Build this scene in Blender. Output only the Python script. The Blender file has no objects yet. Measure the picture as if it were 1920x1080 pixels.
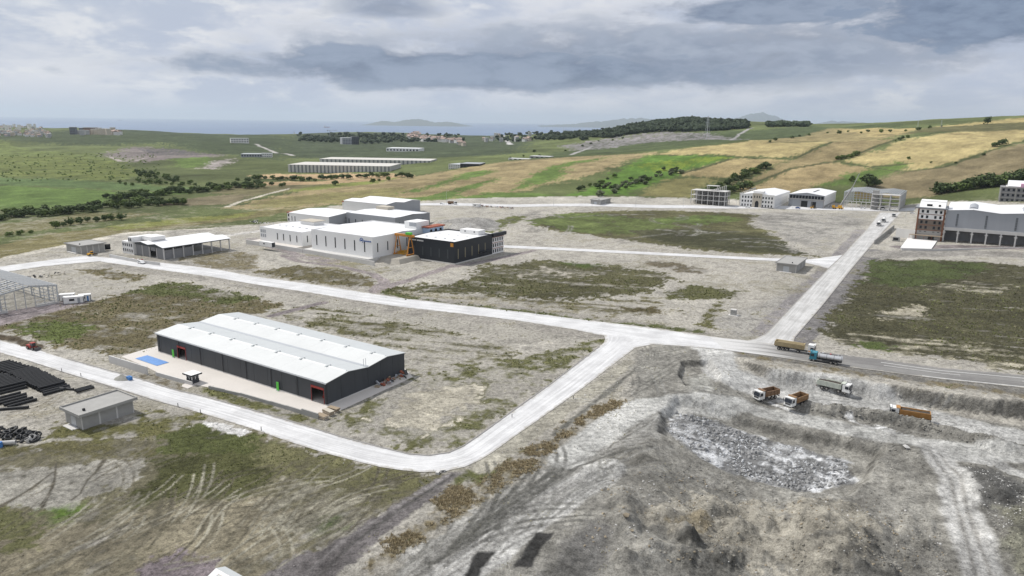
import bpy, bmesh, math, random
import numpy as np
from mathutils import Vector, Matrix
rad = math.radians
random.seed(7); RNG = np.random.default_rng(11)

# ------------------------------------------------------------------ camera
CAM_H, FPX, PITCH, ROLL = 72.0, 1333.0, rad(13.2), rad(0.75)
sc = bpy.context.scene
col = sc.collection
f0 = np.array([0.0, math.cos(PITCH), -math.sin(PITCH)])
_r0 = np.array([1.0, 0.0, 0.0]); _u0 = np.cross(_r0, f0)
cr = _r0 * math.cos(ROLL) + _u0 * math.sin(ROLL)
cu = -_r0 * math.sin(ROLL) + _u0 * math.cos(ROLL)
cam_d = bpy.data.cameras.new('camera'); cam = bpy.data.objects.new('camera', cam_d); col.objects.link(cam)
cam_d.sensor_width = 36.0; cam_d.lens = 36.0 * FPX / 1920.0
cam_d.clip_start = 1.0; cam_d.clip_end = 200000.0
M = Matrix(((cr[0], cu[0], -f0[0], 0), (cr[1], cu[1], -f0[1], 0), (cr[2], cu[2], -f0[2], CAM_H), (0, 0, 0, 1)))
cam.matrix_world = M
sc.camera = cam

# ------------------------------------------------------------------ light, sky, exposure
SUN_AZ, SUN_EL = rad(-62), rad(50)            # azimuth measured from +Y towards +X
sun_dir = Vector((math.sin(SUN_AZ) * math.cos(SUN_EL), math.cos(SUN_AZ) * math.cos(SUN_EL), math.sin(SUN_EL)))
sd_ = bpy.data.lights.new('sun', 'SUN'); sun = bpy.data.objects.new('sun', sd_); col.objects.link(sun)
sd_.energy = 4.0; sd_.angle = rad(1.5); sd_.color = (1.0, 0.965, 0.91)
sun.rotation_euler = sun_dir.to_track_quat('Z', 'Y').to_euler()
sun.location = (0, 0, 400)

sc.view_settings.view_transform = 'Standard'; sc.view_settings.look = 'None'
sc.view_settings.exposure = 0.0; sc.view_settings.gamma = 1.0
sc.view_settings.use_curve_mapping = False
sc.render.engine = 'CYCLES'
sc.cycles.use_denoising = True
sc.cycles.max_bounces = 5; sc.cycles.diffuse_bounces = 2; sc.cycles.glossy_bounces = 2
sc.cycles.transparent_max_bounces = 6; sc.cycles.volume_bounces = 0

class NT:
    """small helper round a node tree"""
    def __init__(s, nt): s.nt = nt; s.n = nt.nodes; s.l = nt.links
    def new(s, t, **k):
        x = s.n.new(t)
        for a, b in k.items(): setattr(x, a, b)
        return x
    def put(s, sock, v):
        if isinstance(v, bpy.types.NodeSocket): s.l.new(v, sock)
        elif v is not None: sock.default_value = v
    def math(s, op, a, b=None, c=None, clamp=False):
        m = s.new('ShaderNodeMath', operation=op, use_clamp=clamp)
        s.put(m.inputs[0], a); s.put(m.inputs[1], b)
        if c is not None: s.put(m.inputs[2], c)
        return m.outputs[0]
    def mix(s, f, a, b, blend='MIX'):
        m = s.new('ShaderNodeMix', data_type='RGBA', blend_type=blend)
        s.put(m.inputs[0], f); s.put(m.inputs[6], a); s.put(m.inputs[7], b)
        return m.outputs[2]
    def noise(s, vec, scale, detail=4, rough=0.55, dist=0.0):
        t = s.new('ShaderNodeTexNoise'); t.inputs['Scale'].default_value = scale
        t.inputs['Detail'].default_value = detail; t.inputs['Roughness'].default_value = rough
        t.inputs['Distortion'].default_value = dist
        if vec is not None: s.l.new(vec, t.inputs['Vector'])
        return t.outputs[0]
    def mrange(s, v, a, b, c=0.0, d=1.0, smooth=True):
        m = s.new('ShaderNodeMapRange'); m.interpolation_type = 'SMOOTHSTEP' if smooth else 'LINEAR'
        s.put(m.inputs[0], v); s.put(m.inputs[1], a); s.put(m.inputs[2], b); s.put(m.inputs[3], c); s.put(m.inputs[4], d)
        return m.outputs[0]
    def scalev(s, vec, sx, sy, sz, off=(0, 0, 0)):
        m = s.new('ShaderNodeMapping'); s.l.new(vec, m.inputs[0])
        m.inputs['Scale'].default_value = (sx, sy, sz); m.inputs['Location'].default_value = off
        return m.outputs[0]

world = bpy.data.worlds.new('World'); sc.world = world; world.use_nodes = True
w = NT(world.node_tree); w.n.clear()
out = w.new('ShaderNodeOutputWorld'); bg = w.new('ShaderNodeBackground'); w.l.new(bg.outputs[0], out.inputs[0])
bg.inputs[1].default_value = 0.092
sky = w.new('ShaderNodeTexSky', sky_type='NISHITA'); sky.sun_disc = False
sky.sun_elevation = SUN_EL; sky.sun_rotation = SUN_AZ; sky.air_density = 1.2; sky.dust_density = 2.0; sky.altitude = 150
tc = w.new('ShaderNodeTexCoord'); D = tc.outputs['Generated']
sx = w.new('ShaderNodeSeparateXYZ'); w.l.new(D, sx.inputs[0])
el = sx.outputs[2]
# cloud masses flattened towards the horizon, the same all round
n1 = w.noise(w.scalev(D, 4.2, 4.2, 13.0, (3.1, 1.7, 0.4)), 1.0, 9, 0.60, 0.25)
n2 = w.noise(w.scalev(D, 11.5, 11.5, 36.0, (8.3, 2.9, 5.0)), 1.0, 10, 0.61, 0.2)
n3 = w.noise(w.scalev(D, 1.3, 1.3, 5.0, (0.7, 4.4, 2.0)), 1.0, 4, 0.5)
t = w.math('DIVIDE', sx.outputs[0], w.math('MAXIMUM', sx.outputs[1], 0.25))   # tangent of the bearing
fwd = w.mrange(sx.outputs[1], 0.1, 0.4)
nn = w.math('ADD', w.math('MULTIPLY', w.math('SUBTRACT', n1, 0.5), 2.6), w.math('MULTIPLY', w.math('SUBTRACT', n2, 0.5), 2.0))
def bank(ct, ce, wt, we, soft=0.42, flat=0.55):
    """a cloud mass: broad, with a flatter base than top"""
    a = w.math('DIVIDE', w.math('SUBTRACT', t, ct), wt); e_ = w.math('DIVIDE', w.math('SUBTRACT', el, ce), we)
    b = w.math('MAXIMUM', e_, w.math('MULTIPLY', e_, -1.0 / flat * 0.8))
    r = w.math('SQRT', w.math('ADD', w.math('MULTIPLY', a, a), w.math('MULTIPLY', b, b)))
    return w.math('MULTIPLY', w.mrange(w.math('ADD', w.math('SUBTRACT', 1.0, r), nn), -0.22, soft), fwd)
b1 = bank(-0.02, 0.062, 0.44, 0.036)
b2 = bank(0.34, 0.136, 0.18, 0.022)
b3 = bank(0.70, 0.118, 0.26, 0.060)
b4 = bank(-0.17, 0.140, 0.08, 0.022)
b5 = bank(0.22, 0.078, 0.55, 0.055, 0.6)
mx = lambda *v: v[0] if len(v) == 1 else w.math('MAXIMUM', v[0], mx(*v[1:]))
ml = lambda v, k: w.math('MULTIPLY', v, k)
dark = mx(ml(b1, .92), ml(b2, .9), b3, ml(b4, .55), ml(b5, .74))
tex = w.mrange(n1, 0.38, 0.60)
cbase = w.mix(tex, (5.4, 6.0, 7.3, 1), (7.9, 8.1, 8.7, 1))
cbase = w.mix(w.math('MULTIPLY', w.mrange(n2, 0.46, 0.66), 0.7), cbase, (9.4, 9.4, 9.5, 1))
cdark = w.mix(w.mrange(w.math('ADD', w.math('MULTIPLY', n2, .6), w.math('MULTIPLY', n1, .4)), 0.38, 0.60), (1.15, 1.65, 2.7, 1), (2.7, 3.4, 4.7, 1))
ccol = w.mix(dark, cbase, cdark)
hz = w.mrange(el, 0.0, 0.045, 1.0, 0.0)
ccol = w.mix(w.math('MULTIPLY', hz, 0.62), ccol, (5.5, 6.15, 7.5, 1))
cover = w.mrange(n3, 0.30, 0.52, 0.85, 1.0)
w.l.new(w.mix(cover, sky.outputs[0], ccol), bg.inputs[0])

# ------------------------------------------------------------------ helpers: naming, parenting
def tag(o, label=None, cat=None, group=None, kind=None):
    if label: o['label'] = label
    if cat: o['category'] = cat
    if group: o['group'] = group
    if kind: o['kind'] = kind
    return o
def thing(name, label, cat, loc=(0, 0, 0), rotz=0.0, group=None):
    o = bpy.data.objects.new(name, None); col.objects.link(o)
    o.location = loc; o.rotation_euler = (0, 0, rotz); o.empty_display_size = 0.5
    return tag(o, label, cat, group)
def copy_tree(o, parent=None):
    c = o.copy(); col.objects.link(c)
    if parent is not None: c.parent = parent
    for ch in list(o.children): copy_tree(ch, c)
    return c
class MB:
    """collects faces of one mesh"""
    def __init__(s): s.v = []; s.f = []
    def add(s, vs, fs):
        k = len(s.v); s.v += [tuple(p) for p in vs]; s.f += [tuple(i + k for i in f) for f in fs]; return s
    def box(s, x0, x1, y0, y1, z0, z1):
        return s.add([(x0, y0, z0), (x1, y0, z0), (x1, y1, z0), (x0, y1, z0), (x0, y0, z1), (x1, y0, z1), (x1, y1, z1), (x0, y1, z1)],
                     [(3, 2, 1, 0), (4, 5, 6, 7), (0, 1, 5, 4), (1, 2, 6, 5), (2, 3, 7, 6), (3, 0, 4, 7)])
    def hexa(s, lo, hi):
        return s.add(list(lo) + list(hi), [(3, 2, 1, 0), (4, 5, 6, 7), (0, 1, 5, 4), (1, 2, 6, 5), (2, 3, 7, 6), (3, 0, 4, 7)])
    def prism(s, poly, ax, a, b):
        """extrude a 2-D outline along axis ax from a to b"""
        n = len(poly)
        def P(p, c): return {'x': (c, p[0], p[1]), 'y': (p[0], c, p[1]), 'z': (p[0], p[1], c)}[ax]
        return s.add([P(p, a) for p in poly] + [P(p, b) for p in poly],
                     [tuple(range(n - 1, -1, -1)), tuple(range(n, 2 * n))] + [(i, (i + 1) % n, (i + 1) % n + n, i + n) for i in range(n)])
    def tube(s, p, q, r, n=6, r2=None, cap=True):
        p = Vector(p); q = Vector(q); d = q - p
        if d.length < 1e-6: return s
        z = d.normalized(); a = Vector((0, 0, 1)) if abs(z.z) < 0.9 else Vector((1, 0, 0))
        u = z.cross(a).normalized(); v = z.cross(u); r2 = r if r2 is None else r2
        A = [p + u * (r * math.cos(2 * math.pi * i / n)) + v * (r * math.sin(2 * math.pi * i / n)) for i in range(n)]
        B = [q + u * (r2 * math.cos(2 * math.pi * i / n)) + v * (r2 * math.sin(2 * math.pi * i / n)) for i in range(n)]
        fs = [(i, (i + 1) % n, (i + 1) % n + n, i + n) for i in range(n)]
        if cap: fs += [tuple(range(n - 1, -1, -1)), tuple(range(n, 2 * n))]
        return s.add(A + B, fs)
    def beam(s, p, q, w=0.2, h=0.2):
        p = Vector(p); q = Vector(q); z = (q - p).normalized()
        a = Vector((0, 0, 1)) if abs(z.z) < 0.95 else Vector((1, 0, 0))
        u = z.cross(a).normalized() * (w / 2); v = z.cross(u).normalized() * (h / 2)
        return s.hexa([p - u - v, p + u - v, p + u + v, p - u + v], [q - u - v, q + u - v, q + u + v, q - u + v])
    def mesh(s, name, mat, smooth=False):
        me = bpy.data.meshes.new(name); me.from_pydata(s.v, [], s.f); me.update()
        if mat is not None: me.materials.append(mat)
        if smooth: me.polygons.foreach_set('use_smooth', [True] * len(me.polygons))
        bm = bmesh.new(); bm.from_mesh(me); bmesh.ops.recalc_face_normals(bm, faces=bm.faces); bm.to_mesh(me); bm.free()
        return me
    def build(s, name, mat, parent=None, smooth=False, loc=None):
        o = bpy.data.objects.new(name, s.mesh(name, mat, smooth)); col.objects.link(o)
        if parent is not None: o.parent = parent
        if loc is not None: o.location = loc
        return o
def link(name, me, parent=None, loc=None, rotz=None):
    o = bpy.data.objects.new(name, me); col.objects.link(o)
    if parent is not None: o.parent = parent
    if loc is not None: o.location = loc
    if rotz is not None: o.rotation_euler = (0, 0, rotz)
    return o

MATS = {}
def mat(name, c, rough=0.8, metal=0.0, var=0.12, scale=0.6, bump=0.0, bscale=4.0, streak=False, spec=0.3):
    if name in MATS: return MATS[name]
    m = bpy.data.materials.new(name); m.use_nodes = True; MATS[name] = m
    t = NT(m.node_tree); b = t.n['Principled BSDF']
    tcn = t.new('ShaderNodeTexCoord'); co = tcn.outputs['Object']
    if streak: co2 = t.scalev(co, 1.0, 1.0, 0.12)
    else: co2 = co
    n = t.noise(co2, scale, 5, 0.6); nf = t.noise(co, scale * 9, 3, 0.6)
    f = t.math('ADD', t.math('MULTIPLY', t.math('SUBTRACT', n, 0.5), 2.2 * var), t.math('MULTIPLY', t.math('SUBTRACT', nf, 0.5), 1.0 * var))
    hsv = t.new('ShaderNodeHueSaturation'); hsv.inputs['Color'].default_value = (*c, 1)
    t.l.new(t.math('ADD', f, 1.0), hsv.inputs['Value'])
    t.l.new(hsv.outputs[0], b.inputs['Base Color'])
    b.inputs['Roughness'].default_value = rough; b.inputs['Metallic'].default_value = metal
    b.inputs['Specular IOR Level'].default_value = spec
    if bump:
        bp = t.new('ShaderNodeBump'); bp.inputs['Strength'].default_value = bump; bp.inputs['Distance'].default_value = 0.1
        t.l.new(t.noise(co, bscale, 4, 0.6), bp.inputs['Height']); t.l.new(bp.outputs[0], b.inputs['Normal'])
    return m

# ------------------------------------------------------------------ numpy noise
def _hash(i, j, seed):
    h = (i.astype(np.int64) * 374761393 + j.astype(np.int64) * 668265263 + seed * 974711) & 0xffffffff
    h = ((h ^ (h >> 13)) * 1274126177) & 0xffffffff
    return ((h ^ (h >> 16)) & 0xffff) / 65535.0
def vnoise(X, Y, seed):
    i = np.floor(X); j = np.floor(Y); fx = X - i; fy = Y - j
    fx = fx * fx * (3 - 2 * fx); fy = fy * fy * (3 - 2 * fy)
    a = _hash(i, j, seed); b = _hash(i + 1, j, seed); c = _hash(i, j + 1, seed); d = _hash(i + 1, j + 1, seed)
    return (a * (1 - fx) + b * fx) * (1 - fy) + (c * (1 - fx) + d * fx) * fy
def fbm(X, Y, size, oct=4, seed=0, ang=0.0, stretch=1.0, rough=0.55):
    """-1..1 noise whose largest blobs are `size` metres; stretched along ang"""
    ca, sa = math.cos(ang), math.sin(ang)
    U = (X * ca + Y * sa) / (size * stretch); V = (-X * sa + Y * ca) / size
    s = np.zeros_like(U); a = 1.0; tot = 0.0
    for k in range(oct):
        s += a * (vnoise(U + 17.3 * k, V - 9.1 * k, seed * 31 + k) * 2 - 1); tot += a
        a *= rough; U = U * 2.03; V = V * 2.03
    return s / tot * 1.6
def sstep(a, b, x):
    t = np.clip((x - a) / (b - a), 0, 1); return t * t * (3 - 2 * t)
def poly_sd(X, Y, P):
    """signed distance to polygon P, negative inside"""
    P = np.asarray(P, float); n = len(P)
    d2 = np.full(X.shape, 1e18); ins = np.zeros(X.shape, bool)
    for k in range(n):
        ax, ay = P[k]; bx, by = P[(k + 1) % n]
        ex, ey = bx - ax, by - ay; L = ex * ex + ey * ey + 1e-12
        t = np.clip(((X - ax) * ex + (Y - ay) * ey) / L, 0, 1)
        dx = X - ax - t * ex; dy = Y - ay - t * ey
        d2 = np.minimum(d2, dx * dx + dy * dy)
        cond = (ay > Y) != (by > Y)
        with np.errstate(divide='ignore', invalid='ignore'):
            xi = (bx - ax) * (Y - ay) / (by - ay + 1e-30) + ax
        ins ^= cond & (X < xi)
    d = np.sqrt(d2); return np.where(ins, -d, d)
def line_d(X, Y, P):
    P = np.asarray(P, float); d2 = np.full(X.shape, 1e18)
    for k in range(len(P) - 1):
        ax, ay = P[k]; bx, by = P[k + 1]; ex, ey = bx - ax, by - ay; L = ex * ex + ey * ey + 1e-12
        t = np.clip(((X - ax) * ex + (Y - ay) * ey) / L, 0, 1)
        d2 = np.minimum(d2, (X - ax - t * ex) ** 2 + (Y - ay - t * ey) ** 2)
    return np.sqrt(d2)

# ------------------------------------------------------------------ pixel of the survey photograph -> point on the land
def rayd(px, py): return f0 + cr * ((px - 960) / FPX) + cu * ((540 - py) / FPX)
def at(px, py, z=0.0):
    d = rayd(px, py); t = (z - CAM_H) / d[2]; return np.array([d[0] * t, d[1] * t, z])
def atd(px, py, dist):
    d = rayd(px, py); t = dist / d[1]; return np.array([d[0] * t, dist, CAM_H + d[2] * t])
# ------------------------------------------------------------------ the lie of the land: spot heights, then a smooth surface through them
SPOT = {
 -420: [(480, 420), (420, 560), (385, 690), (345, 890), (300, 1300), (272, 1650), (252, 2100), (240, 3600)],
 0: [(465, 402), (415, 535), (380, 680), (340, 880), (300, 1280), (275, 1620), (257, 2050), (244, 3600)],
 240: [(424, 500), (395, 600), (375, 690), (345, 860), (318, 1080), (292, 1400), (268, 1800), (251, 2350), (249, 3700)],
 480: [(404, 575), (372, 700), (350, 810), (330, 950), (312, 1120), (290, 1450), (272, 1900), (257, 2600)],
 720: [(372, 690), (352, 790), (336, 900), (318, 1060), (300, 1300), (280, 1750), (262, 2450), (248, 3300)],
 960: [(376, 655), (352, 745), (328, 850), (303, 1000), (291, 1250), (280, 1550), (266, 2300), (256, 3200)],
 1200: [(374, 670), (345, 765), (315, 880), (290, 1010), (280, 1350), (262, 1750), (236, 2250)],
 1300: [(373, 680), (342, 780), (308, 900), (277, 1050), (266, 1400), (250, 1800), (225, 2300)],
 1440: [(372, 690), (340, 790), (300, 910), (266, 1080), (262, 1500), (248, 1800), (231, 2250)],
 1680: [(380, 690), (340, 780), (300, 890), (262, 1050), (243, 1260), (232, 1600), (229, 2100)],
 1920: [(372, 620), (340, 690), (305, 790), (268, 930), (240, 1120), (222, 1350)],
 2300: [(372, 620), (340, 690), (300, 790), (262, 930), (236, 1120), (214, 1350)],
}
ctrl = []
for px, L in SPOT.items():
    for py, d in L:
        p = atd(px, py, d); ctrl.append((p[0] / p[1], math.log(p[1]), p[2]))
for s in np.arange(-1.2, 1.21, 0.24):
    for yy in (40, 110, 190, 280, 360): ctrl.append((s, math.log(yy), 0.0))
for s, yy in ((-.3, 430), (-.1, 430), (.1, 430), (.3, 430), (.5, 430), (-.2, 500), (0, 500), (.2, 500), (.4, 500), (.62, 430),
              (-.1, 570), (.1, 570), (.3, 570), (.5, 560), (0, 620), (.2, 640), (.3, 650), (.4, 640), (.5, 620), (-.12, 620)): ctrl.append((s, math.log(yy), 0.0))
for s in np.arange(-1.2, 1.21, 0.2):            # behind the ridges the land falls to the shore
    top = 60 if s > 0.15 else 0
    ctrl.append((s, math.log(4600), -62 + top * 0.6)); ctrl.append((s, math.log(5600), -90 + top * 0.3))
    ctrl.append((s, math.log(6800), -112)); ctrl.append((s, math.log(9000), -130))
ctrl = np.array(ctrl)
SC = 1.7
def _phi(r2): return 0.5 * r2 * np.log(r2 + 1e-9)
def _tps(c, reg=2e-4):
    x = np.stack([c[:, 0] * SC, c[:, 1]], 1); n = len(x)
    K = _phi(((x[:, None] - x[None]) ** 2).sum(2)) + reg * np.eye(n)
    Pm = np.concatenate([np.ones((n, 1)), x], 1)
    A = np.block([[K, Pm], [Pm.T, np.zeros((3, 3))]])
    return x, np.linalg.solve(A, np.concatenate([c[:, 2], np.zeros(3)]))
_x, _w = _tps(ctrl)
GS = np.linspace(-1.3, 1.3, 131); GL = np.linspace(math.log(30), math.log(9500), 260)
gs, gl = np.meshgrid(GS * SC, GL, indexing='ij')
GZ = np.zeros_like(gs)
for k in range(len(_x)): GZ += _w[k] * _phi((gs - _x[k, 0]) ** 2 + (gl - _x[k, 1]) ** 2)
GZ += _w[-3] + _w[-2] * gs + _w[-1] * gl
def base_h(X, Y):
    Yc = np.maximum(Y, 31.0)
    a = (np.clip(X / Yc, -1.295, 1.295) + 1.3) / 2.6 * 130; b = (np.log(np.clip(Yc, 31, 9400)) - GL[0]) / (GL[-1] - GL[0]) * 259
    i = np.clip(a.astype(int), 0, 129); j = np.clip(b.astype(int), 0, 258); fa = a - i; fb = b - j
    z = (GZ[i, j] * (1 - fa) + GZ[i + 1, j] * fa) * (1 - fb) + (GZ[i, j + 1] * (1 - fa) + GZ[i + 1, j + 1] * fa) * fb
    near = sstep(330, 430, Y + 0.0 * X)
    return z * near

# ---- cut ground of the quarry side (lower right)
LOWZ = -4.2
_cut = np.array([at(*p)[:2] for p in ((1352, 660), (1385, 671), (1440, 689), (1540, 703), (1640, 716), (1760, 733), (1920, 751), (2500, 815))])
_west = np.array([at(*p)[:2] for p in ((1100, 1300), (1150, 1000), (1215, 830), (1290, 735), (1335, 690), (1350, 664))])
def low_mask(X, Y):
    yl = np.interp(X, _cut[:, 0], _cut[:, 1], left=_cut[0, 1])
    fn = sstep(0.2, 3.6, yl - Y + 0.9 * fbm(X, Y, 5, 3, 41))
    xw = np.interp(Y, _west[:, 1], _west[:, 0])
    fw = sstep(0, 24, X - xw)
    return fn * fw
def LP(*pts, z=LOWZ): return np.array([at(px, py, z)[:2] for px, py in pts])
PIT = LP((1262, 764), (1340, 772), (1440, 792), (1560, 815), (1668, 840), (1650, 868), (1606, 930), (1500, 922), (1390, 900), (1300, 872), (1228, 838), (1232, 800))
PIT_D = 2.5
SMALL = LP((1276, 688), (1330, 684), (1352, 712), (1345, 735), (1285, 735), (1270, 715), z=-2)
BERM = LP((1500, 762), (1545, 772), (1620, 780), (1700, 795), (1780, 812), (1860, 835), (2000, 866))
HEAPS = [  # centre px, radius m, height m
 (1180, 862, 6, 1.3), (1215, 866, 6, 1.2), (1145, 885, 5, 1.2), (1105, 895, 4, 0.9), (1090, 1010, 6, .9), (1130, 985, 5, .9), (1060, 1045, 7, 1.0), (1250, 905, 6, 1.0), (1220, 920, 5, .9),
 (1560, 985, 11, 4.0), (1540, 1030, 10, 4.2), (1580, 1060, 9, 3.0), (1720, 850, 7, 1.6), (1840, 905, 10, 2.4), (1880, 935, 9, 2.6), (1905, 1000, 10, 2.6), (1700, 900, 8, 1.2)]
RND = np.random.default_rng(5)
for _ in range(60):      # tipped loads, close together
    HEAPS.append((RND.uniform(1165, 1470), RND.uniform(925, 1070), RND.uniform(2.2, 4.2), RND.uniform(0.8, 1.9)))
for _ in range(28):
    HEAPS.append((RND.uniform(1655, 1750), RND.uniform(960, 1085), RND.uniform(1.5, 2.6), RND.uniform(0.5, 1.1)))
HEAPS = [(*at(a, b, LOWZ if a > 1200 else -1.5)[:2], c, d) for a, b, c, d in HEAPS]
HEAPS += [(*at(x_, y_)[:2], 2.6, .9) for x_, y_ in ((-8, 630), (8, 633), (24, 637), (38, 641), (52, 646), (66, 650))]
HEAPS += [(*at(850, 425)[:2], 26, 6.0), (*at(905, 420)[:2], 22, 5.0), (*at(880, 432)[:2], 14, 3.0), (*at(1275, 587)[:2], 9, 1.2), (*at(1000, 425)[:2], 30, 3.0), (*at(56, 628)[:2], 5, 1.0)]
def PX(*pts, z=0.0): return np.array([at(px, py, z)[:2] for px, py in pts])
# levelled ground under roads and yards (flat to within centimetres)
FLAT = []
HAUL = [(LP((1380, 715), (1440, 735), (1560, 747), (1650, 757), (1760, 785), (1920, 822), (2300, 900)), 11), (LP((1210, 760), (1290, 748), (1400, 762), (1500, 786), (1640, 815), (1740, 836), (1920, 856)), 8), (LP((1745, 838), (1790, 900), (1812, 980), (1845, 1080), (1870, 1180)), 7)]
_SP = LP((1120, 935), (1300, 905), (1450, 940), (1600, 925), (1660, 960), (1700, 1100), (1060, 1100))
def SPOIL(X, Y):
    m = (Y < 150) & (X > 0); z = np.zeros_like(X)
    if m.any(): z[m] = 0.95 * np.abs(fbm(X[m], Y[m], 5.5, 4, 61)) * (1 - sstep(-5, 1, poly_sd(X[m], Y[m], _SP)))
    return z
def relief(X, Y):
    z = np.zeros_like(X)
    near = 1 - sstep(620, 760, Y)
    lm = low_mask(X, Y) * (1 - sstep(700, 900, Y))
    rough = 0.32 * fbm(X, Y, 26, 4, 1) + 0.14 * fbm(X, Y, 5, 3, 2)
    rough = rough * (0.55 + 1.1 * lm) + lm * 0.20 * fbm(X, Y, 2.2, 4, 6) + lm * SPOIL(X, Y)
    for poly, wd in FLAT:
        x0, y0 = poly.min(0) - wd - 1; x1, y1 = poly.max(0) + wd + 1
        m = (X > x0) & (X < x1) & (Y > y0) & (Y < y1)
        if m.any():
            k = sstep(0.6, wd, poly_sd(X[m], Y[m], poly)); rough[m] *= k
    m = (Y < 240) & (X > -20)
    if m.any():
        for hp, hw in HAUL: rough[m] *= .25 + .75 * sstep(hw * .5, hw * .5 + 2.5, line_d(X[m], Y[m], hp))
    z += rough * near
    z += LOWZ * lm
    def dep(poly, depth, wd, amp):
        x0, y0 = poly.min(0) - 3; x1, y1 = poly.max(0) + 3
        m = (X > x0) & (X < x1) & (Y > y0) & (Y < y1)
        if m.any():
            d = -poly_sd(X[m], Y[m], poly) + amp * fbm(X[m], Y[m], 5, 3, 9)
            z[m] -= depth * sstep(0, wd, d)
    dep(PIT, PIT_D, 3.0, 0.5); dep(SMALL, 1.8, 1.5, 0.4)
    m = (Y < 230) & (X > 40)
    if m.any():
        d = line_d(X[m], Y[m], BERM); z[m] += (1.9 + 0.8 * fbm(X[m], Y[m], 4, 3, 12)) * np.clip(1 - (d / 3.4) ** 2, 0, 1)
    for hx, hy, r, h in HEAPS:
        m = (abs(X - hx) < r * 1.3) & (abs(Y - hy) < r * 1.3)
        if m.any():
            d = np.hypot(X[m] - hx, Y[m] - hy) / r + 0.22 * fbm(X[m], Y[m], r * 0.6, 3, int(hx * 7) % 97)
            z[m] = z[m] + 0.75 * h * np.clip(1 - d, 0, 1) ** 0.9
    far = sstep(620, 900, Y)
    z += far * (2.2 * fbm(X, Y, 160, 4, 3) + 0.5 * fbm(X, Y, 30, 3, 4) + 6.0 * sstep(900, 1500, Y) * (1 - sstep(0.0, 0.2, X / np.maximum(Y, 1))) * fbm(X, Y, 420, 3, 5)) * (1 - 0.5 * sstep(3000, 6000, Y))
    return z
def height(X, Y):
    X = np.asarray(X, float); Y = np.asarray(Y, float)
    return base_h(X, Y) + relief(X, Y)
_T = np.exp(np.linspace(math.log(70), math.log(8500), 700))
def on(px, py):
    """where the sight line through a survey pixel first meets the land"""
    d = rayd(px, py); X = d[0] / d[1] * _T; Z = CAM_H + d[2] / d[1] * _T
    h = base_h(X, _T) + np.where(_T < 400, LOWZ * low_mask(X, _T), 0)
    k = np.nonzero(Z < h)[0]
    if len(k) == 0: y = float(_T[np.argmin((Z - h)[_T < 4500] / _T[_T < 4500])])      # just over the crest: take the crest itself
    else:
        i = max(k[0], 1); a = Z[i - 1] - h[i - 1]; b = h[i] - Z[i]; y = _T[i - 1] + (_T[i] - _T[i - 1]) * a / (a + b + 1e-9)
    return np.array([d[0] / d[1] * y, y])
def ground(px, py):
    p = on(px, py); return np.array([p[0], p[1], float(height(p[:1], p[1:2])[0])])
def hz1(x, y): return float(height(np.array([x]), np.array([y]))[0])
# ------------------------------------------------------------------ roads (edges surveyed, then laid as sheets)
ROADS = {
 'main_road': ([(158, 479), (260, 487), (400, 504), (480, 519), (580, 532), (680, 548), (760, 560), (860, 572), (960, 583), (1080, 598), (1200, 612), (1320, 629), (1375, 637)],
               [(190, 491), (260, 501), (400, 520), (480, 534), (580, 549), (680, 566), (760, 577), (860, 588), (960, 600), (1080, 619), (1200, 644), (1300, 651), (1365, 657)]),
 'bend_road': ([(0, 638), (75, 657), (107, 668), (200, 694), (250, 707), (325, 731), (380, 743), (475, 770), (560, 795), (640, 820), (740, 846), (785, 856), (822, 854), (852, 847), (875, 833), (905, 812), (960, 772), (1030, 722), (1110, 661), (1136, 640), (1132, 628)],
               [(0, 662), (60, 679), (125, 700), (225, 730), (287, 750), (330, 762), (375, 774), (475, 805), (540, 828), (620, 853), (720, 878), (785, 886), (830, 885), (880, 874), (915, 855), (960, 822), (1020, 780), (1090, 730), (1160, 676), (1192, 652), (1230, 645)]),
 'side_road': ([(1388, 642), (1408, 638), (1428, 632), (1440, 622), (1500, 559), (1555, 502), (1582, 477), (1625, 430), (1650, 398)],
               [(1500, 657), (1494, 652), (1489, 646), (1484, 640), (1540, 575), (1600, 500), (1628, 467), (1660, 430), (1690, 398)]),
 'cross_road': ([(930, 459), (1060, 465), (1160, 470), (1300, 477), (1440, 484), (1515, 487), (1580, 478)],
                [(930, 464), (1060, 470), (1160, 475), (1300, 482), (1440, 489), (1510, 493), (1553, 504)]),
 'back_road': ([(740, 380), (840, 381), (960, 384), (1130, 384), (1300, 385), (1440, 386), (1640, 389), (1715, 390)],
               [(740, 384), (840, 386), (960, 388), (1130, 388.5), (1300, 390), (1440, 391), (1640, 396), (1715, 396)]),
 'west_road': ([(-120, 517), (0, 500), (80, 489), (158, 479)],
               [(-120, 528), (0, 512), (80, 500), (190, 490)]),
}
ASPH = ([(1330, 632), (1420, 641), (1530, 659), (1640, 672), (1760, 689), (1920, 703), (2300, 742)],
        [(1362, 657), (1430, 666), (1530, 681), (1640, 695), (1760, 711), (1920, 728), (2300, 768)])
def resample(P, n):
    P = np.array(P, float); d = np.r_[0, np.cumsum(np.hypot(*np.diff(P[:, :2], axis=0).T))]
    t = np.linspace(0, d[-1], n); return np.stack([np.interp(t, d, P[:, k]) for k in range(P.shape[1])], 1)
ROADXY = {}
for nm, (a, b) in list(ROADS.items()) + [('asphalt_road', ASPH)]:
    A = np.array([at(*p)[:2] for p in a]); B = np.array([at(*p)[:2] for p in b])
    n = 60; ROADXY[nm] = (resample(A, n), resample(B, n))
    FLAT.append((np.r_[A, B[::-1]], 4.0))
YARD = PX((228, 669), (262, 658), (296, 649), (297, 640), (758, 690), (774, 707), (640, 769), (612, 783), (596, 783), (392, 727), (368, 722), (352, 729), (338, 724), (352, 717), (292, 697), (278, 690))
FLAT.append((YARD, 3.0))
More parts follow.
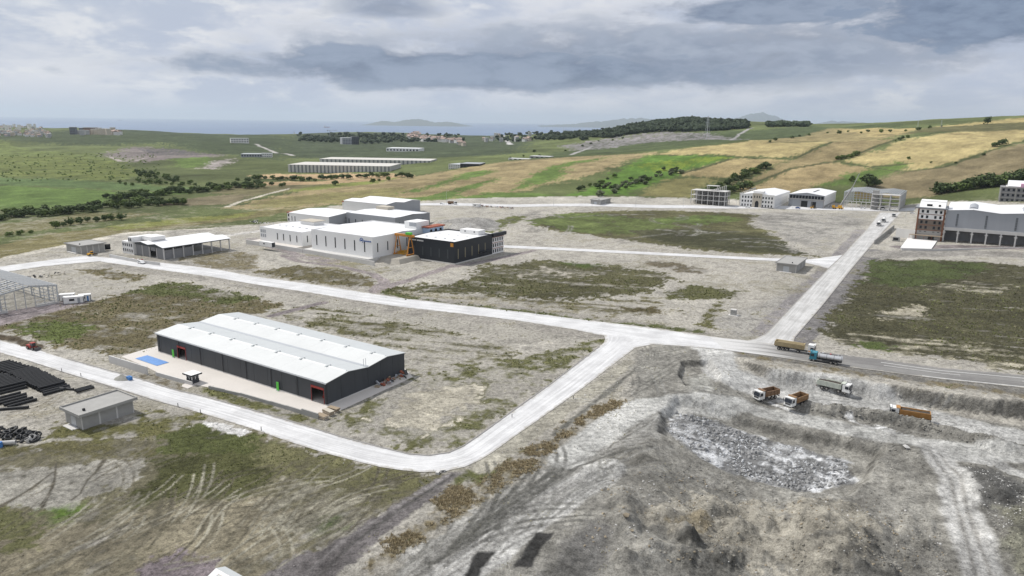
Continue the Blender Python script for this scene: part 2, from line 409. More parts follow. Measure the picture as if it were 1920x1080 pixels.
for pts in (((590, 470), (700, 494), (800, 462), (680, 440)), ((470, 455), (568, 470), (660, 440), (540, 425)), ((764, 484), (852, 498), (942, 472), (860, 460)),
            ((228, 478), (308, 490), (428, 468), (340, 455)), ((1290, 386), (1720, 392), (1720, 372), (1300, 370)), ((1690, 470), (1990, 475), (1990, 440), (1700, 430)),
            ((-60, 605), (65, 590), (120, 566), (0, 560)), ((110, 790), (155, 812), (265, 778), (215, 760))): FLAT.append((PX(*pts), 3.0))

# ------------------------------------------------------------------ the ground sheet
cols = np.r_[np.linspace(-2.4, -0.92, 40, endpoint=False), np.linspace(-0.92, 0.92, 920), np.linspace(0.92, 2.4, 41)[1:]]
rows = [84.0]
while rows[-1] < 300: rows.append(rows[-1] * 1.0034)
while rows[-1] < 640: rows.append(rows[-1] * 1.0047)
while rows[-1] < 9200: rows.append(rows[-1] * 1.0082)
rows = np.array(rows)
back = np.array([-3000.0, -1200, -400, -100, 0, 40, 65])
wid = np.r_[84 + (84 - back) * 1.2, rows]; yy = np.r_[back, rows]
GX = wid[:, None] * cols[None]; GY = np.repeat(yy[:, None], len(cols), 1)
nr, nc = GX.shape
VX = GX.ravel(); VY = GY.ravel()
VZ = height(VX, VY)
VZ = np.where(VY < 70, 0.0, VZ)

# ---- what covers it: patches of soil, crop and weeds by place, some shade painted in
N1 = fbm(VX, VY, 14, 5, 21); N2 = fbm(VX, VY, 4, 4, 22); N3 = fbm(VX, VY, 45, 4, 23)
N4 = fbm(VX, VY, 1.5, 3, 28)
NS = fbm(VX, VY, 2.4, 4, 24, rad(57), 7)       # drawn out along the survey grid
NT_ = fbm(VX, VY, 3.0, 4, 25, rad(-14), 9)     # wind-rows lying east-west
FARK = np.clip(VY / 300, 1, 8)
NL = fbm(VX, VY, 120, 5, 26); NM = fbm(VX, VY, 30, 4, 27, rad(25), 4)
C = np.zeros((len(VX), 3)); C[:] = (0.11, 0.13, 0.052)
C *= (1 + 0.30 * NL + 0.12 * NM)[:, None]
GRASS = np.zeros(len(VX)); DRY = np.zeros(len(VX))
def cover(P, soft, amp, dens, nz):
    """patch outline roughened by noise -> (indices, coverage)"""
    m = soft + amp * 1.7
    x0, y0 = P.min(0) - m; x1, y1 = P.max(0) + m
    idx = np.nonzero((VX > x0) & (VX < x1) & (VY > y0) & (VY < y1))[0]
    if len(idx) == 0: return idx, None
    d = -poly_sd(VX[idx], VY[idx], P) + amp * (0.75 * N1[idx] + 0.75 * N2[idx] + 0.6 * N4[idx])
    c = sstep(-soft, soft, d)
    if nz is not None and dens < 1: c = sstep(.22, .78, c + .30 * (.6 * N2[idx] + .8 * N4[idx]) * (1 - np.abs(2 * c - 1)))
    if dens < 1: c = c * sstep(0.5 - 0.35, 0.5 + 0.35, 0.5 + (dens - 0.5) * 1.7 + 0.62 * nz[idx])
    return idx, c
def paint(pts, c, dens=1.0, amp=3.0, soft=None, nz=None, grass=0.0, dry=0.0, var=0.25, far=False, xy=None):
    P = np.array([on(*p) for p in pts]) if xy is None else xy
    if soft is None: soft = 3.2 if grass else 1.6
    if far: amp = amp * max(1.0, P[:, 1].mean() / 300); soft = soft * max(1.0, P[:, 1].mean() / 300)
    idx, k = cover(P, soft, amp, dens, 0.7 * N2 + 0.4 * N1 + 0.45 * N4 if nz is None else nz + 0.3 * N4)
    if k is None: return
    v = np.clip(1 + var * (0.6 * N1[idx] + 0.5 * N2[idx] + (0.5 * NM[idx] if far else 0)), 0.4, 1.8)
    C[idx] = C[idx] * (1 - k[:, None]) + np.array(c) * v[:, None] * k[:, None]
    GRASS[idx] = GRASS[idx] * (1 - k) + grass * k; DRY[idx] = DRY[idx] * (1 - k) + dry * k
def strip(pts, width, c, amp=0.6, soft=0.5, dens=1.0, z=0.0, var=0.15, low=False, nz=None, grass=0.0):
    P = np.array([on(*p) for p in pts]) if not low else LP(*pts)
    x0, y0 = P.min(0) - width - 4; x1, y1 = P.max(0) + width + 4
    idx = np.nonzero((VX > x0) & (VX < x1) & (VY > y0) & (VY < y1))[0]
    d = width / 2 - line_d(VX[idx], VY[idx], P) + amp * (N2[idx] + 0.6 * N1[idx])
    k = sstep(-soft, soft, d)
    if dens < 1: k = k * sstep(0.15, 0.85, 0.5 + (dens - 0.5) * 1.7 + 0.62 * (NS if nz is None else nz)[idx])
    v = 1 + var * (0.5 * N1[idx] + 0.6 * N2[idx])
    C[idx] = C[idx] * (1 - k[:, None]) + np.array(c) * v[:, None] * k[:, None]
    GRASS[idx] *= (1 - k); GRASS[idx] += grass * k; DRY[idx] *= (1 - k)
F = dict(far=True)
SP = (.415, .392, .345); SG = (.30, .29, .265); TD = (.20, .185, .135); GD = (.085, .088, .042); GB = (.138, .12, .068); GG = (.095, .13, .036)
FT = (.29, .235, .128); FY = (.37, .305, .15); FG = (.105, .155, .042)
# -- country beyond the site
paint([(-300, 330), (0, 334), (200, 340), (380, 352), (300, 356), (0, 346), (-300, 345)], (.10, .145, .055), **F)
paint([(-300, 350), (0, 348), (140, 352), (260, 360), (365, 353), (350, 362), (250, 370), (205, 374), (200, 386), (90, 394), (-300, 392)], (.11, .165, .045), **F)
paint([(-300, 262), (0, 262), (60, 280), (190, 285), (230, 310), (280, 330), (200, 340), (0, 332), (-300, 330)], (.125, .15, .05), var=.35, **F)
paint([(190, 287), (262, 272), (330, 278), (440, 287), (400, 296), (340, 300), (262, 305), (215, 297)], (.19, .165, .155), dens=.8, amp=5, **F)
paint([(270, 276), (330, 277), (400, 284), (395, 290), (340, 292), (285, 287)], (.085, .08, .08), dens=.55, **F)
paint([(260, 301), (300, 296), (310, 303), (270, 306)], (.2, .17, .16), **F)
paint([(320, 300), (395, 294), (400, 305), (360, 313), (330, 311)], (.115, .165, .045), **F)
paint([(378, 314), (400, 303), (440, 297), (435, 303), (400, 315)], (.3, .27, .25), **F)
paint([(-300, 432), (0, 420), (60, 415), (150, 400), (300, 400), (240, 411), (120, 424), (90, 431), (0, 444), (-300, 470)], (.165, .155, .075), **F)
paint([(-300, 480), (0, 458), (100, 438), (240, 422), (480, 396), (560, 388), (640, 380), (520, 402), (430, 416), (240, 437), (150, 454), (0, 487), (-300, 540)], (.185, .165, .078), **F)
paint([(200, 425), (330, 410), (480, 398), (470, 404), (330, 420), (220, 432)], (.19, .20, .06), **F)
paint([(283, 380), (350, 372), (480, 359), (470, 371), (420, 383), (300, 386)], (.17, .145, .09), **F)
paint([(440, 345), (560, 340), (640, 346), (560, 358), (480, 366), (400, 362)], (.165, .15, .08), **F)
paint([(420, 392), (480, 376), (620, 346), (760, 332), (900, 311), (1000, 297), (1235, 287), (1180, 302), (1100, 330), (1000, 352), (960, 366), (900, 370), (800, 377), (640, 382), (520, 392)], FT, amp=4, **F)
paint([(480, 378), (620, 362), (760, 352), (740, 372), (600, 382), (480, 392)], (.215, .195, .085), dens=.75, **F)
paint([(480, 326), (630, 324), (760, 325), (775, 330), (640, 334), (480, 334)], (.40, .29, .17), **F)
paint([(480, 341), (600, 337), (730, 331), (750, 335), (620, 345), (480, 349)], (.36, .26, .15), **F)
paint([(540, 360), (600, 348), (740, 334), (700, 346), (600, 356)], (.18, .20, .06), **F)
for P_ in ([(740, 363), (805, 349), (880, 322), (935, 320), (905, 330), (860, 340), (780, 360)], [(800, 368), (870, 350), (930, 334), (928, 339), (900, 350), (862, 362), (850, 369)],
           [(960, 357), (1000, 327), (1040, 310), (1140, 295), (1112, 303), (1056, 314), (1062, 325), (1040, 337), (985, 352)],
           [(700, 375), (800, 368), (870, 366), (840, 374), (760, 378)], [(860, 372), (900, 362), (960, 360), (1060, 366), (960, 372)]): paint(P_, FG, **F)
paint([(1060, 368), (1100, 355), (1160, 320), (1215, 292), (1350, 289), (1378, 294), (1282, 320), (1270, 330), (1240, 342), (1196, 352), (1190, 366), (1130, 365)], (.10, .175, .035), **F)
paint([(1190, 310), (1300, 296), (1370, 294), (1330, 302), (1230, 322)], (.16, .21, .035), dens=.6, **F)
paint([(1196, 367), (1250, 336), (1350, 333), (1325, 346), (1290, 373)], (.19, .175, .075), **F)
paint([(1225, 291), (1290, 278), (1440, 263), (1565, 266), (1490, 294), (1380, 292), (1350, 289)], FY, **F)
paint([(1275, 323), (1370, 298), (1440, 296), (1484, 300), (1400, 325), (1370, 334), (1290, 331)], (.33, .265, .135), **F)
paint([(1490, 296), (1570, 263), (1676, 262), (1622, 290), (1565, 303), (1500, 319), (1400, 347), (1375, 346)], (.235, .19, .10), **F)
paint([(1385, 360), (1480, 319), (1562, 305), (1600, 312), (1672, 316), (1630, 326), (1560, 346), (1480, 362)], (.325, .255, .135), **F)
paint([(1580, 303), (1700, 265), (1780, 250), (2300, 240), (2300, 245), (1920, 265), (1850, 286), (1760, 315), (1690, 322), (1702, 308), (1640, 312)], FY, **F)
paint([(1690, 323), (1770, 316), (1850, 288), (1960, 262), (2300, 250), (2300, 345), (1860, 346), (1740, 368), (1600, 366), (1640, 340)], (.20, .165, .095), **F)
paint([(1530, 350), (1600, 326), (1680, 304), (1702, 304), (1692, 315), (1650, 331), (1600, 348)], FG, **F)
paint([(1440, 268), (1490, 252), (1560, 241), (1660, 243), (1720, 246), (1690, 255), (1650, 263)], (.27, .225, .115), **F)
paint([(1570, 246), (1640, 240), (1720, 242), (1700, 250), (1640, 256)], (.36, .29, .14), **F)
paint([(1700, 251), (1760, 236), (1850, 228), (2200, 230), (2200, 243), (1920, 245), (1780, 249)], (.11, .105, .05), **F)
paint([(1750, 237), (1920, 221), (2200, 215), (2200, 226), (1860, 230), (1762, 239)], (.34, .28, .13), **F)
paint([(480, 290), (560, 250), (900, 246), (1000, 262), (960, 290), (700, 300), (560, 296)], (.062, .078, .042), amp=6, dens=.9, **F)
paint([(990, 300), (1090, 270), (1200, 258), (1420, 245), (1520, 235), (1700, 232), (1700, 240), (1560, 240), (1430, 262), (1230, 284), (1100, 292)], (.075, .095, .042), amp=4, **F)
paint([(1050, 272), (1160, 257), (1260, 247), (1330, 251), (1400, 262), (1330, 261), (1200, 270), (1090, 281)], (.215, .20, .20), dens=.62, amp=4, **F)
paint([(-300, 250), (0, 263), (120, 268), (200, 270), (300, 268), (420, 288), (520, 300), (560, 262), (480, 248), (240, 244), (0, 250)], (.058, .074, .036), amp=6, dens=.9, **F)  # far ridge painted dark green, its shade put into the colour
paint([(-300, 300), (0, 290), (120, 292), (210, 306), (270, 325), (200, 336), (0, 330)], (.13, .15, .045), dens=.55, amp=5, **F)  # left hill painted brighter, as if sunlit
# -- site soil
SITE = [(-700, 560), (0, 487), (150, 455), (240, 438), (430, 424), (540, 414), (620, 386), (760, 379), (860, 373), (980, 370), (1100, 368), (1300, 371), (1450, 376), (1750, 378), (1960, 385), (2600, 430), (2800, 1500), (-1500, 1500)]
paint(SITE, SP, amp=4, soft=1.5, var=.16)
idx = np.nonzero(VY < 100)[0]; C[idx] = TD
paint([(1560, 400), (1400, 398), (1440, 430), (1540, 475), (1600, 440), (1640, 400)], (.33, .315, .285), amp=4)
paint([(1330, 600), (1440, 560), (1560, 500), (1600, 505), (1470, 640), (1380, 640)], (.34, .325, .295), amp=4)
strip([(1470, 660), (1545, 580), (1610, 505), (1640, 470)], 12, (.21, .20, .195), amp=1.5)
strip([(1425, 625), (1490, 558), (1550, 500), (1615, 430)], 6, (.27, .255, .25), amp=1.2)
strip([(200, 478), (500, 512), (760, 553), (960, 577), (1320, 628)], 9, (.34, .32, .285), amp=1.0)
strip([(200, 497), (500, 541), (760, 584), (960, 606), (1120, 632)], 9, (.335, .315, .28), amp=1.0)
# streaky thinner cover everywhere on the site
k = np.clip(sstep(0.0, 0.62, 0.45 * N1 + 0.45 * N2 + 0.35 * N3 + .3 * N4) * 0.75, 0, 1) * (1 - sstep(600, 680, VY)) * (VY > 70)
C = C * (1 - k[:, None]) + np.array((.20, .186, .142)) * k[:, None]
G = 0.9
paint([(-200, 630), (0, 600), (60, 590), (170, 567), (240, 550), (310, 531), (400, 540), (480, 560), (530, 573), (480, 590), (400, 602), (330, 612), (298, 628), (297, 650), (262, 660), (200, 662), (110, 645), (30, 622), (-200, 640)], GB, dens=.74, amp=4.5, nz=N2 * .6 + NT_ * .6, grass=G)
paint([(20, 612), (110, 600), (180, 610), (150, 630), (110, 640), (40, 622)], (.10, .12, .04), dens=.7, grass=G)
paint([(240, 550), (310, 531), (400, 540), (480, 560), (420, 570), (330, 556)], (.095, .105, .042), dens=.62, grass=G)
paint([(140, 505), (200, 503), (272, 518), (255, 526), (200, 520)], GB, dens=.7, grass=.7)
paint([(330, 484), (420, 470), (480, 478), (475, 506), (400, 502)], (.155, .135, .085), dens=.6, grass=.6)
paint([(480, 510), (560, 498), (640, 505), (706, 524), (700, 538), (640, 536), (560, 525)], (.125, .11, .06), dens=.75, grass=.8)
paint([(570, 470), (700, 500), (760, 505), (700, 515), (600, 500)], (.20, .185, .12), dens=.5, grass=.5)
paint([(500, 590), (600, 570), (760, 602), (950, 650), (960, 672), (820, 690), (770, 692), (760, 655), (640, 625)], (.105, .10, .05), dens=.47, amp=5, nz=N2 * .6 + NT_ * .7, grass=.9)
paint([(500, 560), (700, 590), (960, 640), (1100, 632), (960, 615), (700, 580), (560, 556)], (.29, .275, .24), dens=.5)
paint([(640, 792), (770, 716), (860, 690), (960, 680), (1080, 648), (1128, 640), (1060, 690), (900, 806), (860, 832), (790, 838), (700, 815), (610, 792)], (.105, .105, .048), dens=.5, amp=4, grass=.9)
paint([(700, 790), (745, 742), (800, 722), (900, 726), (885, 762), (840, 782), (800, 812)], (.42, .39, .32), dens=.85, amp=4)
paint([(392, 728), (450, 742), (590, 787), (560, 790), (470, 764), (385, 738)], (.115, .115, .05), dens=.7, amp=1, grass=.9)
paint([(275, 700), (345, 722), (338, 730), (322, 728), (250, 704)], (.16, .14, .10), dens=.6, amp=1, grass=.7)
paint([(715, 545), (800, 537), (870, 528), (910, 500), (1000, 489), (1100, 494), (1240, 510), (1262, 521), (1212, 549), (1130, 556), (1060, 566), (960, 560), (900, 552)], (.09, .086, .045), dens=.74, amp=7, nz=N2 * .5 + NT_ * .7, grass=G)
paint([(700, 545), (830, 565), (960, 580), (1150, 605), (1310, 618), (1330, 628), (1200, 611), (960, 583), (760, 560)], (.085, .095, .038), dens=.75, amp=2, grass=G)
paint([(760, 548), (900, 556), (1060, 568), (1150, 590), (960, 575), (840, 562)], (.30, .275, .22), dens=.45, amp=3)
paint([(972, 515), (1020, 500), (1080, 505), (1112, 514), (1060, 520), (1000, 525)], (.28, .26, .22), dens=.42)
paint([(740, 552), (860, 548), (960, 556), (1120, 566), (1230, 556), (1260, 590), (1120, 590), (900, 572)], (.12, .11, .06), dens=.42, amp=5, nz=N2 * .5 + NT_ * .8, grass=.6)
paint([(1060, 492), (1130, 497), (1100, 502), (1065, 498)], (.075, .10, .03), grass=G)
paint([(1240, 548), (1300, 535), (1392, 546), (1380, 560), (1260, 560)], (.095, .095, .045), dens=.72, grass=.8)
paint([(1165, 576), (1235, 577), (1238, 588), (1180, 584)], (.105, .09, .05), dens=.8, grass=.8)
paint([(1210, 490), (1270, 495), (1330, 508), (1310, 513), (1240, 503)], (.11, .095, .065), dens=.6, grass=.6)
paint([(1315, 612), (1330, 575), (1360, 565), (1345, 590), (1330, 615)], (.11, .105, .05), dens=.7, grass=.8)
paint([(985, 413), (1040, 402), (1120, 397), (1220, 394), (1360, 398), (1425, 404), (1405, 420), (1452, 440), (1480, 468), (1535, 481), (1440, 478), (1300, 469), (1200, 455), (1100, 440), (1000, 428)], (.105, .10, .05), dens=.9, amp=5, soft=1.5, grass=.6)
paint([(985, 413), (1040, 402), (1120, 400), (1200, 408), (1280, 425), (1180, 440), (1090, 436), (1000, 425)], (.105, .13, .045), dens=.72, amp=6, soft=2)
paint([(1220, 410), (1350, 402), (1390, 412), (1330, 422), (1240, 420)], (.095, .125, .04), dens=.7, amp=6, soft=2)
paint([(1180, 432), (1300, 428), (1440, 445), (1520, 478), (1360, 470), (1240, 455)], (.062, .062, .034), dens=.8, amp=5, soft=1.5)
paint([(880, 430), (960, 405), (990, 405), (960, 425), (905, 440)], (.12, .13, .05), dens=.75, amp=4)
strip([(850, 425), (900, 418), (910, 428), (860, 435)], 22, (.30, .29, .27), amp=3)
paint([(1560, 580), (1640, 484), (1700, 487), (1830, 489), (1920, 498), (2500, 540), (2500, 760), (1920, 695), (1760, 672), (1640, 657), (1570, 645), (1535, 625)], (.082, .078, .046), dens=.93, amp=4, nz=NT_ + .3 * N2, grass=G)
paint([(1640, 487), (1840, 492), (1850, 510), (1720, 540), (1620, 530)], (.07, .085, .034), dens=.7, amp=5, grass=G)
paint([(1535, 640), (1600, 620), (1720, 630), (1920, 650), (2400, 700), (2300, 745), (1920, 698), (1640, 660)], (.34, .315, .245), dens=.34, amp=3, nz=NT_ + .4 * N2)
paint([(1630, 590), (1730, 570), (1740, 590), (1660, 600)], (.36, .33, .26), dens=.55, nz=NT_ + .3 * N2)
paint([(1700, 540), (1800, 525), (1900, 535), (1880, 548), (1760, 548)], (.30, .28, .22), dens=.33, nz=NT_ + .3 * N2)
paint([(1600, 648), (1640, 635), (1690, 645), (1660, 657)], (.09, .115, .04), dens=.75, grass=G)
strip([(1640, 478), (1780, 473), (1920, 478), (2300, 500)], 22, (.28, .265, .24), amp=2)
strip([(1690, 464), (1800, 462), (1920, 465)], 12, (.21, .185, .18), amp=1)
strip([(1390, 662), (1480, 673), (1600, 692), (1740, 711), (1920, 733), (2300, 775)], 9, (.215, .205, .185), amp=1)
paint([(1390, 662), (1480, 676), (1600, 696), (1920, 738), (2300, 780), (2300, 795), (1920, 748), (1600, 701), (1440, 686)], (.16, .135, .085), dens=.5, amp=1, grass=.7)
# -- bottom left
paint([(-900, 850), (0, 838), (120, 828), (290, 812), (460, 808), (560, 840), (720, 885), (840, 892), (760, 950), (640, 1040), (560, 1300), (-900, 1300)], (.165, .152, .10), dens=.80, amp=3, nz=NS * .6 + N1 * .7)
paint([(-900, 990), (0, 995), (300, 955), (480, 935), (580, 960), (540, 1080), (500, 1300), (-900, 1300)], (.215, .192, .138), dens=.72, amp=3, nz=NS * .8 + N1 * .4)
paint([(-500, 890), (0, 880), (110, 872), (270, 858), (290, 880), (250, 900), (225, 945), (160, 960), (30, 955), (-500, 980)], (.335, .32, .28), dens=.92, amp=2)
paint([(0, 836), (120, 828), (280, 842), (480, 842), (480, 852), (280, 856), (120, 852), (0, 858)], (.125, .115, .058), dens=.66, amp=1.4, grass=.9)
paint([(95, 790), (140, 800), (240, 790), (300, 770), (380, 785), (330, 812), (200, 825), (90, 820)], (.12, .115, .05), dens=.62, amp=2, grass=.9)
paint([(305, 818), (380, 792), (470, 818), (540, 845), (440, 862), (300, 850)], (.085, .095, .036), dens=.86, amp=2, grass=G)
paint([(276, 858), (400, 850), (470, 852), (535, 878), (480, 918), (400, 936), (330, 928), (242, 955), (250, 918), (296, 890)], (.072, .074, .032), dens=.95, amp=2, grass=G)
paint([(165, 905), (215, 900), (230, 920), (205, 960), (165, 950)], (.15, .14, .09), dens=.7, grass=.6)
paint([(480, 830), (600, 850), (740, 890), (830, 900), (780, 930), (700, 950), (600, 920), (500, 880)], (.125, .12, .062), dens=.6, amp=2, grass=.8)
paint([(0, 958), (40, 950), (75, 1000), (50, 1020), (0, 1040)], (.105, .105, .05), dens=.6, grass=.8)
paint([(82, 960), (130, 952), (138, 965), (105, 974)], (.085, .13, .03), grass=G)
paint([(590, 972), (640, 965), (648, 992), (600, 1000)], (.07, .105, .025), grass=1.0, amp=1)
paint([(540, 900), (700, 930), (690, 990), (560, 1010), (480, 960)], (.25, .235, .185), dens=.5, amp=2, nz=NS)
for q in ([(105, 868), (103, 895), (98, 915), (78, 945)], [(196, 862), (180, 885), (164, 900), (150, 925), (135, 936)], [(100, 885), (60, 915), (0, 950)], [(98, 925), (95, 925), (80, 950)]):
    strip(q, 0.7, (.10, .09, .07), amp=.3, soft=.25)
paint([(240, 1090), (290, 1055), (340, 1045), (385, 1055), (400, 1090)], (.175, .15, .155), dens=.7, amp=2)
paint([(440, 1120), (540, 1050), (640, 1005), (740, 945), (840, 888), (868, 886), (810, 940), (700, 1020), (600, 1120)], (.168, .155, .152), dens=.93, amp=1, nz=NS, var=.3)
strip([(850, 890), (760, 950), (660, 1020), (600, 1080)], .8, (.10, .095, .09), amp=.2)
strip([(838, 893), (745, 950), (645, 1015), (580, 1070)], .8, (.24, .225, .22), amp=.2)
paint([(640, 1110), (740, 1010), (840, 930), (960, 858), (1050, 800), (1110, 762), (1190, 752), (1180, 775), (1110, 815), (1040, 862), (930, 922), (820, 1000), (720, 1070)], (.155, .13, .078), dens=.55, amp=2.2, grass=.5, dry=.8)
paint([(850, 905), (960, 835), (1000, 800), (1040, 780), (960, 852), (890, 905)], (.10, .105, .045), dens=.6, amp=1, grass=.9)
strip([(1180, 680), (1100, 740), (1000, 810), (900, 875)], 5, (.36, .34, .285), amp=.8)
strip([(1195, 690), (1120, 750), (1040, 815)], 1.6, (.17, .165, .145), amp=.6)
# -- workings bottom right: grey mud, darkened further to carry cloud shade
paint([(1190, 655), (1260, 645), (1350, 655), (1370, 690), (1480, 720), (1920, 800), (2600, 900), (2600, 1400), (560, 1400), (700, 1080), (830, 1000), (1040, 862), (1180, 770)], (.262, .252, .225), amp=2, dens=.96, nz=NS, var=.28)
paint([(1040, 862), (1120, 800), (1230, 750), (1300, 745), (1230, 830), (1120, 870), (960, 1000), (800, 1100), (700, 1100), (830, 1000)], (.30, .292, .27), dens=.7, amp=2, nz=NS)
lm = low_mask(VX, VY)
sl = np.zeros(len(VX)); idx = np.nonzero((VY < 260) & (VX > 30) & (VY > 70))[0]
e = .5
gxs = (height(VX[idx] + e, VY[idx]) - height(VX[idx] - e, VY[idx])); gys = (height(VX[idx], VY[idx] + e) - height(VX[idx], VY[idx] - e))
sl[idx] = np.hypot(gxs, gys)
k = sstep(.5, 1.2, sl)                                    # steeper faces turn a darker grey
C = C * (1 - .85 * k[:, None]) + np.array((.15, .144, .128)) * (1 + .4 * N4[:, None]) * .85 * k[:, None]
paint([(1050, 905), (1110, 880), (1165, 846), (1255, 868), (1250, 880), (1170, 880), (1080, 908)], (.165, .158, .14), amp=1.2, var=.4)
paint([(1180, 900), (1260, 885), (1330, 920), (1290, 940), (1230, 925)], (.20, .192, .17), amp=1.2, var=.4)
paint([(1010, 1080), (1060, 1020), (1110, 985), (1150, 990), (1130, 1060), (1100, 1100)], (.155, .15, .14), amp=1.2, var=.4)
paint([(780, 1080), (880, 990), (980, 925), (1060, 890), (1000, 940), (900, 1020), (840, 1085)], (.12, .117, .105), dens=.8, amp=1, nz=NS, var=.4)
paint([(1150, 960), (1300, 935), (1420, 950), (1480, 1000), (1640, 985), (1640, 1090), (1250, 1010)], (.315, .295, .25), dens=.75, amp=3, var=.3)
paint([(1480, 960), (1600, 930), (1650, 1080), (1500, 1100)], (.305, .285, .24), dens=.8, amp=2, var=.3)
paint([(1250, 980), (1300, 965), (1330, 1000), (1280, 1005)], (.26, .225, .16), dens=.5, amp=2)
paint([(1780, 870), (1860, 880), (1930, 920), (1930, 960), (1860, 960), (1800, 920)], (.14, .137, .128), amp=2, var=.35)
paint([(1880, 960), (1960, 940), (1960, 1100), (1900, 1060)], (.215, .21, .165), amp=2)
DUST = (.49, .485, .465)
strip([(1445, 757), (1500, 778), (1590, 797), (1630, 803), (1700, 816)], 1.6, (.72, .72, .71), low=True, amp=.8, soft=.3)
strip([(1590, 783), (1612, 795), (1640, 803)], 1.4, (.72, .72, .71), low=True, amp=.9, soft=.3)
strip([(1645, 798), (1670, 806), (1712, 818)], .9, (.72, .72, .71), low=True, amp=.7, soft=.3)
paint([(1155, 795), (1200, 776), (1215, 780), (1175, 795)], (.66, .66, .65), amp=.8, soft=.3)
paint([(380, 790), (420, 793), (470, 810), (455, 816), (410, 808)], (.6, .59, .57), amp=.8, soft=.3, dens=.75)
idx, k = cover(LP((1262, 800), (1345, 806), (1480, 832), (1590, 866), (1600, 905), (1500, 922), (1330, 885), (1245, 838), z=LOWZ - PIT_D), .6, 1, 1, N2)
wv = sstep(-.1, .5, .6 * N2[idx] + .5 * fbm(VX[idx], VY[idx], 9, 3, 78) + .4 * fbm(VX[idx], VY[idx], 1.6, 3, 77))[:, None]
C[idx] = C[idx] * (1 - k[:, None]) + (np.array((.20, .20, .198)) * (1 - wv) + np.array((.60, .605, .61)) * wv) * k[:, None]
paint([(1292, 700), (1325, 690), (1340, 715), (1335, 733), (1295, 733)], (.345, .34, .31), amp=.5)
# -- wheel ruts: pairs of worn lines left by lorries and dozers
rk = np.random.default_rng(31)
def ruts(poly, n, ang, spread, L0, L1, c, wd=.24, gap=1.9):
    lo, hi_ = poly.min(0), poly.max(0); made = 0
    while made < n:
        q = rk.uniform(lo, hi_)
        if poly_sd(q[:1], q[1:], poly)[0] > 0: continue
        made += 1; a0 = ang + rk.normal(0, spread); bend = rk.normal(0, .035); L = rk.uniform(L0, L1); P = [q]; a_ = a0
        for _ in range(8): P.append(P[-1] + np.array([math.cos(a_), math.sin(a_)]) * L / 8); a_ += bend * L / 8
        P = np.array(P); T_ = np.gradient(P, axis=0); T_ /= np.hypot(T_[:, 0], T_[:, 1])[:, None]; Nn = np.c_[-T_[:, 1], T_[:, 0]]
        x0, y0 = P.min(0) - 3; x1, y1 = P.max(0) + 3
        ix = np.nonzero((VX > x0) & (VX < x1) & (VY > y0) & (VY < y1))[0]
        if len(ix) == 0: continue
        cc = np.array(c) * rk.uniform(.8, 1.25)
        for s_ in (-gap / 2, gap / 2):
            d = line_d(VX[ix], VY[ix], P + Nn * s_); k = sstep(wd * 1.5, wd * .4, d) * np.clip(.75 + .5 * N2[ix], 0, 1) if False else (1 - sstep(wd * .5, wd * 1.6, d)) * np.clip(.7 + .6 * N2[ix], 0, 1) * .75
            C[ix] = C[ix] * (1 - k[:, None]) + cc * k[:, None]
ruts(PX((-60, 1000), (300, 950), (480, 900), (720, 900), (640, 1010), (520, 1085), (-60, 1085)), 42, rad(60), .35, 10, 26, (.105, .095, .07))
ruts(PX((-60, 1000), (300, 950), (480, 900), (720, 900), (640, 1010), (520, 1085), (-60, 1085)), 26, rad(60), .5, 8, 22, (.29, .275, .22))
ruts(PX((0, 880), (110, 872), (280, 860), (240, 940), (40, 955)), 10, rad(62), .25, 6, 14, (.19, .175, .14), .22)
ruts(PX((700, 1085), (860, 985), (1050, 870), (1200, 760), (1260, 760), (1100, 890), (960, 1010), (860, 1085)), 34, rad(57), .10, 14, 34, (.15, .146, .132))
ruts(PX((700, 1085), (860, 985), (1050, 870), (1200, 760), (1260, 760), (1100, 890), (960, 1010), (860, 1085)), 16, rad(57), .14, 12, 30, (.36, .355, .335))
ruts(LP((1150, 800), (1300, 745), (1480, 775), (1740, 835), (1920, 850), (1920, 880), (1750, 850), (1500, 800), (1280, 765)), 24, rad(-12), .18, 12, 34, (.20, .195, .178)); ruts(LP((1400, 720), (1600, 740), (1920, 810), (1920, 830), (1600, 765), (1450, 760)), 16, rad(-14), .2, 12, 30, (.22, .215, .20))
ruts(LP((1300, 925), (1600, 930), (1640, 960), (1420, 950)), 16, rad(62), .3, 5, 12, (.33, .32, .29), .4); ruts(LP((1180, 700), (1270, 660), (1260, 740), (1140, 790)), 14, rad(50), .3, 8, 20, (.14, .137, .122)); ruts(PX((960, 400), (1060, 450), (1500, 475), (1600, 420), (1560, 400), (1440, 405)), 22, rad(30), .5, 20, 60, (.23, .222, .205), .7, 2.4)
ruts(PX((700, 790), (745, 742), (800, 722), (900, 726), (840, 782)), 9, rad(-30), .3, 6, 14, (.26, .24, .19), .3)
ruts(PX((0, 760), (120, 770), (110, 790), (20, 800), (-40, 790)), 8, rad(40), .4, 6, 14, (.25, .225, .17), .3)
strip([(1322, 645), (1342, 662), (1350, 685), (1382, 716), (1440, 735), (1560, 747), (1650, 757), (1760, 785), (1920, 822), (2300, 900)], 11, DUST, amp=.8, soft=.8, var=.10)
strip([(1420, 725), (1500, 738), (1600, 752)], 17, DUST, amp=1.5, soft=1.5, var=.10)
strip([(1060, 862), (1130, 805), (1210, 760), (1290, 748), (1400, 762), (1500, 786), (1640, 815), (1740, 836), (1920, 856), (2300, 905)], 8.5, (.47, .465, .44), amp=.7, soft=.8)
strip([(1745, 838), (1790, 900), (1812, 980), (1845, 1080), (1870, 1180)], 7.0, (.49, .482, .46), amp=.6, soft=.7)
strip([(1790, 855), (1870, 868), (1990, 920)], 5, (.41, .405, .385), amp=.6, soft=.7)
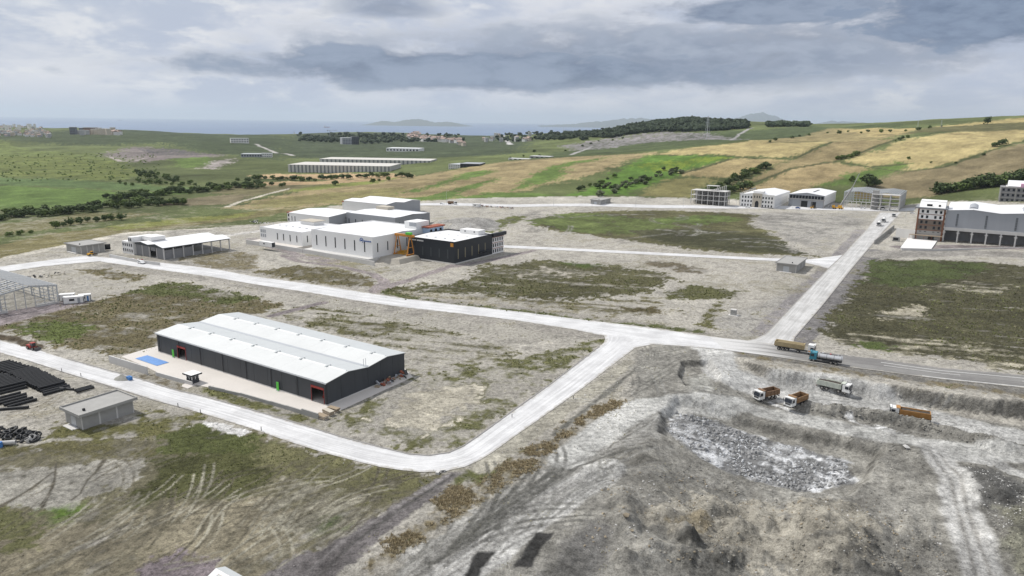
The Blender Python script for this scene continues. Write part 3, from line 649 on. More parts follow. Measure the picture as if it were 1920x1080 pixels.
for off in (-9, 9):
    strip([(1750 + off, 850), (1790 + off, 900), (1812 + off, 980), (1845 + off * 1.6, 1080)], .7, (.30, .29, .27), low=True, amp=.2)
strip([(800, 1120), (960, 1000), (1080, 915), (1140, 882)], 8, (.46, .452, .43), amp=.6, soft=.7)
ruts(LP((1400, 725), (1600, 745), (1920, 815), (1920, 825), (1600, 760), (1450, 752)), 9, rad(-14), .15, 12, 30, (.27, .265, .25), .2)
for o in (-28, -12, 6, 22): strip([(820 + o, 1080), (960 + o, 985), (1090 + o * .6, 900)], .45, (.29, .28, .26), amp=.2)
ruts(PX((800, 1085), (960, 985), (1100, 890), (1140, 890), (990, 1010), (880, 1085)), 14, rad(57), .05, 16, 36, (.22, .216, .20), .3)
ruts(PX((760, 1060), (960, 930), (1060, 880), (960, 960), (800, 1085)), 12, rad(57), .05, 16, 36, (.10, .098, .088), .4)
paint([(962, 1064), (1004, 1000), (1036, 1004), (996, 1064)], (.045, .044, .042), amp=.5, soft=.4)
paint([(862, 1090), (896, 1036), (926, 1037), (894, 1090)], (.048, .047, .045), amp=.5, soft=.4)
strip([(-20, 631), (24, 637), (68, 651)], 4, (.10, .08, .055), amp=1.0, soft=.6)
# -- dirt tracks left and back
strip([(-200, 520), (0, 487), (150, 456), (235, 438), (330, 432), (480, 424), (530, 418)], 7, (.46, .43, .37), amp=1)
strip([(420, 442), (520, 428), (560, 424)], 9, (.5, .48, .45), amp=1)
strip([(425, 388), (450, 378), (500, 365), (540, 355)], 5, (.5, .46, .38), amp=.6)
strip([(200, 290), (225, 305), (255, 304), (275, 300)], 7, (.34, .3, .28), amp=1)
strip([(480, 271), (510, 281), (550, 292)], 9, (.4, .38, .36), amp=1)
strip([(940, 252), (950, 262), (958, 272)], 14, (.45, .44, .43), amp=1)
strip([(1410, 240), (1385, 252), (1370, 262)], 8, (.3, .29, .28), amp=1)
strip([(1070, 290), (1095, 280), (1110, 274)], 8, (.32, .31, .3), amp=1)
for q in ([(700, 548), (720, 528), (700, 515), (640, 500), (560, 490), (530, 478)], [(700, 545), (760, 528), (830, 505), (850, 497)], [(850, 500), (930, 486), (1000, 470)]):
    strip(q, 4.5, (.255, .225, .22), amp=1.0, dens=.9)
strip([(470, 448), (560, 480), (620, 490)], 8, (.27, .24, .235), amp=2, dens=.7)
strip([(510, 592), (560, 580), (605, 568)], 4, (.21, .185, .185), amp=.4)
paint([(-120, 600), (0, 585), (112, 566), (170, 566), (120, 580), (60, 596), (0, 612), (-120, 625)], (.27, .235, .235), amp=1)
for q in ([(1225, 291), (1360, 292), (1420, 297), (1490, 296)], [(1490, 296), (1560, 268)], [(1275, 325), (1370, 298)], [(1580, 305), (1690, 323), (1770, 316), (1850, 287), (1940, 262)], [(1640, 312), (1700, 308)], [(1440, 268), (1560, 266)], [(1400, 346), (1480, 319), (1570, 303)], [(1600, 292), (1680, 263), (1760, 250)]):
    strip(q, 5, (.07, .075, .035), amp=1.6, soft=1.2)
far_ = sstep(330, 500, VY)
C *= (1 + far_ * (.16 * N3 + .14 * N1 + .12 * NL))[:, None]
nf_ = (VY > 70) * (1 - sstep(560, 700, VY))
C *= (1 + nf_ * (0.20 * N4 + 0.15 * N2 + 0.08 * N1 + 0.13 * NS * (0.4 + low_mask(VX, VY))))[:, None]
C *= (.98 - .08 * low_mask(VX, VY))[:, None]
C = np.clip(C, 0.015, 0.8)

me = bpy.data.meshes.new('ground')
me.vertices.add(len(VX)); me.vertices.foreach_set('co', np.stack([VX, VY, VZ], 1).astype(np.float32).ravel())
ii = np.arange(nr * nc).reshape(nr, nc)
quads = np.stack([ii[:-1, :-1], ii[:-1, 1:], ii[1:, 1:], ii[1:, :-1]], -1).reshape(-1, 4)
me.loops.add(quads.size); me.loops.foreach_set('vertex_index', quads.ravel().astype(np.int32))
me.polygons.add(len(quads)); me.polygons.foreach_set('loop_start', (np.arange(len(quads)) * 4).astype(np.int32))
me.polygons.foreach_set('loop_total', np.full(len(quads), 4, np.int32)); me.polygons.foreach_set('use_smooth', np.ones(len(quads), bool))
me.update()
ca = me.color_attributes.new('soil', 'FLOAT_COLOR', 'POINT')
ca.data.foreach_set('color', np.c_[C, np.ones(len(C))].astype(np.float32).ravel())
gm = bpy.data.materials.new('ground_cover'); gm.use_nodes = True
t_ = NT(gm.node_tree); b_ = t_.n['Principled BSDF']
at_ = t_.new('ShaderNodeAttribute', attribute_name='soil')
pos = t_.new('ShaderNodeNewGeometry').outputs['Position']
fa = t_.noise(pos, 0.9, 6, 0.65); fb = t_.noise(pos, 0.16, 5, 0.6)
fc = t_.noise(pos, 3.2, 3, 0.7)
fv = t_.math('ADD', t_.math('MULTIPLY', t_.math('SUBTRACT', fa, .5), 2.0), t_.math('ADD', t_.math('MULTIPLY', t_.math('SUBTRACT', fb, .5), 0.6), t_.math('MULTIPLY', t_.math('SUBTRACT', fc, .5), 1.7)))
hs = t_.new('ShaderNodeHueSaturation'); t_.l.new(at_.outputs['Color'], hs.inputs['Color'])
t_.l.new(t_.math('MAXIMUM', t_.math('ADD', fv, 1.0), .35), hs.inputs['Value'])
t_.l.new(hs.outputs[0], b_.inputs['Base Color'])
b_.inputs['Roughness'].default_value = 0.95; b_.inputs['Specular IOR Level'].default_value = 0.1
bp = t_.new('ShaderNodeBump'); bp.inputs['Strength'].default_value = 1.0; bp.inputs['Distance'].default_value = 0.8
t_.l.new(t_.noise(pos, 0.8, 7, 0.75), bp.inputs['Height']); t_.l.new(bp.outputs[0], b_.inputs['Normal'])
me.materials.append(gm)
g_ = link('ground', me); tag(g_, kind='structure')

# ---- road sheets and kerbs
def roadmat(name, c, c2, dust=None):
    m = bpy.data.materials.new(name); m.use_nodes = True; MATS[name] = m; t = NT(m.node_tree); b = t.n['Principled BSDF']
    ps = t.new('ShaderNodeNewGeometry').outputs['Position']; ac = t.new('ShaderNodeAttribute', attribute_name='lane').outputs['Vector']
    trk = t.noise(t.scalev(ac, 13.0, .03, 1), 1.0, 4, .6); blo = t.noise(ps, .11, 6, .62); fin = t.noise(ps, 1.3, 5, .7)
    f = t.mrange(t.math('ADD', t.math('MULTIPLY', trk, .55), t.math('MULTIPLY', blo, .45)), .36, .64)
    cc = t.mix(f, (*c2, 1), (*c, 1))
    sx_ = t.new('ShaderNodeSeparateXYZ'); t.l.new(ac, sx_.inputs[0]); ed = t.math('ABSOLUTE', t.math('SUBTRACT', sx_.outputs[0], .5))
    edge = t.mrange(t.math('ADD', ed, t.math('MULTIPLY', t.math('SUBTRACT', t.noise(ps, .4, 6, .7), .5), .45)), .40, .52)
    cc = t.mix(t.math('MULTIPLY', edge, .9), cc, (.36, .34, .30, 1))
    if dust:
        sp = t.new('ShaderNodeSeparateXYZ'); t.l.new(ps, sp.inputs[0])
        d = t.mrange(t.math('ADD', sp.outputs[0], t.math('MULTIPLY', t.math('SUBTRACT', t.noise(t.scalev(ac, 7, .03, 1), 1.0, 4, .6), .5), 60)), dust[0], dust[1], 1, 0)
        cc = t.mix(d, cc, (.53, .525, .515, 1))
    h = t.new('ShaderNodeHueSaturation'); t.l.new(cc, h.inputs['Color']); t.l.new(t.math('ADD', t.math('MULTIPLY', t.math('SUBTRACT', fin, .5), .35), 1.0), h.inputs['Value']); t.l.new(h.outputs[0], b.inputs['Base Color'])
    b.inputs['Roughness'].default_value = .92; b.inputs['Specular IOR Level'].default_value = .15
    return m
M_road = roadmat('pale_gravel_road', (.64, .64, .64), (.45, .448, .45))
M_road2 = roadmat('dusty_gravel_road', (.54, .535, .525), (.36, .355, .345))
M_asph = roadmat('worn_asphalt', (.235, .23, .22), (.165, .16, .155), (70, 96))
M_kerb = mat('kerb_concrete', (.27, .26, .25), .9)
M_white = mat('line_paint', (.62, .62, .60), .8, var=.25, scale=.5)
def strip_mesh(name, A, B, dz, m, parent=None):
    n = len(A); mb = MB(); K = 6
    pts = []
    for i in range(n):
        for k in range(K + 1):
            p = A[i] + (B[i] - A[i]) * k / K; pts.append(p)
    pts = np.array(pts); z = base_h(pts[:, 0], pts[:, 1]) + dz
    mb.add(np.c_[pts, z].tolist(), [(i * (K + 1) + k, i * (K + 1) + k + 1, (i + 1) * (K + 1) + k + 1, (i + 1) * (K + 1) + k) for i in range(n - 1) for k in range(K)])
    o = mb.build(name, m, parent, smooth=True)
    la = o.data.attributes.new('lane', 'FLOAT_VECTOR', 'POINT'); al = np.r_[0, np.cumsum(np.hypot(*np.diff((A + B) / 2, axis=0).T))]
    la.data.foreach_set('vector', np.array([(k / K, al[i], 0) for i in range(n) for k in range(K + 1)], np.float32).ravel())
    return o
def kerb(name, P, parent, wd=.35, hh=.14, dz=.05):
    mb = MB(); P = np.array(P); T = np.gradient(P, axis=0); T /= np.hypot(T[:, 0], T[:, 1])[:, None] + 1e-9; Nn = np.c_[-T[:, 1], T[:, 0]] * wd / 2
    for i in range(len(P) - 1):
        a, b = P[i], P[i + 1]; na, nb = Nn[i], Nn[i + 1]
        za = hz0(a) - .1; zb = hz0(b) - .1
        mb.hexa([(*(a - na), za), (*(a + na), za), (*(b + nb), zb), (*(b - nb), zb)],
                [(*(a - na), za + hh + dz + .1), (*(a + na), za + hh + dz + .1), (*(b + nb), zb + hh + dz + .1), (*(b - nb), zb + hh + dz + .1)])
    return mb.build(name, M_kerb, parent)
def hz0(p): return float(base_h(np.array([p[0]]), np.array([p[1]]))[0])
ro = {}
for j, (nm, (A, B)) in enumerate(ROADXY.items()):
    m = {'asphalt_road': M_asph, 'side_road': M_road2, 'west_road': M_road}.get(nm, M_road)
    ro[nm] = tag(strip_mesh(nm, A, B, .075 + .006 * j + .012 * (A[:, 1].mean() > 430), m), kind='structure')
A, B = ROADXY['bend_road']
kerb('kerb', A[8:57], ro['bend_road']); kerb('kerb', B[2:20], ro['bend_road'], wd=.25, hh=.06)
A, B = ROADXY['side_road']; kerb('kerb', A[2:30], ro['side_road'], wd=.3, hh=.1); kerb('kerb', B[2:50], ro['side_road'], wd=.3, hh=.1)
A, B = ROADXY['asphalt_road']
def lane(f0_, f1_, i0, i1):
    a = A[i0:i1] + (B[i0:i1] - A[i0:i1]) * f0_; b = A[i0:i1] + (B[i0:i1] - A[i0:i1]) * f1_
    return strip_mesh('road_marking', a, b, .075 + .006 * 6 + .006, M_white, ro['asphalt_road'])
lane(.27, .295, 22, 60); lane(.49, .51, 22, 32); lane(.90, .93, 26, 60); lane(.50, .515, 38, 44)
# ------------------------------------------------------------------ buildings, all on the estate's survey grid
GA = rad(-33.0)                                    # local x runs along the facade, local y runs back
UX = np.array([math.cos(GA), math.sin(GA)]); UY = np.array([-math.sin(GA), math.cos(GA)])
def lay(left, front, right, z=0.0):
    """facade from left corner to front corner, side from front corner to right corner -> location, a, b"""
    L = at(*left, z); Fp = at(*front, z); Rp = at(*right, z)
    a = float((Fp - L)[:2] @ UX); b = float((Rp - Fp)[:2] @ UY)
    o = Fp[:2] - UX * a
    return (o[0], o[1], z), a, b
W_white = mat('white_cladding', (.78, .78, .77), .55, var=.05, scale=.25, streak=True)
W_white2 = mat('white_render', (.74, .735, .72), .8, var=.08, scale=.4)
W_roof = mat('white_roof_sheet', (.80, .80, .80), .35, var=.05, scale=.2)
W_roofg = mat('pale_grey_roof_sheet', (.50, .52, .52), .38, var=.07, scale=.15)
W_roofw = mat('off_white_roof_sheet', (.60, .61, .60), .4, var=.10, scale=.1)
W_dark = mat('anthracite_cladding', (.050, .055, .062), .5, var=.22, scale=.5, streak=True)
W_black = mat('black_cladding', (.022, .026, .032), .45, var=.12, scale=.3, streak=True)
W_grey = mat('grey_cladding', (.24, .25, .265), .5, var=.07, scale=.3, streak=True)
W_lgrey = mat('light_grey_cladding', (.33, .345, .37), .5, var=.06, scale=.3, streak=True)
W_conc = mat('raw_concrete', (.33, .325, .31), .9, var=.18, scale=.5, bump=.2)
W_concp = mat('pale_concrete', (.55, .54, .52), .9, var=.12, scale=.35, streak=True)
W_yard = mat('yard_concrete', (.58, .545, .505), .9, var=.10, scale=.12)
W_steel = mat('galvanised_steel', (.46, .48, .50), .45, .35, var=.1)
W_glass = mat('dark_window_glass', (.018, .022, .03), .12, var=.2, scale=1.5, spec=.6)
W_in = mat('dark_interior', (.03, .03, .03), .9)
W_red = mat('red_paint', (.32, .045, .035), .6)
W_green = mat('bright_green_paint', (.10, .50, .06), .6)
W_orange = mat('orange_paint', (.58, .25, .05), .5)
W_yellow = mat('crane_yellow', (.62, .33, .03), .5)
W_blue = mat('blue_paint', (.06, .19, .45), .6)
W_brick = mat('red_brick', (.20, .092, .055), .9, var=.2, scale=1.2)
W_brown = mat('brown_block', (.17, .14, .115), .9, var=.2, scale=1.0)
W_tan = mat('tan_stone', (.47, .43, .36), .85, var=.1)
W_pink = mat('pink_insulation', (.62, .36, .50), .8)
W_tile = mat('red_roof_tile', (.30, .10, .06), .85, var=.2)
W_wood = mat('weathered_timber', (.30, .24, .17), .9, var=.25)
W_seam = mat('dark_joint', (.02, .02, .022), .8)

def gable_pts(b, h, rise, spans):
    pts = []
    for k in range(spans):
        w_ = b / spans; pts += [(k * w_, h), (k * w_ + w_ / 2, h + rise)]
    return pts + [(b, h)]
def hall(name, label, left, front, right, h, z=0.0, rise=1.2, spans=1, mf=W_white, ms=W_white, mr=W_roof, along='x', parapet=0.0, a=None, b=None, wf=(), ws=(), plinth=None, cat='warehouse', skip=(), group=None):
    loc, A_, B_ = lay(left, front, right, z); a = a or A_; b = b or B_
    o = thing(name, label, cat, loc, GA, group); T = .22
    span = b if along == 'x' else a
    g = gable_pts(span, h, rise, spans)
    flat = [(0, h + parapet), (span, h + parapet)]
    prof = flat if parapet else g
    # walls: front facade y=0, side x=a, back y=b, far end x=0
    def wall(m, kind):
        mb = MB()
        if kind in ('f', 'k'):
            y0 = 0 if kind == 'f' else b - T
            pr = [(0, 0), (a, 0)] + ([(a, h + parapet), (0, h + parapet)] if along == 'x' else [(p[0], p[1]) for p in prof[::-1]])
            mb.prism(pr, 'y', y0, y0 + T)
        else:
            x0 = a - T if kind == 's' else 0
            pr = [(T, 0), (b - T, 0)] + ([(b - T, h + parapet), (T, h + parapet)] if along == 'y' else [(min(max(p[0], T), b - T), p[1]) for p in prof[::-1]])
            mb.prism(pr, 'x', x0, x0 + T)
        return mb.build('wall', m, o)
    if 'f' not in skip: wall(mf, 'f')
    if 's' not in skip: wall(ms, 's')
    if 'k' not in skip: wall(mf, 'k')
    if 'e' not in skip: wall(ms, 'e')
    # roof slopes, each its own sheet
    e = .35 if not parapet else -.25; th = .14
    for i in range(len(g) - 1):
        (p0, z0), (p1, z1) = g[i], g[i + 1]
        lo = (i == 0); hi_ = (i == len(g) - 2)
        s = (z1 - z0) / (p1 - p0)
        if lo: p0 -= e; z0 -= s * e
        if hi_: p1 += e; z1 += s * e
        mb = MB(); q = .02
        L_ = (-e, a + e) if along == 'x' else (-e, b + e)
        def P(c, p, zz): return (c, p, zz) if along == 'x' else (p, c, zz)
        mb.hexa([P(L_[0], p0, z0 + q), P(L_[1], p0, z0 + q), P(L_[1], p1, z1 + q), P(L_[0], p1, z1 + q)],
                [P(L_[0], p0, z0 + q + th), P(L_[1], p0, z0 + q + th), P(L_[1], p1, z1 + q + th), P(L_[0], p1, z1 + q + th)])
        mb.build('roof_sheet', mr, o)
    for (x, z0, ww, hh, m) in wf:
        wq = MB().box(x - ww / 2, x + ww / 2, -.05, .02, z0, z0 + hh).build('window', m, o)
        MB().box(x - ww / 2 - .08, x + ww / 2 + .08, -.09, -.051, z0 - .12, z0 - .005).build('sill', W_seam, wq)
    for (y, z0, ww, hh, m) in ws:
        wq = MB().box(a - .02, a + .05, y - ww / 2, y + ww / 2, z0, z0 + hh).build('window', m, o)
        MB().box(a + .051, a + .09, y - ww / 2 - .08, y + ww / 2 + .08, z0 - .12, z0 - .005).build('sill', W_seam, wq)
    if plinth: MB().box(-.15, a + .15, -.15, b + .15, -.8, .25).build('plinth', plinth, o)
    o['a'] = a; o['b'] = b
    return o, a, b
def slits(n, L, z0, w_, h_, m0=.10, m=W_glass): return [(L * (m0 + (1 - 2 * m0) * k / (n - 1)), z0, w_, h_, m) for k in range(n)]
def text(body, size, m, parent, loc, rot, name='lettering', ext=.02):
    cu_ = bpy.data.curves.new(name, 'FONT'); cu_.body = body; cu_.size = size; cu_.extrude = ext
    tmp = bpy.data.objects.new(name, cu_); col.objects.link(tmp)
    dg = bpy.context.evaluated_depsgraph_get(); me_ = bpy.data.meshes.new_from_object(tmp.evaluated_get(dg))
    bpy.data.objects.remove(tmp); me_.materials.clear(); me_.materials.append(m)
    o = link(name, me_, parent, loc); o.rotation_euler = rot; return o

# ---- big anthracite warehouse with twin gables
loc, wa, wb = lay((298.4, 658.9), (613.7, 760.4), (759.4, 699.5), .12)
wh = thing('warehouse', 'long anthracite warehouse with twin pale gabled roofs and two open doors with red lintels', 'warehouse', loc, GA)
WHH = 6.1; RISE = .95; T = .2
doors = [(wa * .142, wa * .195, 3.6), (wa * .925, wa * .985, 4.0)]
seams = [0, wa * .033, wa * .10, wa * .142, wa * .195] + list(np.linspace(wa * .235, wa * .925, 10)) + [wa * .985, wa]
for i in range(len(seams) - 1):
    x0, x1 = seams[i], seams[i + 1]
    d_ = [d for d in doors if abs(d[0] - x0) < .01]
    mb = MB(); mb.box(x0 + .035, x1 - .035, 0, T, d_[0][2] if d_ else .25, WHH); mb.build('wall_panel', W_dark, wh)
MB().box(0, wa, .06, .12, .3, WHH - .02).v      # (joint backing is laid in pieces round the doors)
for x0, x1 in ((.02, doors[0][0]), (doors[0][1], doors[1][0]), (doors[1][1], wa - .02)): MB().box(x0, x1, .05, .16, 0.0, WHH - .03).build('joint_backing', W_seam, wh)
for x0, x1 in ((0, doors[0][0]), (doors[0][1], doors[1][0]), (doors[1][1], wa)): MB().box(x0, x1, -.06, .045, -.2, .24).build('plinth', W_concp, wh)
for x0, x1, dh in doors:
    MB().box(x0 - .15, x1 + .15, -.10, -.005, dh - .12, dh + .5).build('door_lintel', W_red, wh)
    MB().box(x0 - .16, x0 - .02, -.08, -.003, 0, dh - .13).build('door_jamb', W_red, wh)
    MB().box(x1 + .02, x1 + .16, -.08, -.003, 0, dh - .13).build('door_jamb', W_red, wh)
gp = gable_pts(wb, WHH, RISE, 2)
def gz(y): return float(np.interp(y, [p[0] for p in gp], [p[1] for p in gp]))
sd_y = np.linspace(0, wb, 7)
for xx in (wa - T, 0):
    for i in range(6):
        y0 = sd_y[i] + (.24 if i == 0 else .035); y1 = sd_y[i + 1] - (.035 if i < 5 else .24)
        ks = [y0] + [p[0] for p in gp if y0 < p[0] < y1] + [y1]
        mb = MB(); mb.prism([(y0, .25), (y1, .25)] + [(k, gz(k)) for k in ks[::-1]], 'x', xx, xx + T); mb.build('wall_panel', W_dark, wh)
    mb = MB(); mb.prism([(.25, 0), (wb - .25, 0)] + [(min(max(p[0], .25), wb - .25), p[1] - .05) for p in gp[::-1]], 'x', xx + .05, xx + T - .05); mb.build('joint_backing', W_seam, wh)
MB().box(0, wa, wb - T, wb, 0, WHH).build('wall', W_dark, wh)
MB().box(wa - .12, wa + .06, .05, wb, -.2, .24).build('plinth', W_concp, wh)
for i in range(4):
    (p0, z0), (p1, z1) = gp[i], gp[i + 1]; s = (z1 - z0) / (p1 - p0); e0 = .3 if i == 0 else 0; e1 = .3 if i == 3 else 0
    mb = MB(); n = 12
    for k in range(n):      # the sheets of one slope
        xa = -.3 + (wa + .6) * k / n; xb = -.3 + (wa + .6) * (k + 1) / n - .03
        mb.hexa([(xa, p0 - e0, z0 - s * e0 + .02), (xb, p0 - e0, z0 - s * e0 + .02), (xb, p1 + e1, z1 + s * e1 + .02), (xa, p1 + e1, z1 + s * e1 + .02)],
                [(xa, p0 - e0, z0 - s * e0 + .16), (xb, p0 - e0, z0 - s * e0 + .16), (xb, p1 + e1, z1 + s * e1 + .16), (xa, p1 + e1, z1 + s * e1 + .16)])
    mb.build('roof_sheet', [W_roofw, W_roofg, W_roofw, W_roofg][i], wh)  # slopes alternate a lighter and a darker sheet tone
for r in (0, 1):
    y = wb * (.25 + .5 * r)
    MB().prism([(y - .75, WHH + RISE - .06), (y, WHH + RISE + .30), (y + .75, WHH + RISE - .06), (y, WHH + RISE - .1)], 'x', .4, wa - .4).build('ridge_cap', W_roofg, wh)
    for k in range(7):
        x = wa * (.09 + .135 * k) + (2 if r else 0)
        MB().prism([(y - 1.0, WHH + RISE - .05), (y - .8, WHH + RISE + .36), (y + .8, WHH + RISE + .36), (y + 1.0, WHH + RISE - .05)], 'x', x, x + .55).build('ridge_vent', W_roofg, wh)
MB().prism([(wb / 2 - .5, WHH + .25), (wb / 2 + .5, WHH + .25), (wb / 2 + .3, WHH + .08), (wb / 2 - .3, WHH + .08)], 'x', 0, wa).build('valley_gutter', W_steel, wh)
for k in (-.5, .3): MB().tube((wa - 1, wb / 2 + k, WHH), (wa - 1, wb / 2 + k, WHH + 2.3), .07).build('flue', W_steel, wh)
MB().box(.3, wa - .3, .3, wb - .3, .01, .06).build('floor_slab', W_yard, wh)
MB().box(-.3, wa + .3, -.5, -.32, WHH - .22, WHH - .02).build('gutter', W_steel, wh)
for x in np.linspace(1.2, wa - .3, 8): MB().tube((x, -.12, .2), (x, -.12, WHH - .2), .07, 6).build('downpipe', W_seam, wh)
mb = MB(); mb.box(wa * .94, wa * .95, 3, 4.4, .06, 2.2); mb.box(wa * .935, wa * .948, 2.8, 4.6, .06, .6); mb.build('machine', W_red, wh)
mb = MB(); mb.tube((wa * .962, 3, 1.0), (wa * .962, 6, 1.0), .9, 12); mb.box(wa * .952, wa * .975, 3.2, 5.4, .06, .5); mb.build('mixing_drum', W_white2, wh)
for nm, f in (('standing at the left door', .118), ('standing at the right door', .755)):
    x = wa * f; o = thing('sign_panel', 'bright green upright panel leaning on the anthracite wall, ' + ('close beside a door' if f < .5 else 'midway between the doors and the corner'), 'panel', (loc[0] + UX[0] * x - UY[0] * .5, loc[1] + UX[1] * x - UY[1] * .5, .12), GA)
    MB().box(-.45, .45, -.06, .06, .12, 2.5).build('board', W_green, o); MB().box(-.5, .5, -.25, .2, 0, .12).build('foot', W_steel, o)
# yard slab, its walls, guard booth and what stands on it
mb = MB(); n = len(YARD); mb.add([(p[0], p[1], .10) for p in YARD] + [(p[0], p[1], -.6) for p in YARD], [tuple(range(n))] + [(i, i + n, (i + 1) % n + n, (i + 1) % n) for i in range(n)])
tag(mb.build('concrete_yard', W_yard), kind='structure')
def wallrun(name, label, pts, h, z=0.0, th=.35, m=W_concp, n=4, cat='wall', cap=True, group=None, hs=None):
    """a free-standing wall cast in n lengths"""
    P = resample(np.array([at(*p, z)[:2] for p in pts]), n + 1)
    o = thing(name, label, cat, (P[0][0], P[0][1], z), 0, group); P = P - P[0]
    for i in range(n):
        hh = h if hs is None else hs[i]
        a_ = P[i]; b_ = P[i + 1]; d_ = (b_ - a_) / np.hypot(*(b_ - a_)); nn = np.array([-d_[1], d_[0]]) * th / 2; b2 = b_ - d_ * .03
        MB().hexa([(*(a_ - nn), -.7), (*(b2 - nn), -.7), (*(b2 + nn), -.7), (*(a_ + nn), -.7)], [(*(a_ - nn), hh), (*(b2 - nn), hh), (*(b2 + nn), hh), (*(a_ + nn), hh)]).build('wall_section', m, o)
    return o
wallrun('boundary_wall', 'tall pale concrete wall stepping along the yard near the blue tarpaulin', [(206, 680), (277, 702)], 2.3, n=4)
wallrun('boundary_wall', 'low pale concrete wall running up to the guard booth', [(293, 704), (361, 723)], 1.1, n=5)
wallrun('boundary_wall', 'long low block wall between the yard and the weedy verge', [(392, 729), (450, 742), (520, 762), (597, 786)], 1.0, n=7, m=W_conc, hs=[.9, .8, .9, .9, 1.0, 1.1, 1.5])
p = at(362, 716, .1); gb = thing('guard_booth', 'small dark guard booth with white overhanging roof at the yard gate', 'booth', (p[0], p[1], .1), GA)
MB().box(-1.3, 1.3, -1.1, 1.1, 0, 1.1).build('lower_wall', W_dark, gb)
for x, y in ((-1.2, -1.0), (1.2, -1.0), (-1.2, 1.0), (1.2, 1.0), (0, -1.0), (1.2, 0)): MB().box(x - .09, x + .09, y - .09, y + .09, 1.1, 2.4).build('post', W_white2, gb)
MB().box(-1.1, 1.1, -.99, -.95, 1.15, 2.35).build('window', W_glass, gb); MB().box(1.16, 1.2, -.9, .9, 1.15, 2.35).build('window', W_glass, gb)
MB().box(-1.24, -1.2, -.9, .9, 1.1, 2.4).build('side_wall', W_dark, gb); MB().box(-1.1, 1.1, .95, 1.0, 1.1, 2.4).build('back_wall', W_dark, gb)
MB().box(-2.0, 2.0, -1.7, 1.7, 2.4, 2.65).build('roof', W_white2, gb); MB().box(-2.02, 2.02, -1.72, -1.62, 2.3, 2.72).build('fascia', W_dark, gb); MB().box(1.94, 2.04, -1.6, 1.7, 2.3, 2.72).build('fascia', W_dark, gb)
tp = at(285, 676, .12); tarp = MB(); r_ = np.random.default_rng(3); nx, ny = 24, 8
tarp.add([(-5.8 + 11.6 * i / nx, -1.9 + 3.8 * j / ny, .03 + .06 * r_.random()) for i in range(nx + 1) for j in range(ny + 1)], [(i * (ny + 1) + j, (i + 1) * (ny + 1) + j, (i + 1) * (ny + 1) + j + 1, i * (ny + 1) + j + 1) for i in range(nx) for j in range(ny)])
o = tarp.build('tarpaulin', mat('blue_tarpaulin', (.13, .27, .56), .5, var=.25, scale=.8), loc=(tp[0], tp[1], .12)); o.rotation_euler = (0, 0, GA); tag(o, 'crumpled blue tarpaulin spread flat on the concrete yard', 'tarpaulin')
def pallet(px, py, lab, n, z=.1, s=1.0):
    p = at(px, py, z); o = thing('timber_stack', lab, 'timber', (p[0], p[1], z), GA + rad(random.uniform(-12, 12)), 'timber stacks at the yard corner'); r = random.Random(int(px))
    for k in range(n): MB().box(-1.6 * s + r.uniform(-.2, .2), 1.6 * s + r.uniform(-.2, .2), -.7 * s, .7 * s, .16 * k, .16 * k + .13).build('board', W_wood if k % 3 else W_tan, o)
for a_ in ((604, 783, 5), (616, 776, 7), (625, 770, 6)): pallet(a_[0], a_[1], 'stack of sawn boards at the warehouse front corner', a_[2])

# ---- small flat-roofed concrete plant rooms
def plant_room(label, left, front, right, h, over, z=0.0, bays=3, parapet=.35, group=None, m=W_conc):
    loc, a, b = lay(left, front, right, z); o = thing('plant_room', label, 'building', loc, GA, group)
    for (x0, x1, y0, y1) in ((.2, a - .2, .05, .2), (.2, a - .2, b - .2, b - .05), (.05, .2, .2, b - .2)): MB().box(x0, x1, y0, y1, -.5, h).build('wall', m, o)
    for k in range(bays):
        y0 = b * k / bays + .2; y1 = b * (k + 1) / bays - .2
        MB().box(a - .2, a - .05, y0, y1, -.5, h).build('wall_panel', m, o)
    for k in range(bays + 1):
        y = b * k / bays
        MB().box(a - .25, a + .02, max(y - .2, 0), min(y + .2, b), -.5, h).build('pillar', W_concp, o); MB().box(-.02, .25, max(y - .2, 0), min(y + .2, b), -.5, h).build('pillar', W_concp, o)
    MB().box(a * .35, a * .65, -.03, .045, 0, h * .72).build('door', W_steel, o)
    MB().box(a * .2, a * .8, -1.6, -.1, -.3, .12).build('step', W_concp, o)
    MB().box(-over, a + over, -over, b + over, h, h + .35).build('roof_slab', W_conc, o)
    for (x0, x1, y0, y1) in ((-over, a + over, -over, -over + .22), (-over, a + over, b + over - .22, b + over), (-over, -over + .22, -over + .22, b + over - .22), (a + over - .22, a + over, -over + .22, b + over - .22)):
        MB().box(x0, x1, y0, y1, h + .35, h + .35 + parapet).build('parapet', W_conc, o)
    MB().box(a * .7, a * .7 + .5, b * .12, b * .12 + .5, h + .36, h + .9).build('vent_box', W_seam, o)
    return o
plant_room('long low raw concrete plant room with flat roof beside the pipe stacks', (126.5, 791), (155, 806), (255, 775), 3.4, .8)
plant_room('squat grey concrete plant room at the junction of the cross road', (1456, 507), (1492, 512), (1511, 499), 3.9, .7, parapet=.2)
plant_room('small concrete plant room standing alone by the back road', (1110, 384), (1125, 386), (1143, 382), 4.6, .7, z=0, parapet=.2, bays=2)
plant_room('low concrete plant room at the western road fork', (126, 470), (153, 476), (178, 466), 4.0, .8, parapet=.2, bays=4)
p = at(1375, 591); o = thing('utility_box', 'small concrete utility box on a white base in bare soil', 'utility box', (p[0], p[1], 0), GA)
MB().box(-1, 1, -.8, .8, .15, 2.2).build('housing', W_conc, o); MB().box(-1.7, 1.9, -1.5, 1.4, -.3, .15).build('base', W_concp, o); MB().box(-1.08, 1.08, -.88, .88, 2.2, 2.34).build('lid', W_concp, o)

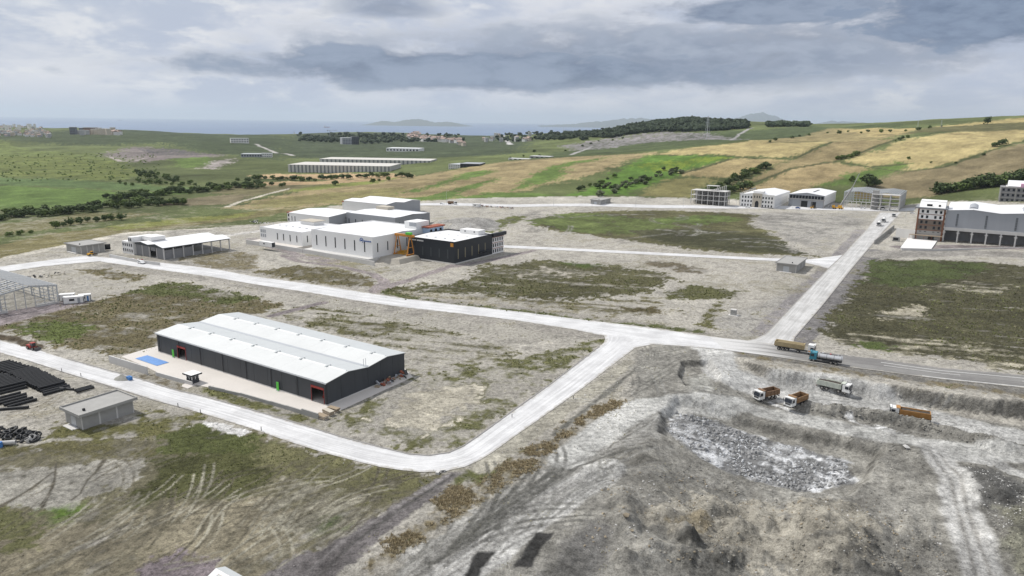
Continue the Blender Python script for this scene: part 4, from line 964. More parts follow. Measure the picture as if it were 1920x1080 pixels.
# ---- white and black halls in the middle
PZ = 2.2
o, a, b = hall('factory_hall', 'tall white hall with six slit windows and a blue round logo above a retaining wall', (591, 465), (699, 483.5), (775, 456), 10.0, PZ, rise=.9, parapet=.7, wf=slits(6, 44, 2.6, .75, 5.4, .09), ws=slits(5, 38, 2.6, .7, 4.6, .10))
W_logo = mat('logo_blue', (.05, .11, .32), .5)
mb = MB(); R_ = 1.35
ring = [(a - 7.6 + R_ * math.cos(t), R_ * math.sin(t) + 8.4) for t in np.linspace(rad(-60), rad(215), 22)]
for i in range(21):
    q = ring[i], ring[i + 1]; c_ = (a - 7.6, 8.4)
    inn = [(c_[0] + (p_[0] - c_[0]) * .72, c_[1] + (p_[1] - c_[1]) * .72) for p_ in q]
    mb.hexa([(q[0][0], -.1, q[0][1]), (q[1][0], -.1, q[1][1]), (inn[1][0], -.1, inn[1][1]), (inn[0][0], -.1, inn[0][1])], [(q[0][0], -.03, q[0][1]), (q[1][0], -.03, q[1][1]), (inn[1][0], -.03, inn[1][1]), (inn[0][0], -.03, inn[0][1])])
mb.build('logo', W_logo, o); MB().box(a - 8.3, a - 6.9, -.1, -.03, 8.1, 8.8).build('logo', W_logo, o)
mb = MB()
for k in range(11): mb.box(a - 5.9 + k * .48, a - 5.9 + k * .48 + .34, -.09, -.03, 7.9, 8.55 if k % 3 else 8.7)
mb.build('lettering', W_logo, o)
MB().box(-.4, a + .4, .05, .12, 10.72, 10.9).build('coping', W_white2, o)
hb = o; wx = a; wy = b
# stair tower and canted office on its far side
MB().box(a - 9, a - .4, b - 12, b - 1, 10.2, 14.6).build('stair_tower', W_white, hb); MB().box(a - 5.4, a - .41, b - 12.05, b - 7, 12.2, 14.2).build('penthouse_window', W_lgrey, hb)
ofc = MB().box(a - .02, a + 4.5, b - 7, b + 6, 0, 11.2).build('office_wing', mat('pale_blue_render', (.45, .58, .75), .8), hb)
MB().box(a - .3, a + 5.2, b - 7.6, b + 6.6, 11.2, 11.9).build('roof_tile_edge', W_tile, ofc)
for k in range(3): MB().box(a + 4.51, a + 4.58, b - 6 + k * 4.2, b - 4.2 + k * 4.2, 8.0, 10.4).build('window', W_glass, ofc)
o, a, b = hall('factory_hall', 'low white hall with four slit windows left of the logo hall', (475, 452), (567, 462), (660, 428), 7.4, 2.0, rise=.7, parapet=.6, b=34, wf=[(x, 2.0, .7, 3.6, W_glass) for x in (15.5, 20.8, 26.4, 32)], ws=slits(4, 32, 2.0, .7, 3.6, .12))
mb = MB(); r_ = random.Random(4)
for i in range(3):
    for j in range(2): MB().box(.8 + i * 1.7, 1.9 + i * 1.7, -.06, .02, 2.2 + j * 2.6, 4.0 + j * 2.6).build('window', W_lgrey, o)
MB().box(a * .30, a * .62, b * .62, b * .86, 7.6, 10.2).build('rooftop_office', W_white2, o)
MB().box(a * .28, a * .64, b * .60, b * .88, 10.2, 10.5).build('rooftop_slab', W_tan, o)
for i in range(5): MB().box(a * (.12 + .16 * i), a * (.12 + .16 * i) + 1.2, b * .3, b * .3 + .9, 7.95, 8.25).build('roof_vent', W_lgrey, o)
wallrun('retaining_wall', 'long white concrete retaining wall below the logo hall', [(568, 474), (702, 498.5)], 2.3, n=9, m=W_concp, th=.5)
wallrun('retaining_wall', 'weathered white concrete retaining wall below the low white hall', [(462, 456), (520, 466), (567, 474)], 2.2, n=7, m=W_concp, th=.5)
def platform(name, pts, z0, z1, m):
    P = PX(*pts); n = len(P); mb = MB(); mb.add([(*p, z1) for p in P] + [(*p, z0) for p in P], [tuple(range(n))] + [(i, i + n, (i + 1) % n + n, (i + 1) % n) for i in range(n)])
    return tag(mb.build(name, m), kind='structure')
def terrace(o, a, b, z1, m, front):
    l0 = np.array(o.location[:2]); C4 = [l0 + UX * i + UY * j for i, j in ((-3, -front), (a + .8, -front), (a + .8, b + 2), (-3, b + 2))]
    mb = MB(); mb.add([(*p, z1) for p in C4] + [(*p, -.6) for p in C4], [(0, 1, 2, 3)] + [(i, i + 4, (i + 1) % 4 + 4, (i + 1) % 4) for i in range(4)])
    return tag(mb.build('hall_terrace', m), kind='structure')
terrace(hb, wx, wy, 2.18, W_concp, 4.2); terrace(o, a, b, 1.98, W_yard, 5.0)
p = at(502, 462, 2); o = thing('container', 'white office container with dark end parked before the low white hall', 'container', (p[0], p[1], 2.0), GA)
MB().box(-5.5, 5, -1.2, 1.2, .1, 2.7).build('shell', W_white2, o); MB().box(5, 5.06, -1.1, 1.1, .2, 2.6).build('end_door', W_glass, o); MB().box(-5.5, 5, -1.1, 1.1, 0, .1).build('skid', W_seam, o); MB().box(-2, -1, -1.26, -1.19, 1.2, 2.0).build('window', W_glass, o)
o, a, b = hall('factory_hall', 'black clad hall with white roof, orange square badge and white lettering', (767, 482), (852.5, 495), (916, 476), 10.6, .3, rise=.5, parapet=.8, mf=W_black, ms=W_black, plinth=W_concp,
               wf=slits(5, 31, 2.2, .55, 4.8, .14, mat('tinted_slit_glass', (.07, .08, .085), .2)), ws=slits(5, 30, 2.2, .55, 5.2, .10, mat('gold_slit_glass', (.26, .23, .15), .25)))
MB().box(a - 2.6, a - .7, -.12, -.03, 8.7, 10.6).build('badge', W_orange, o); MB().box(a - 2.0, a - 1.3, -.16, -.125, 9.2, 10.1).build('badge_mark', W_yellow, o)
mb = MB(); x = 1.2
r_ = random.Random(2)
for k in range(17):
    if k in (8,): x += .5; continue
    mb.box(x, x + .38, -.1, -.03, 9.55 if k else 9.4, 10.25 if k else 10.9); mb.box(x + .0, x + .5, -.1, -.031, 9.55, 9.7) if k % 2 else None; x += .56
mb.build('lettering', W_white2, o)
bk = o
MB().box(-.3, a + .5, -.25, -.04, 11.1, 11.42).build('parapet_cap', W_black, o)
MB().box(a - 1.0, a + .7, b, b + 13, 8.6 + 1.0, 11.5).build('roof_band', W_black, o)
of2 = MB().box(a - 14, a - .3, b + .02, b + 11.5, -.2, 9.58).build('office_wing', W_white2, o)
for fl in range(3):
    MB().box(a - .32, a - .2, b + .2, b + 11.4, fl * 3.1 + 2.85, fl * 3.1 + 3.1).build('floor_band', W_tile, of2)
    for k in range(5): MB().box(a - .31, a - .24, b + .9 + k * 2.15, b + 2.0 + k * 2.15, fl * 3.1 + .7, fl * 3.1 + 2.5).build('window', W_glass, of2)
MB().box(a * .45, a * .85, b * .80, b * .99, 11.0, 13.4).build('rooftop_room', W_white2, o)
for k in range(2): MB().box(a * (.55 + .2 * k), a * (.55 + .2 * k) + .8, b * .8 - .06, b * .8 - .003, 12.2, 12.9).build('rooftop_window', W_glass, o)
for i in range(4):
    for j in range(2): MB().box(a * (.18 + .2 * i), a * (.18 + .2 * i) + 1.1, b * (.22 + .33 * j), b * (.22 + .33 * j) + .9, 10.9, 11.25).build('roof_vent', W_lgrey, o)
MB().tube((a * .6, b * .9, 13.4), (a * .6, b * .9, 17), .06).build('mast', W_steel, o)
MB().box(a + .01, a + 1.4, b * .62, b * .92, 3.0, 3.25).build('entrance_canopy', W_black, o); MB().box(a + .01, a + .07, b * .64, b * .9, 0, 3.0).build('entrance_door', W_glass, o)
o, a, b = hall('factory_hall', 'grey hall with white roof standing behind the logo hall', (648, 423), (741, 434), (810, 423), 8.6, 0, rise=1.0, parapet=.5, mf=W_lgrey, ms=W_grey, wf=slits(7, 43, 2.0, .7, 3.2, .06), ws=slits(5, 33, 2.0, .6, 3.6, .14))
MB().box(a + .02, a + .12, b * .55, b * .75, 0, 4.4).build('gate', W_in, o); MB().box(a + .02, a + 2.4, b * .5, b * .8, 4.6, 4.9).build('canopy', W_concp, o)
for k in range(3): MB().box(-3.2, -.05, .3, 5, 1.0 + 2.6 * k, 1.4 + 2.6 * k).build('stair_landing', W_concp, o)
for y in (.5, 4.6): MB().box(-3.1, -2.7, y - .2, y + .2, 0, 8.6).build('stair_column', W_concp, o)
MB().box(a * .05, a * .3, b * .75, b * .95, 9.2, 11.2).build('rooftop_room', W_tan, o)
o, a, b = hall('factory_hall', 'white hall with grey gable end and small tiled office behind the low hall', (533, 419), (617, 427), (662, 415), 7.2, 0, rise=1.3, mf=W_white, ms=W_lgrey, b=34, wf=slits(2, 8, 1.8, .7, 3.2, .3))
MB().box(-6, -.05, 3, 9, 0, 6.4).build('office_wing', W_white2, o); MB().box(-6.4, -.04, 2.6, 9.4, 6.4, 7.0).build('office_roof', W_tile, o)
for k in range(2):
    for f in range(2): MB().box(-5.3 + 2.4 * k, -4.0 + 2.4 * k, 2.93, 2.99, .8 + 3 * f, 2.6 + 3 * f).build('window', W_glass, o)
o, a, b = hall('factory_hall', 'furthest white double-gabled hall of the group with grey end wall', (622, 398), (728, 404), (766, 396), 8.2, 0, rise=1.1, spans=2, mf=W_white, ms=W_lgrey, b=40, a=46)
MB().box(-5, -.05, 3, 8, 0, 6.5).build('office_wing', W_white2, o); MB().box(-5.4, -.04, 2.6, 8.4, 6.5, 7.1).build('office_roof', W_tile, o)
# ---- gantry crane
q0 = np.array(hb.location[:2]); C4 = [q0 + UX * i + UY * j for i, j in ((wx + .8, 5), (wx + 6, 3.5), (wx + 13.5, 5), (wx + 13.5, 40), (wx + .8, 40))]; C5 = [q0 + UX * i + UY * j for i, j in ((wx + .8, .5), (wx + 7, -1), (wx + 16, 3), (wx + 16, 42), (wx + .8, 42))]
mb = MB(); mb.add([(*p_, 2.1) for p_ in C4] + [(*p_, -.3) for p_ in C5], [(0, 1, 2, 3, 4)] + [(i, i + 5, (i + 1) % 5 + 5, (i + 1) % 5) for i in range(5)]); tag(mb.build('earth_bank', mat('bank_soil', (.34, .315, .27), .95, var=.3, scale=.3, bump=.6, bscale=1.2)), kind='structure')
p = q0 + UX * (wx + 1.5) + UY * 17.5; o = thing('gantry_crane', 'orange gantry crane with green trolley between the white and black halls', 'crane', (p[0], p[1], 2.1), GA)
for x in (0, 9.0):
    for s in (-1, 1): MB().beam((x, s * 2.8, .4), (x, s * .5, 9.8), .42, .4).build('leg', W_orange, o)
    MB().beam((x, -3.4, .4), (x, 3.4, .4), .5, .6).build('end_carriage', W_orange, o); MB().beam((x, -1.9, 4.2), (x, 1.9, 4.2), .25, .25).build('cross_tie', W_orange, o)
MB().box(-1.6, 11.6, -.6, .6, 9.8, 11.0).build('girder', W_orange, o)
MB().box(6.5, 9.6, -1.0, 1.0, 11.0, 12.1).build('trolley', W_green, o)
for k, (dx, dy, l) in enumerate(((3, -2, 5), (4.5, 1, 4), (2.2, 3, 6), (6.2, 2, 5), (7.4, 5, 4))):
    q = thing('steel_girder', 'yellow painted steel frame piece lying under the gantry crane', 'steel frame', (p[0] + dx * .9, p[1] + dy, 2.1), GA + k * .5, 'steel pieces under the gantry crane')
    for s in (-.8, .8): MB().beam((-l / 2, s, .3 + .3 * k), (l / 2, s, .3 + .3 * k), .3, .3).build('rail', W_yellow, q)
    for j in range(4): MB().beam((-l / 2 + l * j / 3, -.8, .3 + .3 * k), (-l / 2 + l * j / 3, .8, 1.4 + .2 * k), .2, .2).build('brace', W_yellow, q)
# ---- open-sided white-roofed shed in the west
loc, a, b = lay((252, 477), (308, 487), (424, 466), .1); h = 5.9
o = thing('open_shed', 'open-sided concrete column shed with white saw-tooth roof and unfinished white office', 'shed', loc, GA)
for k in range(8):
    y = b * k / 7; MB().box(a - .5, a, max(0, y - .25), max(0, y - .25) + .5, -.5, h).build('column', W_concp, o); MB().box(0, .5, max(0, y - .25), max(0, y - .25) + .5, -.5, h).build('column', W_concp, o)
for k in range(1, 4): MB().box(a * k / 4 - .25, a * k / 4 + .25, 0, .5, -.5, h + .6).build('column', W_concp, o)
for k in range(4):
    if k != 2: MB().box(a * k / 4 + .3, a * (k + 1) / 4 - .55, .15, .3, -.5, h * .97).build('block_wall', mat('grey_block', (.22, .22, .225), .9), o)
MB().box(a * .55, a * .7, .15, .3, h * .6, h * .97).build('block_wall', MATS['grey_block'], o)
for k in range(7): MB().box(a - .4, a - .3, b * k / 7 + .3, b * (k + 1) / 7 - .3, -.4, h * (.8 if k < 3 else .3)).build('block_wall', MATS['grey_block'], o) if k < 5 else None
MB().box(0, .2, .5, b, -.4, h).build('far_wall', MATS['grey_block'], o); MB().box(.3, a - .6, .4, b, -.45, -.02).build('floor_slab', W_conc, o)
prof = [(0, h + .5), (a * .25, h + 1.5), (a * .5, h + .6), (a * .75, h + 1.6), (a, h + .2)]
for i in range(4):
    (x0, z0), (x1, z1) = prof[i], prof[i + 1]; e0 = .6 if i == 0 else 0; e1 = .6 if i == 3 else 0
    MB().hexa([(x0 - e0, -.6, z0), (x1 + e1, -.6, z1), (x1 + e1, b + .6, z1), (x0 - e0, b + .6, z0)], [(x0 - e0, -.6, z0 + .15), (x1 + e1, -.6, z1 + .15), (x1 + e1, b + .6, z1 + .15), (x0 - e0, b + .6, z0 + .15)]).build('roof_sheet', W_roof, o)
mb = MB(); mb.prism([(0, h - .3), (a, h - .3)] + [(p_[0], p_[1] - .02) for p_ in prof[::-1]], 'y', -.1, .1); mb.build('gable_fascia', W_dark, o)
MB().box(a - .5, a + .05, 0, b, h - .3, h + .15).build('eaves_beam', W_dark, o)
of = MB().box(-11, -.3, -1, 9, -.3, 6.4).build('office_block', W_white2, o); MB().box(-4.2, -.2, -1.3, 10.6, 6.4, 9.2).build('office_upper', W_white2, o); MB().box(-.18, 9, 4, 12, h + 1.6, h + 3.6).build('office_upper', W_white2, o)
for f in range(2):
    for k in range(5): MB().box(-10.4 + 2.05 * k, -9.4 + 2.05 * k, -1.07, -.98, .9 + 3 * f, 2.5 + 3 * f).build('window', W_glass, of)
for k in range(2): MB().box(-3.6 + 1.7 * k, -2.6 + 1.7 * k, -1.37, -1.28, 7.0, 8.6).build('window', W_glass, of)
wallrun('forecourt_wall', 'pale concrete forecourt wall in front of the open shed', [(206, 482), (255, 492), (300, 498)], 1.6, n=5, th=.4)
def stackthing(name, label, cat, px, py, parts, rot=0.0, z=0.0, group=None):
    p = ground(px, py) if z is None else at(px, py, z); o = thing(name, label, cat, (p[0], p[1], p[2]), GA + rot, group)
    for (nm, box_, m) in parts: MB().box(*box_).build(nm, m, o)
    return o
stackthing('container', 'dark open-framed container beside the western plant room', 'container', 190, 468, [('frame_post', (-4.5, -4.1, -1.2, -.8, 0, 2.6), W_seam), ('frame_post', (4.1, 4.5, -1.2, -.8, 0, 2.6), W_seam), ('frame_post', (-.2, .2, -1.2, -.8, 0, 2.6), W_seam), ('roof', (-4.5, 4.5, -1.2, 1.2, 2.6, 2.8), W_seam), ('back_wall', (-4.5, 4.5, .9, 1.2, .1, 2.6), W_glass), ('floor', (-4.5, 4.5, -1.2, 1.2, 0, .12), W_seam)], rad(60))
for (px, py, l, lab, rr) in ((127, 563, 5.2, 'white site cabin set back behind the other cabins', 55), (139, 568, 7.0, 'long white site cabin beside the steel frame hall', 58), (160, 564, 4.2, 'short white site cabin with a blue end nearest the weeds', 58)):
    stackthing('site_cabin', lab, 'cabin', px, py, [('shell', (-l / 2, l / 2, -1.2, 1.2, .15, 2.6), W_white2), ('roof_rim', (-l / 2 - .06, l / 2 + .06, -1.26, 1.26, 2.6, 2.75), W_white), ('corner_post', (-l / 2 - .05, -l / 2 + .12, -1.25, -1.1, 0, 2.6), W_seam), ('corner_post', (l / 2 - .12, l / 2 + .05, -1.25, -1.1, 0, 2.6), W_seam),
                ('window', (-l * .2, l * .05, -1.24, -1.19, 1.1, 2.0), W_glass), ('door', (l * .2, l * .33, -1.24, -1.19, .2, 2.2), W_blue if l < 5 else W_lgrey), ('skid', (-l / 2, l / 2, -1.1, 1.1, 0, .14), W_seam)], rad(rr))

# ---- galvanised steel frame hall at the western edge
R_ = at(111, 568); b = 40.0; L_ = 58.0; o2 = R_[:2] - UY * b - UX * L_
o = thing('steel_frame_hall', 'bare galvanised steel frame of a two-span hall under construction', 'steel frame', (o2[0], o2[1], 0), GA); h = 7.0
NB = 9
for i in range(NB):
    x = L_ * i / (NB - 1)
    for y in (0.2, b / 2, b - .2): MB().beam((x, y, -.3), (x, y, h), .45, .35).build('column', W_steel, o)
    for s in (0, 1):
        y0 = b / 2 * s; MB().beam((x, y0, h), (x, y0 + b / 4, h + 1.5), .25, .5).build('rafter', W_steel, o); MB().beam((x, y0 + b / 4, h + 1.5), (x, y0 + b / 2, h), .25, .5).build('rafter', W_steel, o)
for k in range(37):
    y = b * k / 36; t_k = (y % (b / 2)) / (b / 2); zz = h + .35 + 1.5 * (1 - abs(2 * t_k - 1)); MB().beam((-.3, y, zz), (L_ + .3, y, zz), .28, .22).build('purlin', W_steel, o)
MB().beam((0, b / 2, h + .5), (L_, b / 2, h + .5), 1.1, .2).build('valley_gutter', W_roof, o)
for k in range(12):
    y = b * (k + .5) / 12; MB().beam((L_, y, -.3), (L_, y, h + .6), .22, .22).build('gable_post', W_steel, o)
for zz in (1.2, 2.6, 4.0, 5.4):
    MB().beam((L_ + .15, 0, zz), (L_ + .15, b * .55, zz), .12, .2).build('girt', W_steel, o); MB().beam((L_ + .15, b * .8, zz), (L_ + .15, b, zz), .12, .2).build('girt', W_steel, o); MB().beam((0, b, zz), (L_, b, zz), .12, .2).build('girt', W_steel, o); MB().beam((0, 0, zz), (L_, 0, zz), .12, .2).build('girt', W_steel, o)
MB().box(L_ - .2, L_ + .2, 0, b * .55, -.5, .9).build('dwarf_wall', W_concp, o); MB().box(L_ - .2, L_ + .2, b * .8, b, -.5, .9).build('dwarf_wall', W_concp, o)

# ---- back row on the right
def frame_grid(o, a, b, h, nx, ny, floors, m=W_concp, slabs=True, cw=.5):
    for i in range(nx + 1):
        for j in range(ny + 1):
            x = a * i / nx; y = b * j / ny; MB().box(x - cw / 2, x + cw / 2, y - cw / 2, y + cw / 2, -.4, h).build('column', m, o)
    for f in range(1, floors + 1):
        zz = h * f / floors
        MB().box(-.4, a + .4, -.4, b + .4, zz - .35, zz).build('floor_slab', m, o)
loc, a, b = lay((1300, 381), (1358, 387), (1380, 382)); b = 14
o = thing('unfinished_building', 'unfinished three-storey concrete frame with a small penthouse frame on top', 'building', loc, GA)
frame_grid(o, a, b, 13.0, 6, 2, 3); MB().box(0, a, b * .7, b * .72, 0, 12.4).build('back_wall', W_conc, o)
for x in (a * .42, a * .72):
    for y in (4, 9): MB().box(x - .2, x + .2, y, y + .4, 13, 17).build('penthouse_column', W_concp, o)
MB().box(a * .40, a * .74, 3.5, 9.8, 17, 17.4).build('penthouse_slab', W_concp, o)
for s in (0, 1):
    for k in range(9):
        q = np.array(loc[:2]) + UX * (a * .35 + a * .9 * s) + UY * (b + 6 + 6.2 * k)
        c_ = MB().box(-.35, .35, -.35, .35, -.3, 10.6).build('precast_column', W_concp); c_.location = (q[0], q[1], hz1(q[0], q[1]) * .5); c_.rotation_euler = (0, 0, GA)
        MB().box(-.7, .7, -.25, .25, 10.61, 11.2).build('corbel_head', W_concp, c_); tag(c_, 'slender precast concrete column in a row behind the concrete frame', 'column', 'precast columns in rows')
o, a, b = hall('office_factory', 'white three-storey office with stone arched portal fronting a long white hall', (1386, 387), (1450, 391), (1478, 384), 10.8, 0, rise=2.2, b=60, mf=W_white, ms=W_white, along='y', spans=1, cat='office', ws=slits(10, 56, 1.5, .7, 6, .12, W_lgrey))
for k in range(3):
    for j in list(range(4)) + [7, 8, 9, 10]:
        x = a * (.06 + .088 * j); MB().box(x - .6, x + .6, -.57, -.50, .8 + 3.5 * k, 2.6 + 3.5 * k).build('window', W_glass, o)
MB().box(-.1, a * .36, -.5, -.02, -.3, 11.2).build('office_front', W_white2, o); MB().box(a * .64, a + .1, -.5, -.02, -.3, 11.2).build('office_front', W_white2, o)
pt = MB().prism([(a * .365, -.3), (a * .44, -.3)] + [(a * .5 - a * .06 * math.cos(t), 3.4 + 2.6 * math.sin(t)) for t in np.linspace(0, math.pi, 10)] + [(a * .56, -.3), (a * .635, -.3), (a * .635, 12.2), (a * .365, 12.2)], 'y', -1.1, -.1).build('stone_portal', W_tan, o)
MB().box(a * .44, a * .56, -.09, -.03, 0, 5.8).build('entrance_door', W_glass, o)
for k in range(3): MB().box(a * (.41 + .075 * k), a * (.44 + .075 * k), -1.17, -1.08, 8.4, 10.4).build('window', W_glass, pt)
MB().box(a * .36, a * .66, .5, 7, 11.2, 14.2).build('rooftop_room', W_white2, o); MB().box(-.3, a + .3, -.7, -.02, 11.2, 11.6).build('cornice', W_white2, o)
MB().box(-.2, a + .2, -.62, -.51, -.3, .5).build('plinth', W_seam, o)
o, a, b = hall('factory_hall', 'white-roofed hall with dark glazed strip and loading doors on the back road', (1476, 387), (1544, 391), (1569, 380), 11.0, 0, rise=2.0, b=58, mf=W_lgrey, ms=W_white, along='y', ws=slits(9, 56, 3.0, .8, 6, .08, W_grey))
MB().box(.4, a - .4, -.1, -.02, 7.6, 10.4).build('glazed_strip', W_glass, o)
for k in range(12): MB().box(.5 + (a - 1) * k / 11 - .1, .5 + (a - 1) * k / 11 + .1, -.2, -.11, 7.5, 10.5).build('mullion', W_steel, o)
MB().box(-.3, a + .3, -1.2, -.02, 6.7, 7.4).build('canopy', W_conc, o); MB().box(a * .36, a * .54, -.1, -.02, 0, 5.6).build('loading_door', W_in, o); MB().box(a * .64, a * .78, -.1, -.02, 0, 5.2).build('loading_door', W_in, o)
MB().box(a + .02, a + .1, .5, b - .5, -.3, 2.4).build('dado_wall', W_conc, o)
for k in range(4): MB().box(a * (.02 + .32 * k), a * (.02 + .32 * k) + .4, -.5, -.11, -.3, 6.7).build('pilaster', W_conc, o)
MB().box(a * .55, a * .62, 14, 40, 12.6, 12.9).build('roof_light', W_glass, o)
loc, a, b = lay((1577, 389), (1684, 396), (1706, 386)); b = 62; h = 13.6
o = thing('frame_hall', 'half-built hall with steel lattice roof and open concrete office frame', 'steel frame', loc, GA)
x0 = a * .52
for i in range(4):
    for j in range(3): MB().box(x0 + (a - x0) * i / 3 - .35, x0 + (a - x0) * i / 3 + .35, 8 * j / 2 - .3, 8 * j / 2 + .3, -.3, h).build('column', W_concp, o)
for f in range(1, 5): MB().box(x0 - .4, a + .4, -.4, 8.5, h * f / 4 - .5, h * f / 4).build('floor_slab', W_concp, o)
MB().box(x0, x0 + 5, 2.5, 6, 0, h + 3).build('stair_core', W_conc, o)
MB().box(a - .3, a, 9, b, -.3, h * .5).build('side_wall', W_conc, o); MB().box(a - .25, a, 9, b, h * .5, h).build('side_cladding', W_lgrey, o)
for i in range(10):
    y = 8 + (b - 8) * i / 9
    for x in (.3, x0): MB().beam((x, y, -.3), (x, y, h - .5), .5, .5).build('column', W_concp if i % 2 else W_steel, o)
    for s in range(2):
        xa = s * x0; xb = x0 if s == 0 else a; xm = (xa + xb) / 2
        MB().beam((xa, y, h - .4), (xm, y, h + .9), .35, .5).build('rafter', W_steel, o); MB().beam((xm, y, h + .9), (xb, y, h - .4), .35, .5).build('rafter', W_steel, o)
for k in range(25):
    x = a * k / 24; t_k = (x / x0) if x < x0 else (x - x0) / (a - x0); zz = h - .1 + 1.3 * (1 - abs(2 * t_k - 1)); MB().beam((x, 8, zz), (x, b, zz), .6, .2).build('purlin', W_roofg, o)
for k in range(9): MB().beam((x0 * k / 9, 8, 5), (x0 * k / 9, 8, h), .35, .35).build('gable_post', W_steel, o)
for zz in (7.5, 9.5, 11.5): MB().beam((0, 8, zz), (x0, 8, zz), .2, .3).build('girt', W_steel, o)
for k in range(6): MB().beam((x0 * k / 6, .2, -.3), (x0 * k / 6, .2, 5.6), .5, .5).build('front_post', W_concp, o)
MB().box(0, x0, 0, .5, 5.6, 6.2).build('front_beam', W_concp, o); MB().box(2, x0 - 2, b - .3, b, 3, 10).build('timber_screen', mat('yellow_board', (.45, .34, .14), .8), o)
# mobile crane
p = at(1572, 392); o = thing('mobile_crane', 'yellow mobile crane with long lattice boom raised beside the frame hall', 'crane', (p[0], p[1], 0), GA)
MB().box(-5, 4, -1.3, 1.3, .7, 1.6).build('chassis', W_yellow, o); MB().box(-5.4, -3.2, -1.2, 1.2, 1.6, 3.1).build('cab', W_yellow, o); MB().box(-.5, 2.6, -1.2, 1.2, 1.6, 3.4).build('slew_house', W_yellow, o)
for x in (-4, -2.4, 1, 2.8):
    for y in (-1.25, 1.25): MB().tube((x, y - .2, .6), (x, y + .2, .6), .6, 10).build('wheel', W_seam, o)
MB().beam((1, 0, 3), (8, 10, 19), .9, .9).build('boom', mat('boom_grey', (.2, .2, .2), .6), o); MB().beam((8, 10, 19), (11.5, 15, 31), .45, .45).build('boom_extension', MATS['boom_grey'], o); MB().tube((11.5, 15, 31), (11.5, 15, 24), .06, 4).build('hoist_rope', W_seam, o)

# ---- brick-framed tower and grey hall on the right
loc, a, b = lay((1714, 448), (1762, 453), (1785, 440)); a = 15.5; dep = 17.0; h = 20.5
o = thing('office_tower', 'six-storey office tower with brick frame, white upper floors and bare block below', 'building', loc, GA)
fl = h / 6
for f in range(6):
    m = W_brown if f in (2, 3) else (W_white2 if f > 3 else W_conc)
    m = {0: W_conc, 1: W_conc, 2: W_brown, 3: W_brown, 4: W_white2, 5: W_white2}[f]
    MB().box(.3, a - .3, .15, dep, f * fl, (f + 1) * fl - .35).build('storey_wall', m, o)
    MB().box(0, a, 0, dep, (f + 1) * fl - .35, (f + 1) * fl).build('floor_band', W_brick if f else W_tile, o)
    if f >= 3:
        for k in (0.14, .32, .62, .80): w_ = MB().box(a * k, a * k + 1.3, .08, .16, f * fl + .7, f * fl + 2.5).build('window', W_glass, o); 
    elif f == 1 or f == 2:
        for k in (0.14, .32, .62, .80): MB().box(a * k, a * k + 1.3, .1, .16, f * fl + (2.1 if f == 1 else .7), f * fl + 2.5).build('window', W_glass, o)
MB().box(a * .5, a * .72, .08, .16, 0, 2.6).build('entrance_door', W_in, o)
for x in (0, a - .9): MB().box(x, x + .9, -.06, .29, 0, h).build('brick_pier', W_brick, o)
MB().box(-1.6, a + 1.0, -1.4, dep + 1, h, h + .9).build('eaves', W_grey, o)
MB().prism([(-.6, h + .9), (4, h + 4.2), (4.5, h + 4.2), (4.5, h + .9)], 'x', .6, a - .4).build('roof_slope', W_white2, o); MB().box(.6, a - .4, 4.6, dep, h + .9, h + 4.6).build('roof_block', W_white2, o)
MB().box(a * .3, a * .5, .35, .6, h + 1.5, h + 3.0).build('roof_window', W_glass, o); MB().box(a * .72, a * .8, .35, .6, h + 1.7, h + 2.9).build('roof_window', W_glass, o)
MB().box(-3, a, -2.6, -.15, 3.2, 3.5).build('scaffold_deck', W_wood, o)
for k in range(5): MB().tube((-2.8 + k * 4.2, -2.4, 0), (-2.8 + k * 4.2, -2.4, 3.2), .08).build('scaffold_pole', W_tile, o)
ho = np.array(loc[:2]) + UX * (a + .3) + UY * 1.2
g = thing('grey_hall', 'large grey clad hall on an open column ground floor, white gabled roofs with barrel skylights', 'warehouse', (ho[0], ho[1], 0), GA)
LX = 86.0; DB = 60.0; h0, h1, h2 = 7.6, 9.6, 20.2; NS_ = 3
MB().box(0, LX, 0, .3, h1, h2).build('cladding', W_lgrey, g); MB().box(0, LX, -.35, .6, h0, h1).build('ring_beam', W_concp, g); MB().box(0, .3, .31, DB, 0, h2).build('end_wall', W_lgrey, g); MB().box(0, LX, 9, 9.4, -.2, h0).build('rear_block_wall', mat('grey_block', (.22, .22, .225), .9), g)
MB().box(0, LX, DB - .3, DB, 0, h2).build('back_wall', W_lgrey, g); MB().box(0, LX, .61, DB - .31, h0 + .2, h0 + .5).build('floor_slab', W_conc, g)
for k in range(12):
    x = .4 + k * 7.6; c_ = MB().box(x - .4, x + .4, -.3, .5, -.4, h0).build('column', W_concp, g); MB().box(x - .9, x + .9, -.25, .45, h0 - 1.7, h0 - 1.1).build('corbel', W_concp, c_)
for k in range(6):
    x = 6.5 + k * 15.5; w_ = MB().box(x - .55, x + .55, -.07, -.003, h1 + .8, h2 - 1.8).build('window', mat('slit_glass_grey', (.13, .14, .15), .3), g)
    for j in range(5): MB().box(x - .6, x + .6, -.12, -.071, h1 + 1.4 + 1.5 * j, h1 + 1.5 + 1.5 * j).build('glazing_bar', W_lgrey, w_)
